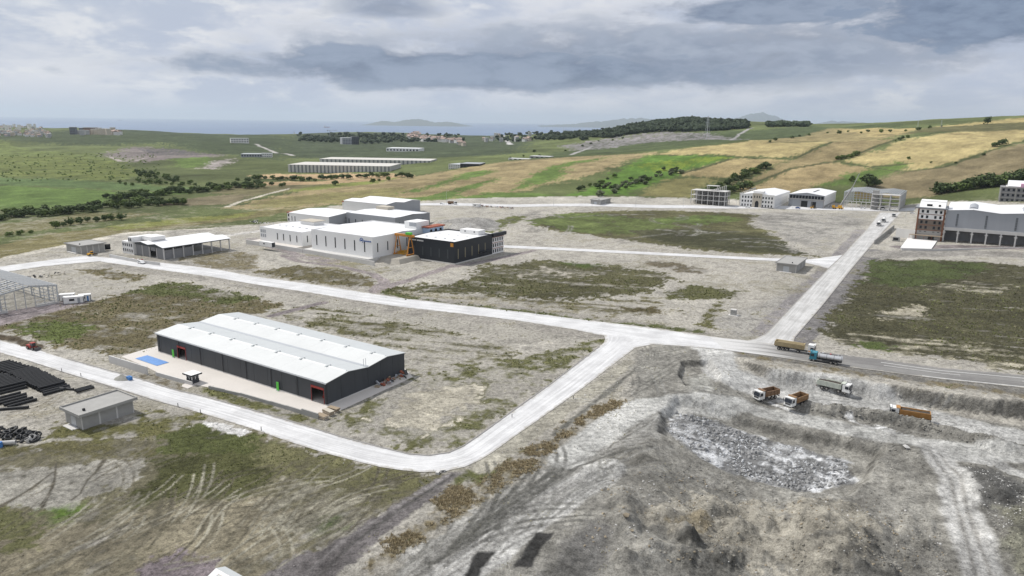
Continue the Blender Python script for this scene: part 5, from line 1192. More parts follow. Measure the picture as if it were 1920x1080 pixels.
for s in range(NS_):
    xa = LX * s / NS_; xb = LX * (s + 1) / NS_; xm = (xa + xb) / 2
    for (p0, z0, p1, z1) in ((xa, h2, xm, h2 + 1.3), (xm, h2 + 1.3, xb, h2)): MB().hexa([(p0 + .03, -.4, z0 + .02), (p1 - .03, -.4, z1 + .02), (p1 - .03, DB, z1 + .02), (p0 + .03, DB, z0 + .02)], [(p0 + .03, -.4, z0 + .17), (p1 - .03, -.4, z1 + .17), (p1 - .03, DB, z1 + .17), (p0 + .03, DB, z0 + .17)]).build('roof_sheet', W_roof, g)
    MB().prism([(xa + .2, h2 - .02), (xb - .2, h2 - .02), (xm, h2 + 1.26)], 'y', -.1, .25).build('gable', W_lgrey, g)
    mb = MB(); mb.prism([(xm + 2.6 * math.cos(t), h2 + .6 + 1.9 * math.sin(t)) for t in np.linspace(0, math.pi, 12)], 'y', 8, 34); mb.build('barrel_skylight', W_lgrey, g)
# its forecourt
def slab_thing(name, label, cat, pts, z0, z1, m):
    P = PX(*pts); c_ = P.mean(0); n = len(P); mb = MB(); mb.add([(*(p - c_), z1) for p in P] + [(*(p - c_), z0) for p in P], [tuple(range(n))] + [(i, i + n, (i + 1) % n + n, (i + 1) % n) for i in range(n)])
    ob = mb.build(name, m, loc=(c_[0], c_[1], 0)); return tag(ob, label, cat)
slab_thing('ramp_cover', 'white sheeted slab sloping in front of the brick-framed tower', 'slab', [(1688, 466), (1703, 446), (1760, 449), (1746, 468)], -.3, .55, W_white2)
wallrun('boundary_wall', 'pale rendered wall left of the brick-framed tower', [(1679, 444), (1714, 449)], 6.0, n=3, th=.4)
wallrun('boundary_wall', 'sloping grey roadside wall beside the side road', [(1639, 458), (1676, 428)], 2.6, n=6, th=.4, m=W_conc)
wallrun('boundary_wall', 'long concrete edge above the dark grassy plot', [(1690, 469), (1760, 470), (1920, 466), (2100, 466)], 1.0, n=14, th=.4, m=W_concp)
stackthing('generator_box', 'grey generator cabinet by the roadside wall', 'generator', 1680, 452, [('housing', (-2, 2, -1.2, 1.2, .2, 2.8), W_conc), ('skid', (-2.1, 2.1, -1.3, 1.3, 0, .2), W_seam), ('louvre', (-1.6, 1.2, -1.26, -1.19, .8, 2.2), W_seam)])
p = ground(1872, 378); o = thing('unfinished_building', 'unfinished grey block building with white roof and pink insulation on the hillside', 'building', (p[0], p[1], p[2] - .5), GA)
MB().box(0, 44, .1, 24, -2, 13).build('block_wall', MATS['grey_block'], o)
for f in range(3):
    MB().box(-.4, 44.4, -.5, .08, f * 4.4 + 4, f * 4.4 + 4.5).build('floor_band', W_conc, o)
    for k in range(12): MB().box(1.5 + k * 3.6, 3.2 + k * 3.6, .0, .09, f * 4.4 + 1.2, f * 4.4 + 3.2).build('window', W_glass, o)
for k in range(5): MB().box(k * 10.8, k * 10.8 + .8, -.6, .09, -2, 13.2).build('column', W_conc, o)
MB().box(14, 44, -.1, 10, 13.6, 16.5).build('insulated_attic', W_pink, o); MB().box(4, 44, 2, 24, 13.02, 13.6).build('roof_deck', W_concp, o); MB().prism([(2, 14), (23, 14), (12.5, 18.5)], 'x', 5, 44).build('roof', W_roof, o)
# ------------------------------------------------------------------ vehicles
V_white = mat('cab_white', (.72, .72, .70), .4, var=.10, scale=1.5); V_glass = mat('cab_glass', (.02, .025, .035), .1, var=.1, spec=.6)
V_tyre = mat('tyre_rubber', (.028, .027, .026), .9, var=.3); V_rim = mat('dusty_rim', (.28, .27, .25), .7); V_ch = mat('chassis_grey', (.075, .075, .075), .8, var=.25)
V_brown = mat('rust_orange_tipper', (.20, .125, .075), .7, var=.3, scale=.8); V_orange = mat('orange_tipper', (.37, .19, .06), .6, var=.2, scale=.8)
V_green = mat('pale_green_tipper', (.50, .53, .46), .6, var=.12); V_tan = mat('tan_trailer', (.42, .34, .20), .7, var=.25); V_teal = mat('teal_cab', (.05, .22, .29), .45, var=.15)
V_tank = mat('steel_tank', (.52, .53, .54), .35, .5, var=.12); V_load = mat('dark_earth_load', (.07, .06, .05), .95, var=.4, scale=1.5)
V_red = mat('light_red', (.35, .02, .02), .4); V_lamp = mat('lamp_lens', (.7, .7, .68), .2)
def wheel(o, x, y, r=.52, wd=.32):
    wq = MB().tube((x, y - wd / 2, r), (x, y + wd / 2, r), r, 14).build('wheel', V_tyre, o)
    s = 1 if y > 0 else -1
    MB().tube((x, y + s * wd / 2 - s * .02, r), (x, y + s * (wd / 2 + .02), r), r * .55, 10).build('rim', V_rim, wq)
def cab(o, xf, m, h=2.9, l=2.1, visor=None):
    c_ = MB().hexa([(xf - l, -1.22, .75), (xf, -1.22, .65), (xf, 1.22, .65), (xf - l, 1.22, .75)], [(xf - l, -1.2, h), (xf - .32, -1.15, h), (xf - .32, 1.15, h), (xf - l, 1.2, h)]).build('cab', m, o)
    MB().hexa([(xf - .10, -1.08, 1.6), (xf + .02, -1.08, 1.6), (xf + .02, 1.08, 1.6), (xf - .10, 1.08, 1.6)], [(xf - .32, -1.02, 2.62), (xf - .20, -1.02, 2.62), (xf - .20, 1.02, 2.62), (xf - .32, 1.02, 2.62)]).build('windscreen', V_glass, c_)
    for s in (-1, 1):
        MB().box(xf - 1.35, xf - .42, s * 1.225 - .02, s * 1.225 + .02, 1.65, 2.5).build('side_window', V_glass, c_)
        MB().box(xf - .25, xf - .05, s * 1.42 - .06, s * 1.42 + .06, 1.7, 2.5).build('mirror', V_ch, c_)
        MB().box(xf + .0, xf + .05, s * .9 - .2, s * .9 + .2, .78, 1.0).build('headlight', V_lamp, c_)
    MB().box(xf - .2, xf + .1, -1.22, 1.22, .40, .66).build('bumper', V_ch, c_)
    MB().box(xf - .02, xf + .05, -.8, .8, 1.05, 1.45).build('grille', V_ch, c_)
    MB().hexa([(xf - .5, -1.1, h + .003), (xf - .35, -1.1, h + .003), (xf - .35, 1.1, h + .003), (xf - .5, 1.1, h + .003)], [(xf - .45, -1.1, h + .22), (xf - .05, -1.1, h + .12), (xf - .05, 1.1, h + .12), (xf - .45, 1.1, h + .22)]).build('sun_visor', m, c_)
def tub(o, x0, x1, m, z0=1.25, z1=2.75, load=.6, half=False):
    t = .09; wt, wl = 1.26, 1.12
    if half: wl = .7
    d_ = MB().box(x0, x1, -wl, wl, z0 - .1, z0).build('tipper_body', m, o)
    for s in (-1, 1):
        MB().hexa([(x0, s * wl - t, z0), (x1, s * wl - t, z0), (x1, s * wl + t, z0), (x0, s * wl + t, z0)], [(x0 + .25, s * wt - t, z1), (x1, s * wt - t, z1), (x1, s * wt + t, z1), (x0 + .25, s * wt + t, z1)]).build('side_board', m, d_)
        for k in range(4):
            x = x0 + .9 + (x1 - x0 - 1.6) * k / 3; MB().hexa([(x, s * (wl + t) + (0 if s > 0 else -.08), z0), (x + .14, s * (wl + t) + (0 if s > 0 else -.08), z0), (x + .14, s * (wl + t) + (.08 if s > 0 else 0), z0), (x, s * (wl + t) + (.08 if s > 0 else 0), z0)],
                [(x, s * (wt + t) + (0 if s > 0 else -.08), z1), (x + .14, s * (wt + t) + (0 if s > 0 else -.08), z1), (x + .14, s * (wt + t) + (.08 if s > 0 else 0), z1), (x, s * (wt + t) + (.08 if s > 0 else 0), z1)]).build('rib', m, d_)
    MB().hexa([(x1 - t, -wl, z0), (x1 + t, -wl, z0), (x1 + t, wl, z0), (x1 - t, wl, z0)], [(x1 - t, -wt, z1 + .25), (x1 + t, -wt, z1 + .25), (x1 + t, wt, z1 + .25), (x1 - t, wt, z1 + .25)]).build('head_board', m, d_)
    MB().hexa([(x0 - t, -wl, z0), (x0 + t, -wl, z0), (x0 + t, wl, z0), (x0 - t, wl, z0)], [(x0 + .2, -wt, z1), (x0 + .38, -wt, z1), (x0 + .38, wt, z1), (x0 + .2, wt, z1)]).build('tail_board', m, d_)
    r = random.Random(int(abs(x0 * 100))); n, q = 10, 4; mb = MB(); zz = z0 + (z1 - z0) * load
    mb.add([(x0 + .35 + (x1 - x0 - .5) * i / n, -wl * 1.0 + 2 * wl * j / q, zz + r.uniform(-.12, .16)) for i in range(n + 1) for j in range(q + 1)], [(i * (q + 1) + j, (i + 1) * (q + 1) + j, (i + 1) * (q + 1) + j + 1, i * (q + 1) + j + 1) for i in range(n) for j in range(q)])
    mb.build('load', V_load, d_)
    return d_
def veh(label, cat, name, front, rear, z, group=None):
    a = at(*front, z); b = at(*rear, z); c_ = (a + b) / 2; d = a - b
    zz = hz1(c_[0], c_[1]) if z < -1 else z
    return thing(name, label, cat, (c_[0], c_[1], zz), math.atan2(d[1], d[0]), group)
def tipper(label, front, rear, z, L, axles, mc, mb_, load=.55, shield=True):
    o = veh(label, 'truck', 'tipper_truck', front, rear, z); xf = L / 2
    MB().box(-L / 2 + .3, xf - .6, -.45, .45, .75, 1.1).build('chassis', V_ch, o)
    cab(o, xf, mc); d_ = tub(o, -L / 2, xf - 2.45, mb_, load=load)
    MB().box(xf - 2.45, xf - 1.5, -1.15, 1.15, 3.0, 3.12).build('cab_shield', mb_, d_)
    for x in axles:
        for s in (-1, 1): wheel(o, xf + x, s * 1.05)
    for s in (-1, 1): MB().box(xf - 3.6, xf - 2.6, s * .95 - .25, s * .95 + .25, .55, 1.0).build('fuel_tank', V_ch, o)
    MB().box(-L / 2 + .02, -L / 2 + .2, -1.1, 1.1, .6, .8).build('rear_bar', V_ch, o)
    for s in (-1, 1): MB().box(-L / 2 - .01, -L / 2 + .015, s * .9 - .15, s * .9 + .15, .82, .98).build('tail_light', V_red, o)
    return o
A4 = (-1.3, -3.0, -6.3, -7.6); A3 = (-1.3, -5.0, -6.3)
tipper('rust-brown tipper truck with white cab, empty tub, at the haul road edge', (1416, 755), (1456, 746), LOWZ, 8.0, A3, V_white, V_brown, .2)
tipper('orange-brown tipper truck with white cab turned towards the pit', (1474, 773), (1508, 760), LOWZ, 8.0, A3, V_white, mat('orange_brown_tipper', (.255, .155, .08), .7, var=.25), .2)
tipper('pale green tipper truck with white cab carrying dark earth', (1586, 743), (1539, 732), LOWZ, 9.2, A4, V_white, V_green, .85)
tipper('long bright orange tipper truck behind the earth berm', (1672, 781), (1738, 792), LOWZ, 9.8, A4, V_white, V_orange, .8)
o = veh('articulated tipper lorry with tan trailer and white cab with orange stripe', 'truck', 'tipper_lorry', (1519, 664), (1460, 654), .12); L = 12.6; xf = L / 2
cab(o, xf, V_white, 3.3); MB().box(xf - 6.2, xf - .6, -.45, .45, .7, 1.0).build('chassis', V_ch, o); tub(o, -L / 2, xf - 3.4, V_tan, 1.3, 2.9, .5, half=True)
for s in (-1, 1): MB().box(xf - 1.9, xf - .2, s * 1.235 - .015, s * 1.235 + .015, 1.05, 1.4).build('orange_stripe', W_orange, o)
for x in (-1.3, -5.0, -8.4, -9.7, -11.0):
    for s in (-1, 1): wheel(o, xf + x, s * 1.05)
MB().box(-L / 2 + .3, -L / 2 + 8, -.5, .5, .85, 1.19).build('trailer_frame', V_ch, o)
o = veh('water tanker lorry with teal cab and bare steel tank', 'truck', 'tanker_lorry', (1521, 675), (1575, 684), .12); L = 9.4; xf = L / 2
cab(o, xf, V_teal, 2.9); MB().box(-L / 2 + .1, xf - .6, -.9, .9, .8, 1.05).build('chassis', V_ch, o)
mb = MB(); n = 16; ys = [(1.2 * math.cos(2 * math.pi * k / n), 2.0 + .82 * math.sin(2 * math.pi * k / n)) for k in range(n)]; mb.prism(ys, 'x', -L / 2, xf - 2.5); tk = mb.build('tank', V_tank, o)
MB().box(-L / 2 + .6, xf - 3.0, -.25, .25, 2.8, 2.88).build('walkway', V_ch, tk)
for k in range(3): MB().tube((-3.4 + 2.2 * k, 0, 2.8), (-3.4 + 2.2 * k, 0, 3.02), .28, 10).build('manhole', V_red if k == 1 else V_tank, tk)
for k in range(4): MB().prism([(p_[0] * 1.012, 2.0 + (p_[1] - 2.0) * 1.015) for p_ in ys], 'x', -L / 2 + .2 + 2.1 * k, -L / 2 + .3 + 2.1 * k).build('tank_band', V_ch, tk)
for x in (-1.3, -6.3, -7.7):
    for s in (-1, 1): wheel(o, xf + x, s * 1.05)
for s in (-1, 1): MB().box(-2.4, 1.0, s * 1.0 - .12, s * 1.0 + .12, .5, .85).build('side_guard', V_ch, o)
def mixer(label, px, py, flip=1):
    p = at(px, py, .1); o = thing('mixer_truck', label, 'truck', (p[0], p[1], .1), rad(57) + (math.pi if flip > 0 else 0)); xf = 4.3
    cab(o, xf, V_white); MB().box(-4, xf - .6, -.5, .5, .8, 1.1).build('chassis', V_ch, o)
    mb = MB(); prof_ = [(-3.6, .55), (-2.6, .95), (-.6, 1.25), (.8, 1.1), (1.8, .5)]
    for (x0, r0), (x1, r1) in zip(prof_, prof_[1:]): mb.tube((x0, 0, 2.35 - .1 * x0), (x1, 0, 2.35 - .1 * x1), r0, 12, r1)
    mb.build('drum', V_white, o); MB().box(-4.4, -3.4, -.5, .5, 2.6, 3.4).build('hopper', V_ch, o)
    for x in (-1.3, -5.6, -6.9):
        for s in (-1, 1): wheel(o, xf + x, s * 1.05)
    return o
mixer('concrete mixer truck leading down the side road', 1648, 423); mixer('concrete mixer truck following close behind on the side road', 1657, 416)
p = at(1676, 406, .1); o = thing('pickup_truck', 'small white lorry on the upper end of the side road', 'truck', (p[0], p[1], .1), rad(57 + 180)); cab(o, 3.2, V_white, 2.5, 1.7); MB().box(-3, 1.4, -1.1, 1.1, .8, 1.7).build('cargo_bed', V_white, o); MB().box(-2.8, 2.6, -.4, .4, .5, .79).build('chassis', V_ch, o)
for x in (-1.9, 2.0):
    for s in (-1, 1): wheel(o, x, s * .95, .42)
def car(label, px, py, m, rot=0.0, z=.1, van=False, group=None):
    p = at(px, py, z); o = thing('parked_car', label, 'car', (p[0], p[1], z), GA + rot, group); h = 1.95 if van else 1.45
    b_ = MB().prism([(-2.15, .35), (2.15, .35), (2.2, .75), (1.3, .92), (.7, h - .05) if van else (.55, h), (-1.9 if van else -1.2, h), (-2.15, .95)], 'y', -.88, .88).build('body', m, o)
    for s in (-1, 1): MB().prism([(-1.7, .98), (1.05, .98), (.5, h - .12), (-1.25, h - .12)], 'y', s * .885 - .01, s * .885 + .01).build('side_window', V_glass, b_)
    MB().hexa([(1.15, -.75, .99), (1.2, -.75, .99), (1.2, .75, .99), (1.15, .75, .99)], [(.6, -.7, h - .1), (.66, -.7, h - .1), (.66, .7, h - .1), (.6, .7, h - .1)]).build('windscreen', V_glass, b_)
    for x in (-1.35, 1.35):
        for s in (-1, 1): wheel(o, x, s * .78, .33, .22)
    return o
C_blue = mat('car_blue', (.04, .10, .28), .35); C_wh = mat('car_white', (.75, .75, .75), .35); C_dk = mat('car_dark', (.03, .03, .035), .3)
car('white car stopped on the main road before the open shed', 265, 494, C_wh); car('white car parked before the stone portal office', 1402, 389, C_wh); car('blue car on the back road by the glazed hall', 1496, 391, C_blue)
car('white van parked beside the mobile crane', 1558, 389, C_wh, van=True); car('white car parked before the half-built hall', 1618, 391, C_wh); car('long dark car parked before the open concrete office frame', 1655, 391, C_dk, van=True)
car('white car parked behind the brick-framed tower', 1711, 401, C_wh); car('white car driving on the back road near the orange lorry', 829, 383, C_wh)
o = veh('orange tipper lorry standing on the far back road', 'truck', 'tipper_truck', (858, 384), (838, 383), .1); cab(o, 4, V_white); tub(o, -4, 1.6, V_brown, load=.3); MB().box(-3.8, 3.4, -.45, .45, .75, 1.1).build('chassis', V_ch, o)
for x in (-3, -1.8, 2.7):
    for s in (-1, 1): wheel(o, x, s * 1.05)
def loader(label, px, py, m, z=.1, rot=0.0, name='wheel_loader'):
    p = at(px, py, z); o = thing(name, label, 'loader', (p[0], p[1], z), GA + rot)
    MB().box(-3.0, .2, -1.0, 1.0, .9, 2.0).build('engine_body', m, o); MB().box(-.6, 1.0, -.8, .8, 1.6, 3.0).build('cab', V_glass, o); MB().box(-.7, 1.1, -.9, .9, 3.0, 3.15).build('cab_roof', m, o)
    for s in (-1, 1): MB().beam((.6, s * .6, 1.4), (3.2, s * .6, .8), .22, .3).build('lift_arm', m, o)
    MB().prism([(3.0, .25), (4.1, .2), (3.6, .9), (3.1, 1.3)], 'y', -1.3, 1.3).build('bucket', V_ch, o)
    for x in (-1.9, 1.5):
        for s in (-1, 1): wheel(o, x, s * 1.0, .72, .5)
    o.scale = (.72, .72, .72); return o
loader('backhoe loader with red canopy cleaning the bend road', 62, 655, W_red, rot=rad(8)); loader('yellow roller loader at the western road fork', 172, 479, W_yellow, rot=rad(100)); loader('dark wheel loader on the back road by the glazed hall', 1524, 391, W_yellow, rot=rad(30))

# ------------------------------------------------------------------ pipes, coils and heaps in the store at the left
V_pipe = mat('black_plastic_pipe', (.020, .021, .023), .55, var=.3); V_cpipe = mat('concrete_pipe_grey', (.48, .47, .45), .9)
def ring_mesh(name, Lp, r, ri, m, n=12):
    mb = MB(); vs = []
    for x in (-Lp / 2, Lp / 2):
        for q in (r, ri): vs += [(x, q * math.cos(2 * math.pi * k / n), r + q * math.sin(2 * math.pi * k / n)) for k in range(n)]
    fs = []
    for k in range(n):
        j = (k + 1) % n; fs += [(k, j, 2 * n + j, 2 * n + k), (n + k, 3 * n + k, 3 * n + j, n + j), (k, n + k, n + j, j), (2 * n + k, 2 * n + j, 3 * n + j, 3 * n + k)]
    return mb.add(vs, fs).mesh(name, m, False)
PIPE = ring_mesh('pipe', 6.6, .36, .31, V_pipe); PIPES = ring_mesh('pipe', 4.4, .30, .25, V_pipe)
rp = random.Random(8); PA = at(116, 725) - at(75.6, 735.6); PANG = math.atan2(PA[1], PA[0])
def pipe_row(p0, p1, n, layers, label, grp, me_=PIPE, r=.36, L=6.6, jig=.12):
    a = at(*p0)[:2]; b = at(*p1)[:2]; ax = np.array([math.cos(PANG), math.sin(PANG)])
    for k in range(layers):
        for i in range(n - k):
            q = a + (b - a) * ((i + .5 * k) / max(n - 1, 1)) + ax * (L / 2 + rp.uniform(-jig, jig) * (1 + k))
            ob = link('pipe', me_, loc=(q[0], q[1], .05 + k * r * 1.74), rotz=PANG + rad(rp.uniform(-.4, .4) * (1 + (k == layers - 1))))
            tag(ob, label, 'pipe', grp)
pipe_row((16, 706), (74, 736), 19, 2, 'black plastic pipe in the long two-layer stack', 'pipes in the long stack')
pipe_row((-30, 692), (14, 707), 9, 2, 'black plastic pipe in the far stack beside the bend road', 'pipes in the far stack')
pipe_row((-46, 722), (-2, 741), 12, 3, 'black plastic pipe in the tall stack next to the coils', 'pipes in the tall stack')
pipe_row((-14, 752), (10, 767), 5, 1, 'black plastic pipe lying loose on the sand before the tall stack', 'loose pipes', jig=.6)
pipe_row((78, 739), (82, 742), 2, 1, 'black plastic pipe fallen beside the long stack', 'fallen pipes', jig=.4)
pipe_row((139, 734), (145, 737), 3, 1, 'short black pipe in the small separate bundle on the sand', 'pipes in the small bundle', PIPES, .30, 4.4)
for (px, py, rr) in ((26, 768, -38), (124, 731, -60)):
    q = at(px, py); tag(link('pipe', PIPE if px < 50 else PIPES, loc=(q[0], q[1], .05), rotz=rad(rr) + PANG), 'black plastic pipe lying askew across the others' if px < 50 else 'short black pipe lying askew between the stacks', 'pipe')
def torus(name, R, r, m, n=16, k=7):
    mb = MB(); vs = [((R + r * math.cos(b_)) * math.cos(a_), (R + r * math.cos(b_)) * math.sin(a_), r + r * math.sin(b_)) for a_ in np.arange(n) * 2 * math.pi / n for b_ in np.arange(k) * 2 * math.pi / k]
    return mb.add(vs, [(i * k + j, ((i + 1) % n) * k + j, ((i + 1) % n) * k + (j + 1) % k, i * k + (j + 1) % k) for i in range(n) for j in range(k)]).mesh(name, m, True)
COIL = torus('pipe_coil', .62, .24, V_pipe)
for k in range(46):
    px = rp.uniform(-20, 74); py = rp.uniform(808, 828) - (px < 30) * 2
    q = at(px, py); ob = link('pipe_coil', COIL, loc=(q[0], q[1], .05 + (.42 if k % 3 == 0 else .0) + (.3 if k % 5 == 0 else 0)), rotz=rp.uniform(0, 6))
    ob.rotation_euler = (rp.uniform(-.7, .7), rp.uniform(-.7, .7), rp.uniform(0, 6)); tag(ob, 'coil of black hose in the jumbled heap of coils', 'hose coil', 'hose coils in the heap')
CP = ring_mesh('concrete_pipe', 3.2, .5, .4, V_cpipe); q = at(15, 834); tag(link('concrete_pipe', CP, loc=(q[0], q[1], .02), rotz=rad(14)), 'pale concrete pipe lying in the sand below the coils', 'pipe')
CR = ring_mesh('concrete_ring', .9, .7, .55, V_cpipe)
for k, (px, py) in enumerate(((48, 829), (60, 826))):
    q = at(px, py); ob = link('concrete_ring', CR, loc=(q[0], q[1], .1), rotz=k + .3); ob.rotation_euler = (0, 1.1 - k * .5, .6 + k); tag(ob, ('tilted pale' if k == 0 else 'dusty flat-lying') + ' concrete manhole ring beside the hose coils', 'concrete ring')
q = at(1, 838); o = thing('water_drum', 'blue plastic drum on the sand by the concrete pipe', 'drum', (q[0], q[1], 0)); MB().tube((0, 0, 0), (0, 0, 1.1), .5, 12).build('barrel', W_blue, o); MB().tube((0, 0, 1.1), (0, 0, 1.2), .44, 12).build('lid', W_blue, o)
def heap(name, label, cat, px, py, r, h, m, z=.1, seed=1, sy=.7):
    p = at(px, py, z); rr = np.random.default_rng(seed); mb = MB(); nR, nA = 8, 22; vs = [(0, 0, h)]
    for i in range(1, nR + 1):
        for k in range(nA):
            a_ = 2 * math.pi * k / nA; q = r * i / nR * (1 + .12 * math.sin(a_ * 3 + seed)); vs.append((q * math.cos(a_), q * sy * math.sin(a_), max(-.1, h * (1 - i / nR) * (1 + .12 * rr.normal())) if i < nR else -.15))
    fs = [(0, 1 + k, 1 + (k + 1) % nA) for k in range(nA)] + [(1 + (i - 1) * nA + k, 1 + i * nA + k, 1 + i * nA + (k + 1) % nA, 1 + (i - 1) * nA + (k + 1) % nA) for i in range(1, nR) for k in range(nA)]
    ob = mb.add(vs, fs).build(name, m, loc=(p[0], p[1], z), smooth=True); ob.rotation_euler = (0, 0, GA); return tag(ob, label, cat)
M_grav = mat('grey_gravel', (.27, .265, .24), .95, var=.35, scale=2.5, bump=.6, bscale=6)
heap('gravel_heap', 'small cone of grey gravel on the road edge beside a blue tank', 'gravel heap', 229, 710, 2.6, 1.3, M_grav)
q = at(243, 712, .1); o = thing('water_tank', 'small blue water tank beside the gravel heap', 'tank', (q[0], q[1], .1), GA); MB().box(-.75, .75, -.5, .5, .08, 1.0).build('tank_body', W_blue, o); MB().box(-.7, .7, -.45, .45, 0, .08).build('skid', V_ch, o); MB().tube((0, 0, 1.0), (0, 0, 1.12), .2, 8).build('cap', W_blue, o)
def junk(label, px, py, w_, d_, n, z=.1, seed=0, name='scrap_heap', cols_=(W_wood, V_ch, W_tile, W_lgrey)):
    p = at(px, py, z); o = thing(name, label, 'scrap', (p[0], p[1], z), GA); r = random.Random(seed)
    for k in range(n):
        a_ = (r.uniform(-w_, w_), r.uniform(-d_, d_), r.uniform(.1, .7)); b_ = (a_[0] + r.uniform(-1.6, 1.6), a_[1] + r.uniform(-.8, .8), r.uniform(.1, 1.5))
        MB().beam(a_, b_, r.uniform(.2, .9), r.uniform(.1, .5)).build('scrap_piece', r.choice(cols_), o)
    return o
junk('row of rusty machine parts and crates along the end wall of the anthracite warehouse', 733, 714, 1.6, 5.5, 34, .12, 3)
junk('line of rubble and boulders behind the steel frame hall', 78, 520, 1.8, 10, 26, .1, 4, cols_=(W_conc, V_ch, W_tan)); junk('heap of scrap vehicles and timber beside the back road', 930, 389, 18, 4, 60, .1, 5)
junk('builders rubble before the open shed', 258, 489, 3, 1.5, 14, .1, 6, cols_=(W_white2, W_tan, W_red)); junk('building materials heaped at the far end of the low white hall', 492, 419, 12, 3, 30, .1, 7, cols_=(W_white2, W_lgrey, V_ch))
stackthing('site_cabin', 'white site cabin beside the scrap heap on the back road', 'cabin', 893, 388, [('shell', (-3, 3, -1.2, 1.2, .15, 2.6), W_white2), ('roof_rim', (-3.06, 3.06, -1.26, 1.26, 2.6, 2.75), W_white), ('skid', (-3, 3, -1.1, 1.1, 0, .14), W_seam), ('window', (-1, .2, -1.24, -1.19, 1.1, 2.0), W_glass)])
p = at(424, 1106); o = thing('white_shelter', 'corner of a small white-roofed shelter beside the churned track', 'shelter', (p[0], p[1], 0), GA)
MB().hexa([(-2.2, -1.6, 2.3), (2.2, -1.6, 2.3), (2.2, 0, 2.9), (-2.2, 0, 2.9)], [(-2.2, -1.6, 2.4), (2.2, -1.6, 2.4), (2.2, 0, 3.0), (-2.2, 0, 3.0)]).build('roof_sheet', W_white2, o); MB().hexa([(-2.2, .02, 2.9), (2.2, .02, 2.9), (2.2, 1.6, 2.3), (-2.2, 1.6, 2.3)], [(-2.2, .02, 3.0), (2.2, .02, 3.0), (2.2, 1.6, 2.4), (-2.2, 1.6, 2.4)]).build('roof_sheet', W_roofg, o); MB().box(-2, 2, -1.4, 1.4, 0, 2.25).build('wall', W_lgrey, o); MB().hexa([(-.9, -1.2, 2.56), (.9, -1.2, 2.56), (.9, -.5, 2.82), (-.9, -.5, 2.82)], [(-.9, -1.2, 2.6), (.9, -1.2, 2.6), (.9, -.5, 2.86), (-.9, -.5, 2.86)]).build('roof_window', W_glass, o)
# boulders and the rubble in the pit
def lump(mb, x, y, z, r, rr):
    """irregular rock of 20 faces"""
    t = (1 + 5 ** .5) / 2; V = np.array([(-1, t, 0), (1, t, 0), (-1, -t, 0), (1, -t, 0), (0, -1, t), (0, 1, t), (0, -1, -t), (0, 1, -t), (t, 0, -1), (t, 0, 1), (-t, 0, -1), (-t, 0, 1)]) / 1.9
    V = V * r * (1 + .28 * rr.normal(size=(12, 1))) * np.array([1, rr.uniform(.7, 1.1), rr.uniform(.5, .85)]) + np.array([x, y, z])
    mb.add(V.tolist(), [(0, 11, 5), (0, 5, 1), (0, 1, 7), (0, 7, 10), (0, 10, 11), (1, 5, 9), (5, 11, 4), (11, 10, 2), (10, 7, 6), (7, 1, 8), (3, 9, 4), (3, 4, 2), (3, 2, 6), (3, 6, 8), (3, 8, 9), (4, 9, 5), (2, 4, 11), (6, 2, 10), (8, 6, 7), (9, 8, 1)])
rr = np.random.default_rng(9)
def rubble(name, poly, n, rmin, rmax, m):
    lo, hi_ = poly.min(0), poly.max(0); P = rr.uniform(lo, hi_, (n * 3, 2)); P = P[poly_sd(P[:, 0], P[:, 1], poly) < -.5]; P = P[fbm(P[:, 0], P[:, 1], 5, 3, len(name)) + rr.normal(0, .25, len(P)) > -.05][:n]; Z = height(P[:, 0], P[:, 1]); mb = MB()
    for (x, y), z in zip(P, Z): lump(mb, x, y, z + .05, rmin + (rmax - rmin) * rr.random() ** 2.5, rr)
    o = mb.build(name, m); return tag(o, kind='stuff')
FLOOR = LP((1262, 800), (1345, 806), (1480, 832), (1590, 866), (1600, 905), (1500, 922), (1330, 885), (1245, 838), z=LOWZ - PIT_D)
rubble('grey_rubble', FLOOR, 900, .12, .7, mat('grey_limestone', (.25, .25, .248), .95, var=.5, scale=1.0, bump=.5)); rubble('white_rubble', FLOOR, 1100, .08, .36, mat('white_limestone', (.5, .51, .52), .9, var=.25, scale=1.0))
LUMPS = LP((1130, 930), (1300, 905), (1480, 940), (1660, 930), (1760, 980), (1790, 1085), (1080, 1085)); rubble('spoil_stones', LUMPS, 500, .08, .3, mat('brown_stone', (.26, .22, .16), .95, var=.4, scale=1.0)); rubble('pale_stones', LUMPS, 300, .06, .22, mat('pale_stone', (.5, .49, .47), .95))
rubble('spoil_stones', LP((1790, 870), (1920, 900), (1960, 1000), (1860, 1000)), 160, .08, .25, MATS['pale_stone'])
rubble('verge_stones', PX((600, 850), (780, 890), (960, 830), (1180, 670), (1230, 660), (1000, 860), (860, 920), (700, 905)), 260, .10, .35, MATS['pale_stone'])
for (px, py, r, lab) in ((1697, 846, .95, 'white boulder on the heap at the haul road fork'), (1172, 990, .7, 'round tan boulder on the spoil heaps')):
    p = ground(px, py); mb = MB(); lump(mb, 0, 0, r * .5, r, rr); ob = mb.build('boulder', MATS['pale_stone'] if px > 1500 else MATS['brown_stone'], loc=tuple(p)); tag(ob, lab, 'boulder')
for k, (px, py) in enumerate(((830, 884), (821, 888))):
    p = at(px, py); o = thing('concrete_block', 'white concrete kerb block with a square hole lying ' + ('by the head of the muddy track' if k == 0 else 'just off the road bend'), 'block', (p[0], p[1], 0), .3 + k); MB().box(-.5, .5, -.35, .35, 0, .5).build('block_body', W_concp, o); MB().box(-.2, .2, -.36, -.351, .12, .38).build('socket', W_seam, o)

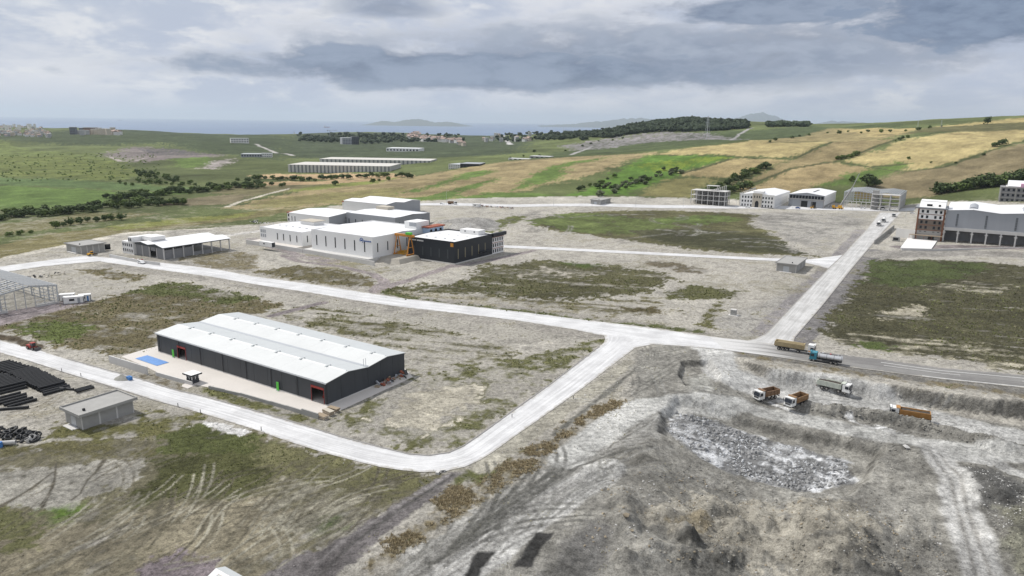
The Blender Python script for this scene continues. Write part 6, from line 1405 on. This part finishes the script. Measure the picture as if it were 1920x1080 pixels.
for k, (px, py) in enumerate(((334, 763), (376, 775), (152, 706), (116, 697), (490, 808), (960, 783), (1075, 748))):
    p = at(px, py); o = thing('marker_post', 'short dark marker post at the edge of the bend road', 'post', (p[0], p[1], 0), .2 * k, 'marker posts along the bend road'); MB().tube((0, 0, -.1), (0, 0, 1.0), .09, 6).build('stake', V_ch, o); MB().box(-.12, .12, -.1, .1, 1.0, 1.12).build('cap', W_concp, o)
# ------------------------------------------------------------------ trees
def leafmat(name, c):
    m = bpy.data.materials.new(name); m.use_nodes = True; t = NT(m.node_tree); b = t.n['Principled BSDF']
    oi = t.new('ShaderNodeObjectInfo'); ge = t.new('ShaderNodeNewGeometry')
    n = t.noise(ge.outputs['Position'], .5, 3, .6); f = t.math('ADD', t.math('MULTIPLY', n, .9), t.math('MULTIPLY', oi.outputs['Random'], .5))
    hs = t.new('ShaderNodeHueSaturation'); hs.inputs['Color'].default_value = (*c, 1); t.l.new(t.math('ADD', f, .35), hs.inputs['Value'])
    t.l.new(hs.outputs[0], b.inputs['Base Color']); b.inputs['Roughness'].default_value = .8; b.inputs['Specular IOR Level'].default_value = .15
    return m
L_dark = leafmat('dark_leaf', (.072, .10, .038)); L_mid = leafmat('mid_leaf', (.105, .145, .042)); L_oliv = leafmat('olive_leaf', (.135, .155, .09)); L_wood = leafmat('dark_wood_leaf', (.040, .056, .028)); L_bark = mat('bark', (.10, .08, .06), .95)
def crown_mesh(seed, m, n=340, squat=1.0):
    r = np.random.default_rng(seed); mb = MB(); blobs = [(r.uniform(-.28, .28), r.uniform(-.28, .28), r.uniform(.28, .74) * squat, r.uniform(.2, .34)) for _ in range(9)]
    for _ in range(n):
        bx, by, bz, br = blobs[r.integers(9)]; d = r.normal(size=3); d /= np.linalg.norm(d); q = br * r.uniform(.55, 1.05)
        c_ = np.array([bx + d[0] * q, by + d[1] * q, bz + d[2] * q * .85]); u = r.normal(size=3); u -= u @ d * d * .5; u /= np.linalg.norm(u); v = np.cross(u, d + .4 * r.normal(size=3)); v /= np.linalg.norm(v) + 1e-9; s = r.uniform(.045, .10)
        mb.add([c_ - u * s - v * s * .6, c_ + u * s - v * s * .5, c_ + u * s * .7 + v * s, c_ - u * s * .8 + v * s * .7], [(0, 1, 2, 3)])
    return mb.mesh('crown', m)
def trunk_mesh(seed):
    r = random.Random(seed); mb = MB(); mb.tube((0, 0, -.05), (0, 0, .5), .035, 6, .022)
    for k in range(4): a_ = r.uniform(0, 6.3); mb.tube((0, 0, .3 + .05 * k), (.22 * math.cos(a_), .22 * math.sin(a_), .6 + .04 * k), .016, 5, .006)
    return mb.mesh('trunk', L_bark)
CR = {'dark': [crown_mesh(k, L_dark) for k in range(4)], 'mid': [crown_mesh(10 + k, L_mid) for k in range(4)], 'olive': [crown_mesh(20 + k, L_oliv, 240, .9) for k in range(3)]}
TR = [trunk_mesh(k) for k in range(3)]
rt = random.Random(21)
def tree(px, py, h, kind, label, grp, name='tree', wide=1.0):
    p = ground(px, py); o = thing(name, label, 'tree', (p[0], p[1], p[2] - .1), rt.uniform(0, 6.3), grp); s = h * rt.uniform(.85, 1.15); wv = s * wide * rt.uniform(.9, 1.2)
    c_ = link('crown', rt.choice(CR[kind]), o); c_.scale = (wv, wv, s); t = link('trunk', rt.choice(TR), o); t.scale = (s, s, s)
    return o
def row(pts, n, h, kind, label, grp, jx=4, jy=2.0, wide=1.1):
    P = resample(np.array(pts, float), max(n, 2))
    for q in P: tree(q[0] + rt.uniform(-jx, jx), q[1] + rt.uniform(-jy, jy), h * rt.uniform(.65, 1.15), rt.choice((kind, kind, 'mid')) if kind != 'olive' else 'olive', label, grp, wide=wide)
row([(-10, 412), (60, 404), (130, 399), (200, 390), (260, 385), (340, 381)], 62, 6.8, 'dark', 'tree in the thick hedgerow along the valley stream', 'hedgerow trees along the valley stream', 5, 4, 1.3)
row([(205, 373), (280, 367), (370, 358), (420, 353), (490, 351)], 52, 7.0, 'dark', 'tree in the upper hedgerow between green and brown fields', 'upper hedgerow trees', 5, 3, 1.3)
row([(225, 345), (300, 345), (365, 349)], 14, 6, 'mid', 'bush in the hollow below the green hill', 'bushes in the hollow', 4, 3); row([(258, 326), (300, 335), (335, 343)], 16, 7, 'dark', 'dark scrub tree in the gully under the quarry', 'scrub trees in the gully', 8, 4)
row([(104, 428), (140, 422), (168, 416), (225, 412)], 9, 6, 'dark', 'small tree on the bank between the two brown fields', 'trees on the field bank', 3, 1); row([(20, 442), (60, 436)], 3, 3.5, 'mid', 'low bush on the field edge by the dirt track', 'bushes by the dirt track')
row([(480, 337), (560, 337), (590, 337), (630, 333), (710, 331), (770, 333)], 30, 7, 'dark', 'tree in the hedge between the orange stubble strips', 'hedge trees in the stubble', 4, 1.5, 1.3); row([(440, 340), (540, 352), (490, 345)], 8, 6, 'dark', 'tree at the corner of the brown field', 'field corner trees', 6, 2)
tree(629, 349, 7.5, 'dark', 'lone round tree in the pale green field below the logistics halls', None); row([(700, 342), (725, 339)], 3, 5, 'mid', 'bush on the field boundary of the tan slope', 'bushes on the tan slope')
for k in range(48): u = rt.random(); tree(1120 + 150 * u + rt.uniform(-14, 14), 362 - 40 * u + rt.uniform(-7, 7), rt.uniform(3.8, 6), 'olive' if k % 3 else 'dark', 'small grey-green olive tree in the sloping grove', 'olive trees in the grove', wide=1.2)
row([(1085, 356), (1130, 345), (1150, 330)], 8, 5, 'dark', 'dark bush along the upper edge of the olive grove', 'bushes by the grove')
row([(1318, 370), (1335, 358), (1365, 345), (1400, 330), (1440, 316)], 24, 7.5, 'dark', 'tree in the hedge climbing behind the concrete frame', 'hedge trees behind the concrete frame', 5, 2, 1.2); row([(1355, 362), (1380, 358), (1405, 353)], 9, 9, 'dark', 'large tree behind the precast columns', 'trees behind the precast columns', 4, 2, 1.2)
tree(1627, 350, 13, 'dark', 'large dark tree rising behind the half-built hall', None, wide=1.2); tree(1641, 352, 10, 'dark', 'lower dark tree beside the large one behind the half-built hall', None); tree(1597, 342, 8, 'mid', 'small tree in the green gully by the crane boom', None)
row([(1568, 301), (1590, 297), (1608, 292)], 12, 6, 'mid', 'bush in the oval thicket on the golden slope', 'bushes in the oval thicket', 4, 2); row([(1680, 264), (1705, 261)], 5, 5, 'dark', 'bush at the boundary of the upper golden field', 'bushes on the upper boundary'); row([(1860, 278), (1882, 274)], 5, 8, 'dark', 'dark bush in the pair on the golden field', 'bushes on the golden field', 2, 1)
tree(1851, 232, 15, 'dark', 'single tree standing alone on the skyline of the right hill', None, wide=.8); row([(1440, 268), (1500, 255), (1580, 250), (1660, 248), (1720, 244), (1760, 240)], 16, 6, 'dark', 'bush along the skyline field boundary', 'bushes on the skyline boundary', 8, 2); row([(1700, 300), (1780, 312), (1840, 292)], 4, 4, 'dark', 'small shrub on the dark field edge', 'shrubs on the dark field edge')
row([(1752, 362), (1790, 357), (1830, 352), (1880, 346), (1930, 338)], 28, 11, 'dark', 'dense dark tree in the belt behind the grey hall', 'trees in the belt behind the grey hall', 6, 3, 1.3)
row([(940, 300), (1100, 268), (1180, 262)], 10, 6, 'dark', 'tree on the low terraces before the wooded hill', 'trees on the terraces', 20, 4)
# woods too far off to tell tree from tree
def wood(name, fn, n, r0, r1, m):
    mb = MB(); q = np.random.default_rng(len(name))
    for _ in range(n):
        px, py = fn(q); p = on(px, py); z = hz1(p[0], p[1]); r = q.uniform(r0, r1); lump(mb, p[0], p[1], z + r * .8, r, q); lump(mb, p[0] + q.uniform(-r, r), p[1] + q.uniform(-r, r), z + r * 1.1, r * .7, q)
    return tag(mb.build(name, m), kind='stuff')
wood('wooded_hill', lambda q: (lambda u: (1088 + 312 * u, np.interp(u, [0, .15, .3, .46, .75, 1], [257, 261, 254, 248, 246, 242]) - q.random() * np.interp(u, [0, .15, .3, .46, .62, .75, 1], [4, 13, 15, 19, 24, 20, 11])))(q.random()), 1500, 5, 9.0, L_wood)
wood('skyline_wood', lambda q: (q.uniform(1440, 1515), 238 - q.random() * 6), 160, 5, 8, L_wood)
wood('distant_woods', lambda q: (lambda a: (a, 260 + q.uniform(-8, 6)))(q.choice([q.uniform(680, 870), q.uniform(930, 1100), q.uniform(560, 700)])), 420, 5, 9, L_wood)
wood('hill_scrub', lambda q: (q.uniform(0, 300), q.uniform(285, 340)), 260, .7, 1.7, L_mid)

# ------------------------------------------------------------------ distant buildings
D_wall = [mat('town_white', (.72, .71, .69), .8), mat('town_cream', (.55, .49, .40), .8), mat('town_grey', (.40, .40, .40), .8)]
def house_mesh(k, hh, flat):
    w_ = .5; mb = MB(); mb.box(-w_, w_, -w_, w_, -.3, hh); me_ = mb.mesh('walls', D_wall[k]); r_ = MB()
    if flat: r_.box(-.53, .53, -.53, .53, hh, hh + .08)
    else: r_.prism([(-.58, hh), (.58, hh), (0, hh + .35)], 'y', -.56, .56)
    wn = MB()
    return me_, r_.mesh('roof', D_wall[0] if flat else mat('faded_roof_tile', (.36, .27, .23), .85))
HOUSE = [house_mesh(k % 3, h_, f_) for k, (h_, f_) in enumerate(((.8, False), (.9, False), (1.2, True), (1.9, True), (1.4, True), (.7, False)))]
def house(px, py, w_, k, label, grp, cat='house'):
    p = ground(px, py); o = thing('house' if k != 3 else 'apartment_block', label, cat, (p[0], p[1], p[2]), rt.uniform(0, 3), grp); o.scale = (w_, w_, w_); me_, ro_ = HOUSE[k]; link('wall', me_, o); link('roof', ro_, o)
for k in range(150): px = rt.uniform(-30, 96); house(px, 259 - (96 - px) * .02 - rt.random() * 20 * (1 if px < 85 else .6), rt.uniform(5.5, 8.5), rt.choice((0, 0, 2, 4, 5, 2, 0)), 'pale house in the dense hillside town by the sea', 'houses of the hillside town')
for k in range(9): house(rt.uniform(0, 92), rt.uniform(238, 246), rt.uniform(7, 9), 3, 'tall pale apartment block rising above the hillside town', 'apartment blocks of the hillside town', 'apartment block')
for k in range(34): house(rt.uniform(150, 225), rt.uniform(247, 254), rt.uniform(9, 14), rt.choice((0, 1, 2, 4)), 'pale house on the slope below the brown apartment row', 'houses below the brown apartments')
for k in range(66): u = rt.random(); house(765 + 105 * u, 256 + 14 * u - rt.random() * 8 * (1 - .3 * u) + 2, rt.uniform(9, 14), rt.choice((0, 1, 5, 0)), 'small white house in the village on the far slope', 'houses of the far village')
for k in range(16): house(rt.uniform(900, 1000), rt.uniform(256, 268), rt.uniform(9, 13), rt.choice((0, 1, 2)), 'scattered house among trees near the far motorway', 'houses near the motorway')
def block(label, px0, px1, py, hpx, dep, m, mw=W_glass, floors=3, cols_=8, name='far_building', cat='building', roof=W_roofg, py1=None):
    p0 = ground(px0, py); q1 = on(px1, py if py1 is None else py1); d = q1 - p0[:2]; L = min(float(np.hypot(*d)), (px1 - px0) / FPX * p0[1] * 1.25); h = hpx / FPX * p0[1]
    ang = math.atan2(d[1], d[0]); ang = max(min(ang, .45), -.45); o = thing(name, label, cat, tuple(p0), ang)
    MB().box(0, L, 0, dep, -6, h).build('wall', m, o); MB().box(-.3, L + .3, -.3, dep + .3, h, h + h * .06).build('roof', roof, o)
    for f in range(floors):
        for k in range(cols_): MB().box(L * (k + .25) / cols_, L * (k + .75) / cols_, -.12, -.02, h * (f + .3) / floors, h * (f + .75) / floors).build('window', mw, o)
    return o, L, h
block('row of brown apartment slabs on the coastal ridge', 156, 184, 250, 12, 18, mat('brown_facade', (.30, .20, .16), .8), floors=4, cols_=7); block('dark apartment slab left of the brown row on the ridge', 131, 142, 252, 13, 16, mat('grey_facade', (.16, .17, .19), .8), floors=4, cols_=4); block('dark blue apartment slab joined to the brown row', 149, 157, 250, 11, 16, MATS['grey_facade'], floors=4, cols_=3)
block('pale terraced office block on the dark far slope', 433, 463, 270, 8, 20, D_wall[0], floors=2, cols_=7); block('low white industrial shed with blue roof on the left slope', 452, 492, 295, 6, 30, W_lgrey, floors=1, cols_=8); block('small white office beside the blue-roofed shed', 490, 510, 295, 7, 14, W_white2, floors=2, cols_=6)
block('wide pale hospital-like block on the dark slope', 642, 660, 268, 11, 40, W_lgrey, floors=4, cols_=6); block('dark glass wing of the pale block on the dark slope', 660, 673, 268, 13, 30, W_dark, floors=5, cols_=4, roof=W_dark)
block('long low white factory in front of the far village', 724, 785, 281, 6, 50, W_white, floors=1, cols_=10, roof=W_roof)
block('white three-storey office end of the roadside factory', 841, 863, 316, 9, 30, W_white2, floors=3, cols_=7); block('black hall behind the roadside white office', 863, 899, 315, 8, 34, W_black, floors=1, cols_=6, roof=W_lgrey, py1=312)
block('flat grey shed beside the terraced road', 993, 1025, 296, 4, 16, W_conc, floors=1, cols_=4, roof=W_roof); block('low white shed at the foot of the terraces', 953, 992, 299, 3, 14, W_white2, floors=1, cols_=5, roof=W_roof)
def logistics(label, pl, pr, py, pyr, hpx, dep, ribs):
    p0 = ground(pl, py); q = on(pr, pyr); L = (pr - pl) / FPX * p0[1] * 1.02; h = hpx / FPX * p0[1]; o = thing('logistics_hall', label, 'warehouse', (p0[0], p0[1], p0[2] - .5), rad(-4))
    MB().box(0, L, 0, dep, -5, h).build('wall', W_grey, o); MB().box(-.5, L + .5, -.4, dep, h, h + .6).build('roof', mat('beige_roof', (.55, .53, .49), .8), o)
    for k in range(ribs):
        x = L * k / ribs; MB().box(x, x + L / ribs * .56, -.9, -.05, -1, h + .3).build('wall_rib', W_concp, o)
    for k in range(10): MB().box(L, L + .8, dep * k / 10, dep * (k + .5) / 10, -1, h + .3).build('wall_rib', W_concp, o)
    return o
logistics('long ribbed pale logistics hall in front of its twin', 541, 728, 321, 317, 14, 70, 27); logistics('second ribbed pale logistics hall set behind the first', 600, 802, 309, 306, 12, 60, 26)
# ------------------------------------------------------------------ ships, pylons, lamp posts
def ship(label, px, py, L, mh, hgt=9):
    p = at(px, py, SEA_Z); o = thing('cargo_ship', label, 'ship', (p[0], p[1], SEA_Z), rad(-6)); MB().hexa([(-L / 2, -9, -2), (L * .46, -9, -2), (L * .46, 9, -2), (-L / 2, 9, -2)], [(-L / 2, -11, hgt), (L / 2, -6, hgt + 2), (L / 2, 6, hgt + 2), (-L / 2, 11, hgt)]).build('hull', mh, o)
    MB().box(-L * .44, -L * .32, -9, 9, hgt, hgt + 20).build('bridge', W_white2, o); MB().tube((-L * .4, 0, hgt + 20), (-L * .4, 0, hgt + 28), 2.5, 8).build('funnel', mh, o)
    for k in range(3): MB().box(-L * .25 + k * L * .2, -L * .12 + k * L * .2, -8, 8, hgt, hgt + 5).build('hatch', W_conc, o)
SEA_Z = -105.0
S_red = mat('hull_red', (.35, .09, .08), .6); S_dark = mat('hull_dark', (.05, .06, .08), .6); S_grey = mat('hull_grey', (.18, .19, .21), .6)
ship('red-hulled cargo ship at anchor in the bay', 613, 239, 130, S_red); ship('dark barge lying low near the shore', 558, 253, 95, S_dark, 6); ship('grey cargo ship off the wooded headland', 1063, 246, 165, S_grey, 12); ship('faint ship on the western horizon', 225, 226, 240, S_grey, 12)
for px in (940, 968, 990, 1016, 1040): ship('faint ship waiting in the far roadstead', px, 234.6, 230, S_grey, 14); 
for ob in [x for x in col.objects if x.name.startswith('cargo_ship') and x['label'].startswith('faint ship waiting')]: ob['group'] = 'ships in the far roadstead'
def pylon(label, px, py, hpx):
    p = ground(px, py); h = hpx / FPX * p[1]; o = thing('power_pylon', label, 'pylon', tuple(p), .4); w_ = h * .09
    for sx_ in (-1, 1):
        for sy_ in (-1, 1): MB().beam((sx_ * w_, sy_ * w_, -1), (sx_ * w_ * .15, sy_ * w_ * .15, h), h * .008, h * .008).build('leg', W_steel, o)
    for k in range(1, 8):
        z = h * k / 8.5; q = w_ * (1 - .85 * z / h); MB().beam((-q, -q, z), (q, q, z + h * .08), h * .005, h * .005).build('brace', W_steel, o); MB().beam((q, -q, z), (-q, q, z + h * .08), h * .005, h * .005).build('brace', W_steel, o)
    for z in (.72, .84, .95): MB().beam((-h * .12, 0, h * z), (h * .12, 0, h * z), h * .01, h * .012).build('cross_arm', W_steel, o)
pylon('tall lattice power pylon before the wooded hill', 1325, 261, 42); pylon('lattice power pylon on the skyline saddle', 1720, 243, 16); pylon('slender lattice pylon right of the saddle', 1764, 241, 14)
for (px, py, h_) in ((837, 384, 12), (1038, 388, 9), (1281, 388, 9), (1192, 388, 9), (1380, 390, 9), (1486, 391, 9), (1598, 394, 9), (1698, 408, 9), (1110, 390, 9)):
    p = at(px, py); o = thing('lamp_post', 'slim grey lamp post along the back road', 'lamp post', (p[0], p[1], 0), 0, 'lamp posts along the back road'); MB().tube((0, 0, 0), (0, 0, h_), .12, 6, .07).build('pole', W_steel, o); MB().beam((0, 0, h_), (1.6, 0, h_ + .3), .09, .09).build('arm', W_steel, o); MB().box(1.4, 2.1, -.15, .15, h_ + .24, h_ + .36).build('lamp_head', W_concp, o)
p = on(559 + 60, 262); tc_h = 34; o = thing('tower_crane', 'distant tower crane beside the pale block on the dark slope', 'crane', (p[0], p[1], hz1(p[0], p[1])), .2); MB().beam((0, 0, 0), (0, 0, tc_h), 1.2, 1.2).build('mast', W_steel, o); MB().beam((-8, 0, tc_h), (24, 0, tc_h), 1, 1).build('jib', W_steel, o); MB().box(-9, -6, -1, 1, tc_h - 3, tc_h - .5).build('counterweight', W_conc, o)

# ------------------------------------------------------------------ weeds: rough growth nobody could count
wm = bpy.data.materials.new('weed_growth'); wm.use_nodes = True; t_ = NT(wm.node_tree); b_ = t_.n['Principled BSDF']; t_.l.new(t_.new('ShaderNodeAttribute', attribute_name='tint').outputs['Color'], b_.inputs['Base Color']); b_.inputs['Roughness'].default_value = .9; b_.inputs['Specular IOR Level'].default_value = .1
def weeds(name, mask, n, h0, h1, tint, ymax, blades, spread, seed, wf_=1.0):
    q = np.random.default_rng(seed)
    idx = np.nonzero((mask > .25) & (VY > 90) & (VY < ymax) & (np.abs(VX / np.maximum(VY, 1)) < .95))[0]
    wgt = mask[idx] ** 1.5 * VY[idx] ** 2 * np.clip(1.2 + .9 * N2[idx], .05, 3); wgt = wgt * (150 / np.maximum(VY[idx], 150)) ** 1.2; wgt /= wgt.sum()
    pick = q.choice(idx, n, p=wgt); X = VX[pick] + q.normal(0, .5, n); Y = VY[pick] + q.normal(0, .5, n); Z = VZ[pick]
    S = q.uniform(h0, h1, n) * np.clip(VY[pick] / 170, .8, 1.7)
    a_ = q.uniform(0, 6.283, (n, blades)); lean = q.uniform(.25, 1.0, (n, blades)); ln = S[:, None] * q.uniform(.6, 1.1, (n, blades)); wd = S[:, None] * q.uniform(.18, .38, (n, blades)) * wf_
    bx = X[:, None] + spread * S[:, None] * np.cos(a_ * 1.7) * q.random((n, blades)); by = Y[:, None] + spread * S[:, None] * np.sin(a_ * 1.7) * q.random((n, blades)); bz = np.repeat(Z[:, None] - .05, blades, 1)
    tx = bx + ln * lean * .6 * np.cos(a_); ty = by + ln * lean * .6 * np.sin(a_); tz = bz + ln * (1.1 - .45 * lean)
    px_ = -np.sin(a_) * wd; py_ = np.cos(a_) * wd
    V = np.stack([np.stack([bx - px_, by - py_, bz], -1), np.stack([bx + px_, by + py_, bz], -1), np.stack([tx + px_ * .5, ty + py_ * .5, tz], -1), np.stack([tx - px_ * .6, ty - py_ * .6, tz * 1.0], -1)], 2).reshape(-1, 3)
    nq = n * blades; me_ = bpy.data.meshes.new(name); me_.vertices.add(nq * 4); me_.vertices.foreach_set('co', V.astype(np.float32).ravel()); me_.loops.add(nq * 4); me_.loops.foreach_set('vertex_index', np.arange(nq * 4, dtype=np.int32)); me_.polygons.add(nq); me_.polygons.foreach_set('loop_start', np.arange(nq, dtype=np.int32) * 4); me_.polygons.foreach_set('loop_total', np.full(nq, 4, np.int32)); me_.update()
    base = C[pick] if tint is None else np.array(tint)[None] * np.ones((n, 1)); base = base * q.uniform(1.0, 1.8, (n, 1)); cc = np.repeat(np.c_[base, np.ones(n)], blades * 4, 0); at2 = me_.color_attributes.new('tint', 'FLOAT_COLOR', 'POINT'); at2.data.foreach_set('color', cc.astype(np.float32).ravel()); me_.materials.append(wm)
    return tag(link(name, me_), kind='stuff')
weeds('rough_grass', GRASS, 42000, .10, .24, None, 420, 4, 1.2, 1)
weeds('green_weeds', GRASS * np.clip(N1 + .55, 0, 1), 3500, .18, .42, (.15, .16, .07), 330, 7, .8, 2)
weeds('dry_scrub', DRY * np.clip(.55 + N2 + .7 * N1, 0, 1), 1900, .3, .62, (.27, .225, .145), 260, 14, 1.1, 3, .45)
SCAT = np.clip(N2 + .35 * N1 - .15, 0, 1) * (VY < 330) * (VY > 90) * (1 - low_mask(VX, VY)) * (np.minimum.reduce([poly_sd(VX, VY, P_) for P_, _ in FLAT]) > .8)
weeds('sparse_weeds', SCAT, 4500, .12, .28, (.26, .24, .15), 320, 5, 1.0, 4)

# ------------------------------------------------------------------ earth clods and small stones
def clods(name, mask, n, r0, r1, ymax, seed, light=(.7, 1.3)):
    q = np.random.default_rng(seed); t = (1 + 5 ** .5) / 2
    V0 = np.array([(-1, t, 0), (1, t, 0), (-1, -t, 0), (1, -t, 0), (0, -1, t), (0, 1, t), (0, -1, -t), (0, 1, -t), (t, 0, -1), (t, 0, 1), (-t, 0, -1), (-t, 0, 1)]) / 1.9
    F0 = np.array([(0, 11, 5), (0, 5, 1), (0, 1, 7), (0, 7, 10), (0, 10, 11), (1, 5, 9), (5, 11, 4), (11, 10, 2), (10, 7, 6), (7, 1, 8), (3, 9, 4), (3, 4, 2), (3, 2, 6), (3, 6, 8), (3, 8, 9), (4, 9, 5), (2, 4, 11), (6, 2, 10), (8, 6, 7), (9, 8, 1)])
    idx = np.nonzero((mask > .1) & (VY > 92) & (VY < ymax) & (np.abs(VX / np.maximum(VY, 1)) < .92))[0]; wg = mask[idx] * VY[idx] ** 1.2; wg /= wg.sum()
    pk = q.choice(idx, n, p=wg); R = (r0 + (r1 - r0) * q.random(n) ** 3) * np.clip(VY[pk] / 150, .8, 1.6)
    P = np.stack([VX[pk] + q.normal(0, .3, n), VY[pk] + q.normal(0, .3, n), VZ[pk] + R * .15], 1)
    V = (V0[None] * (1 + .25 * q.normal(size=(n, 12, 1))) * R[:, None, None] * q.uniform(.6, 1.2, (n, 1, 3)) * np.array([1, 1, .7]) + P[:, None]).reshape(-1, 3)
    Fc = (F0[None] + (np.arange(n) * 12)[:, None, None]).reshape(-1, 3); m_ = len(Fc)
    me_ = bpy.data.meshes.new(name); me_.vertices.add(len(V)); me_.vertices.foreach_set('co', V.astype(np.float32).ravel()); me_.loops.add(m_ * 3); me_.loops.foreach_set('vertex_index', Fc.astype(np.int32).ravel()); me_.polygons.add(m_); me_.polygons.foreach_set('loop_start', np.arange(m_, dtype=np.int32) * 3); me_.polygons.foreach_set('loop_total', np.full(m_, 3, np.int32)); me_.update()
    cc = np.repeat(np.c_[np.clip(C[pk] * q.uniform(light[0], light[1], (n, 1)), .01, .75), np.ones(n)], 12, 0); a2 = me_.color_attributes.new('tint', 'FLOAT_COLOR', 'POINT'); a2.data.foreach_set('color', cc.astype(np.float32).ravel()); me_.materials.append(wm)
    return tag(link(name, me_), kind='stuff')
OFFR = (np.minimum.reduce([poly_sd(VX, VY, P_) for P_, _ in FLAT if P_.mean(0)[1] < 420]) > .6) * 1.0
WORK = low_mask(VX, VY) * (poly_sd(VX, VY, PIT) > 0) * OFFR
clods('earth_clods', WORK * np.clip(.35 + N2 + sstep(.15, .6, sl) * .8, .0, 1.5) * (C.mean(1) < .27), 5000, .08, .34, 240, 6, (.8, 1.3))
clods('soil_stones', np.clip(.3 + N2 * .8, 0, 1) * OFFR * (1 - low_mask(VX, VY)), 5000, .06, .26, 330, 7, (.75, 1.7))
# ------------------------------------------------------------------ sea, far shores, air
sm = bpy.data.materials.new('sea_water'); sm.use_nodes = True
t_ = NT(sm.node_tree); b_ = t_.n['Principled BSDF']
pos = t_.new('ShaderNodeNewGeometry').outputs['Position']
n_ = t_.noise(t_.scalev(pos, .0004, .00012, 1), 1.0, 4, .5)
t_.l.new(t_.mix(n_, (.085, .135, .23, 1), (.16, .22, .33, 1)), b_.inputs['Base Color'])
b_.inputs['Roughness'].default_value = .45; b_.inputs['Specular IOR Level'].default_value = .2
SEA = -105.0
mb = MB(); mb.add([(-60000, 3500, SEA), (60000, 3500, SEA), (60000, 62000, SEA), (-60000, 62000, SEA)], [(0, 1, 2, 3)])
tag(mb.build('sea', sm), kind='structure')
M_hill = mat('far_shore', (.10, .115, .10), .95, var=.2, scale=.002)
def far_ridge(name, px0, px1, prof, dist, zb=SEA):
    """an island or a far shore: ridge with a shore on either side; prof = height over the sea along it"""
    n = 60; mb = MB(); rr = np.random.default_rng(int(px0)); vs = []
    ph = np.array([p[0] for p in prof]); hh = np.array([p[1] for p in prof])
    for i in range(n + 1):
        u = i / n; px = px0 + (px1 - px0) * u
        x = float(rayd(px, 230)[0] / rayd(px, 230)[1]) * dist; h = float(np.interp(u, ph, hh)) * (1 + .05 * rr.normal())
        for f, k in ((-1, 0), (-.55, .45), (-.2, .88), (0, 1), (.3, .85), (1, 0)):
            vs.append((x, dist + f * dist * .08, zb - 3 + (h + 3) * k))
    fs = [(i * 6 + k, (i + 1) * 6 + k, (i + 1) * 6 + k + 1, i * 6 + k + 1) for i in range(n) for k in range(5)]
    return tag(mb.add(vs, fs).build(name, M_hill, smooth=True), kind='structure')
far_ridge('island_hills', 690, 885, [(0, 0), (.06, 70), (.13, 135), (.2, 125), (.26, 100), (.38, 185), (.47, 205), (.56, 180), (.64, 105), (.74, 130), (.82, 115), (.92, 50), (1, 0)], 24000)
far_ridge('far_hills', 1010, 1330, [(0, 30), (.2, 110), (.35, 210), (.5, 330), (.62, 340), (.75, 280), (.88, 180), (1, 60)], 27000)
far_ridge('far_hills', 1330, 1520, [(0, 40), (.2, 320), (.42, 620), (.5, 640), (.6, 540), (.8, 280), (1, 60)], 30000)
far_ridge('far_hills', 1500, 2100, [(0, 60), (.1, 360), (.16, 330), (.22, 260), (.3, 330), (.4, 360), (.48, 320), (.55, 190), (.7, 300), (1, 200)], 26000)
hm = bpy.data.materials.new('haze_air'); hm.use_nodes = True
hm.node_tree.nodes.clear(); t_ = NT(hm.node_tree)
o_ = t_.new('ShaderNodeOutputMaterial'); v_ = t_.new('ShaderNodeVolumePrincipled')
v_.inputs['Color'].default_value = (.76, .88, 1.0, 1); v_.inputs['Density'].default_value = 3.1e-5; v_.inputs['Anisotropy'].default_value = 0.2
t_.l.new(v_.outputs[0], o_.inputs['Volume'])
mb = MB(); mb.box(-64000, 64000, -3600, 66000, -160, 560)
tag(mb.build('haze', hm), kind='stuff')
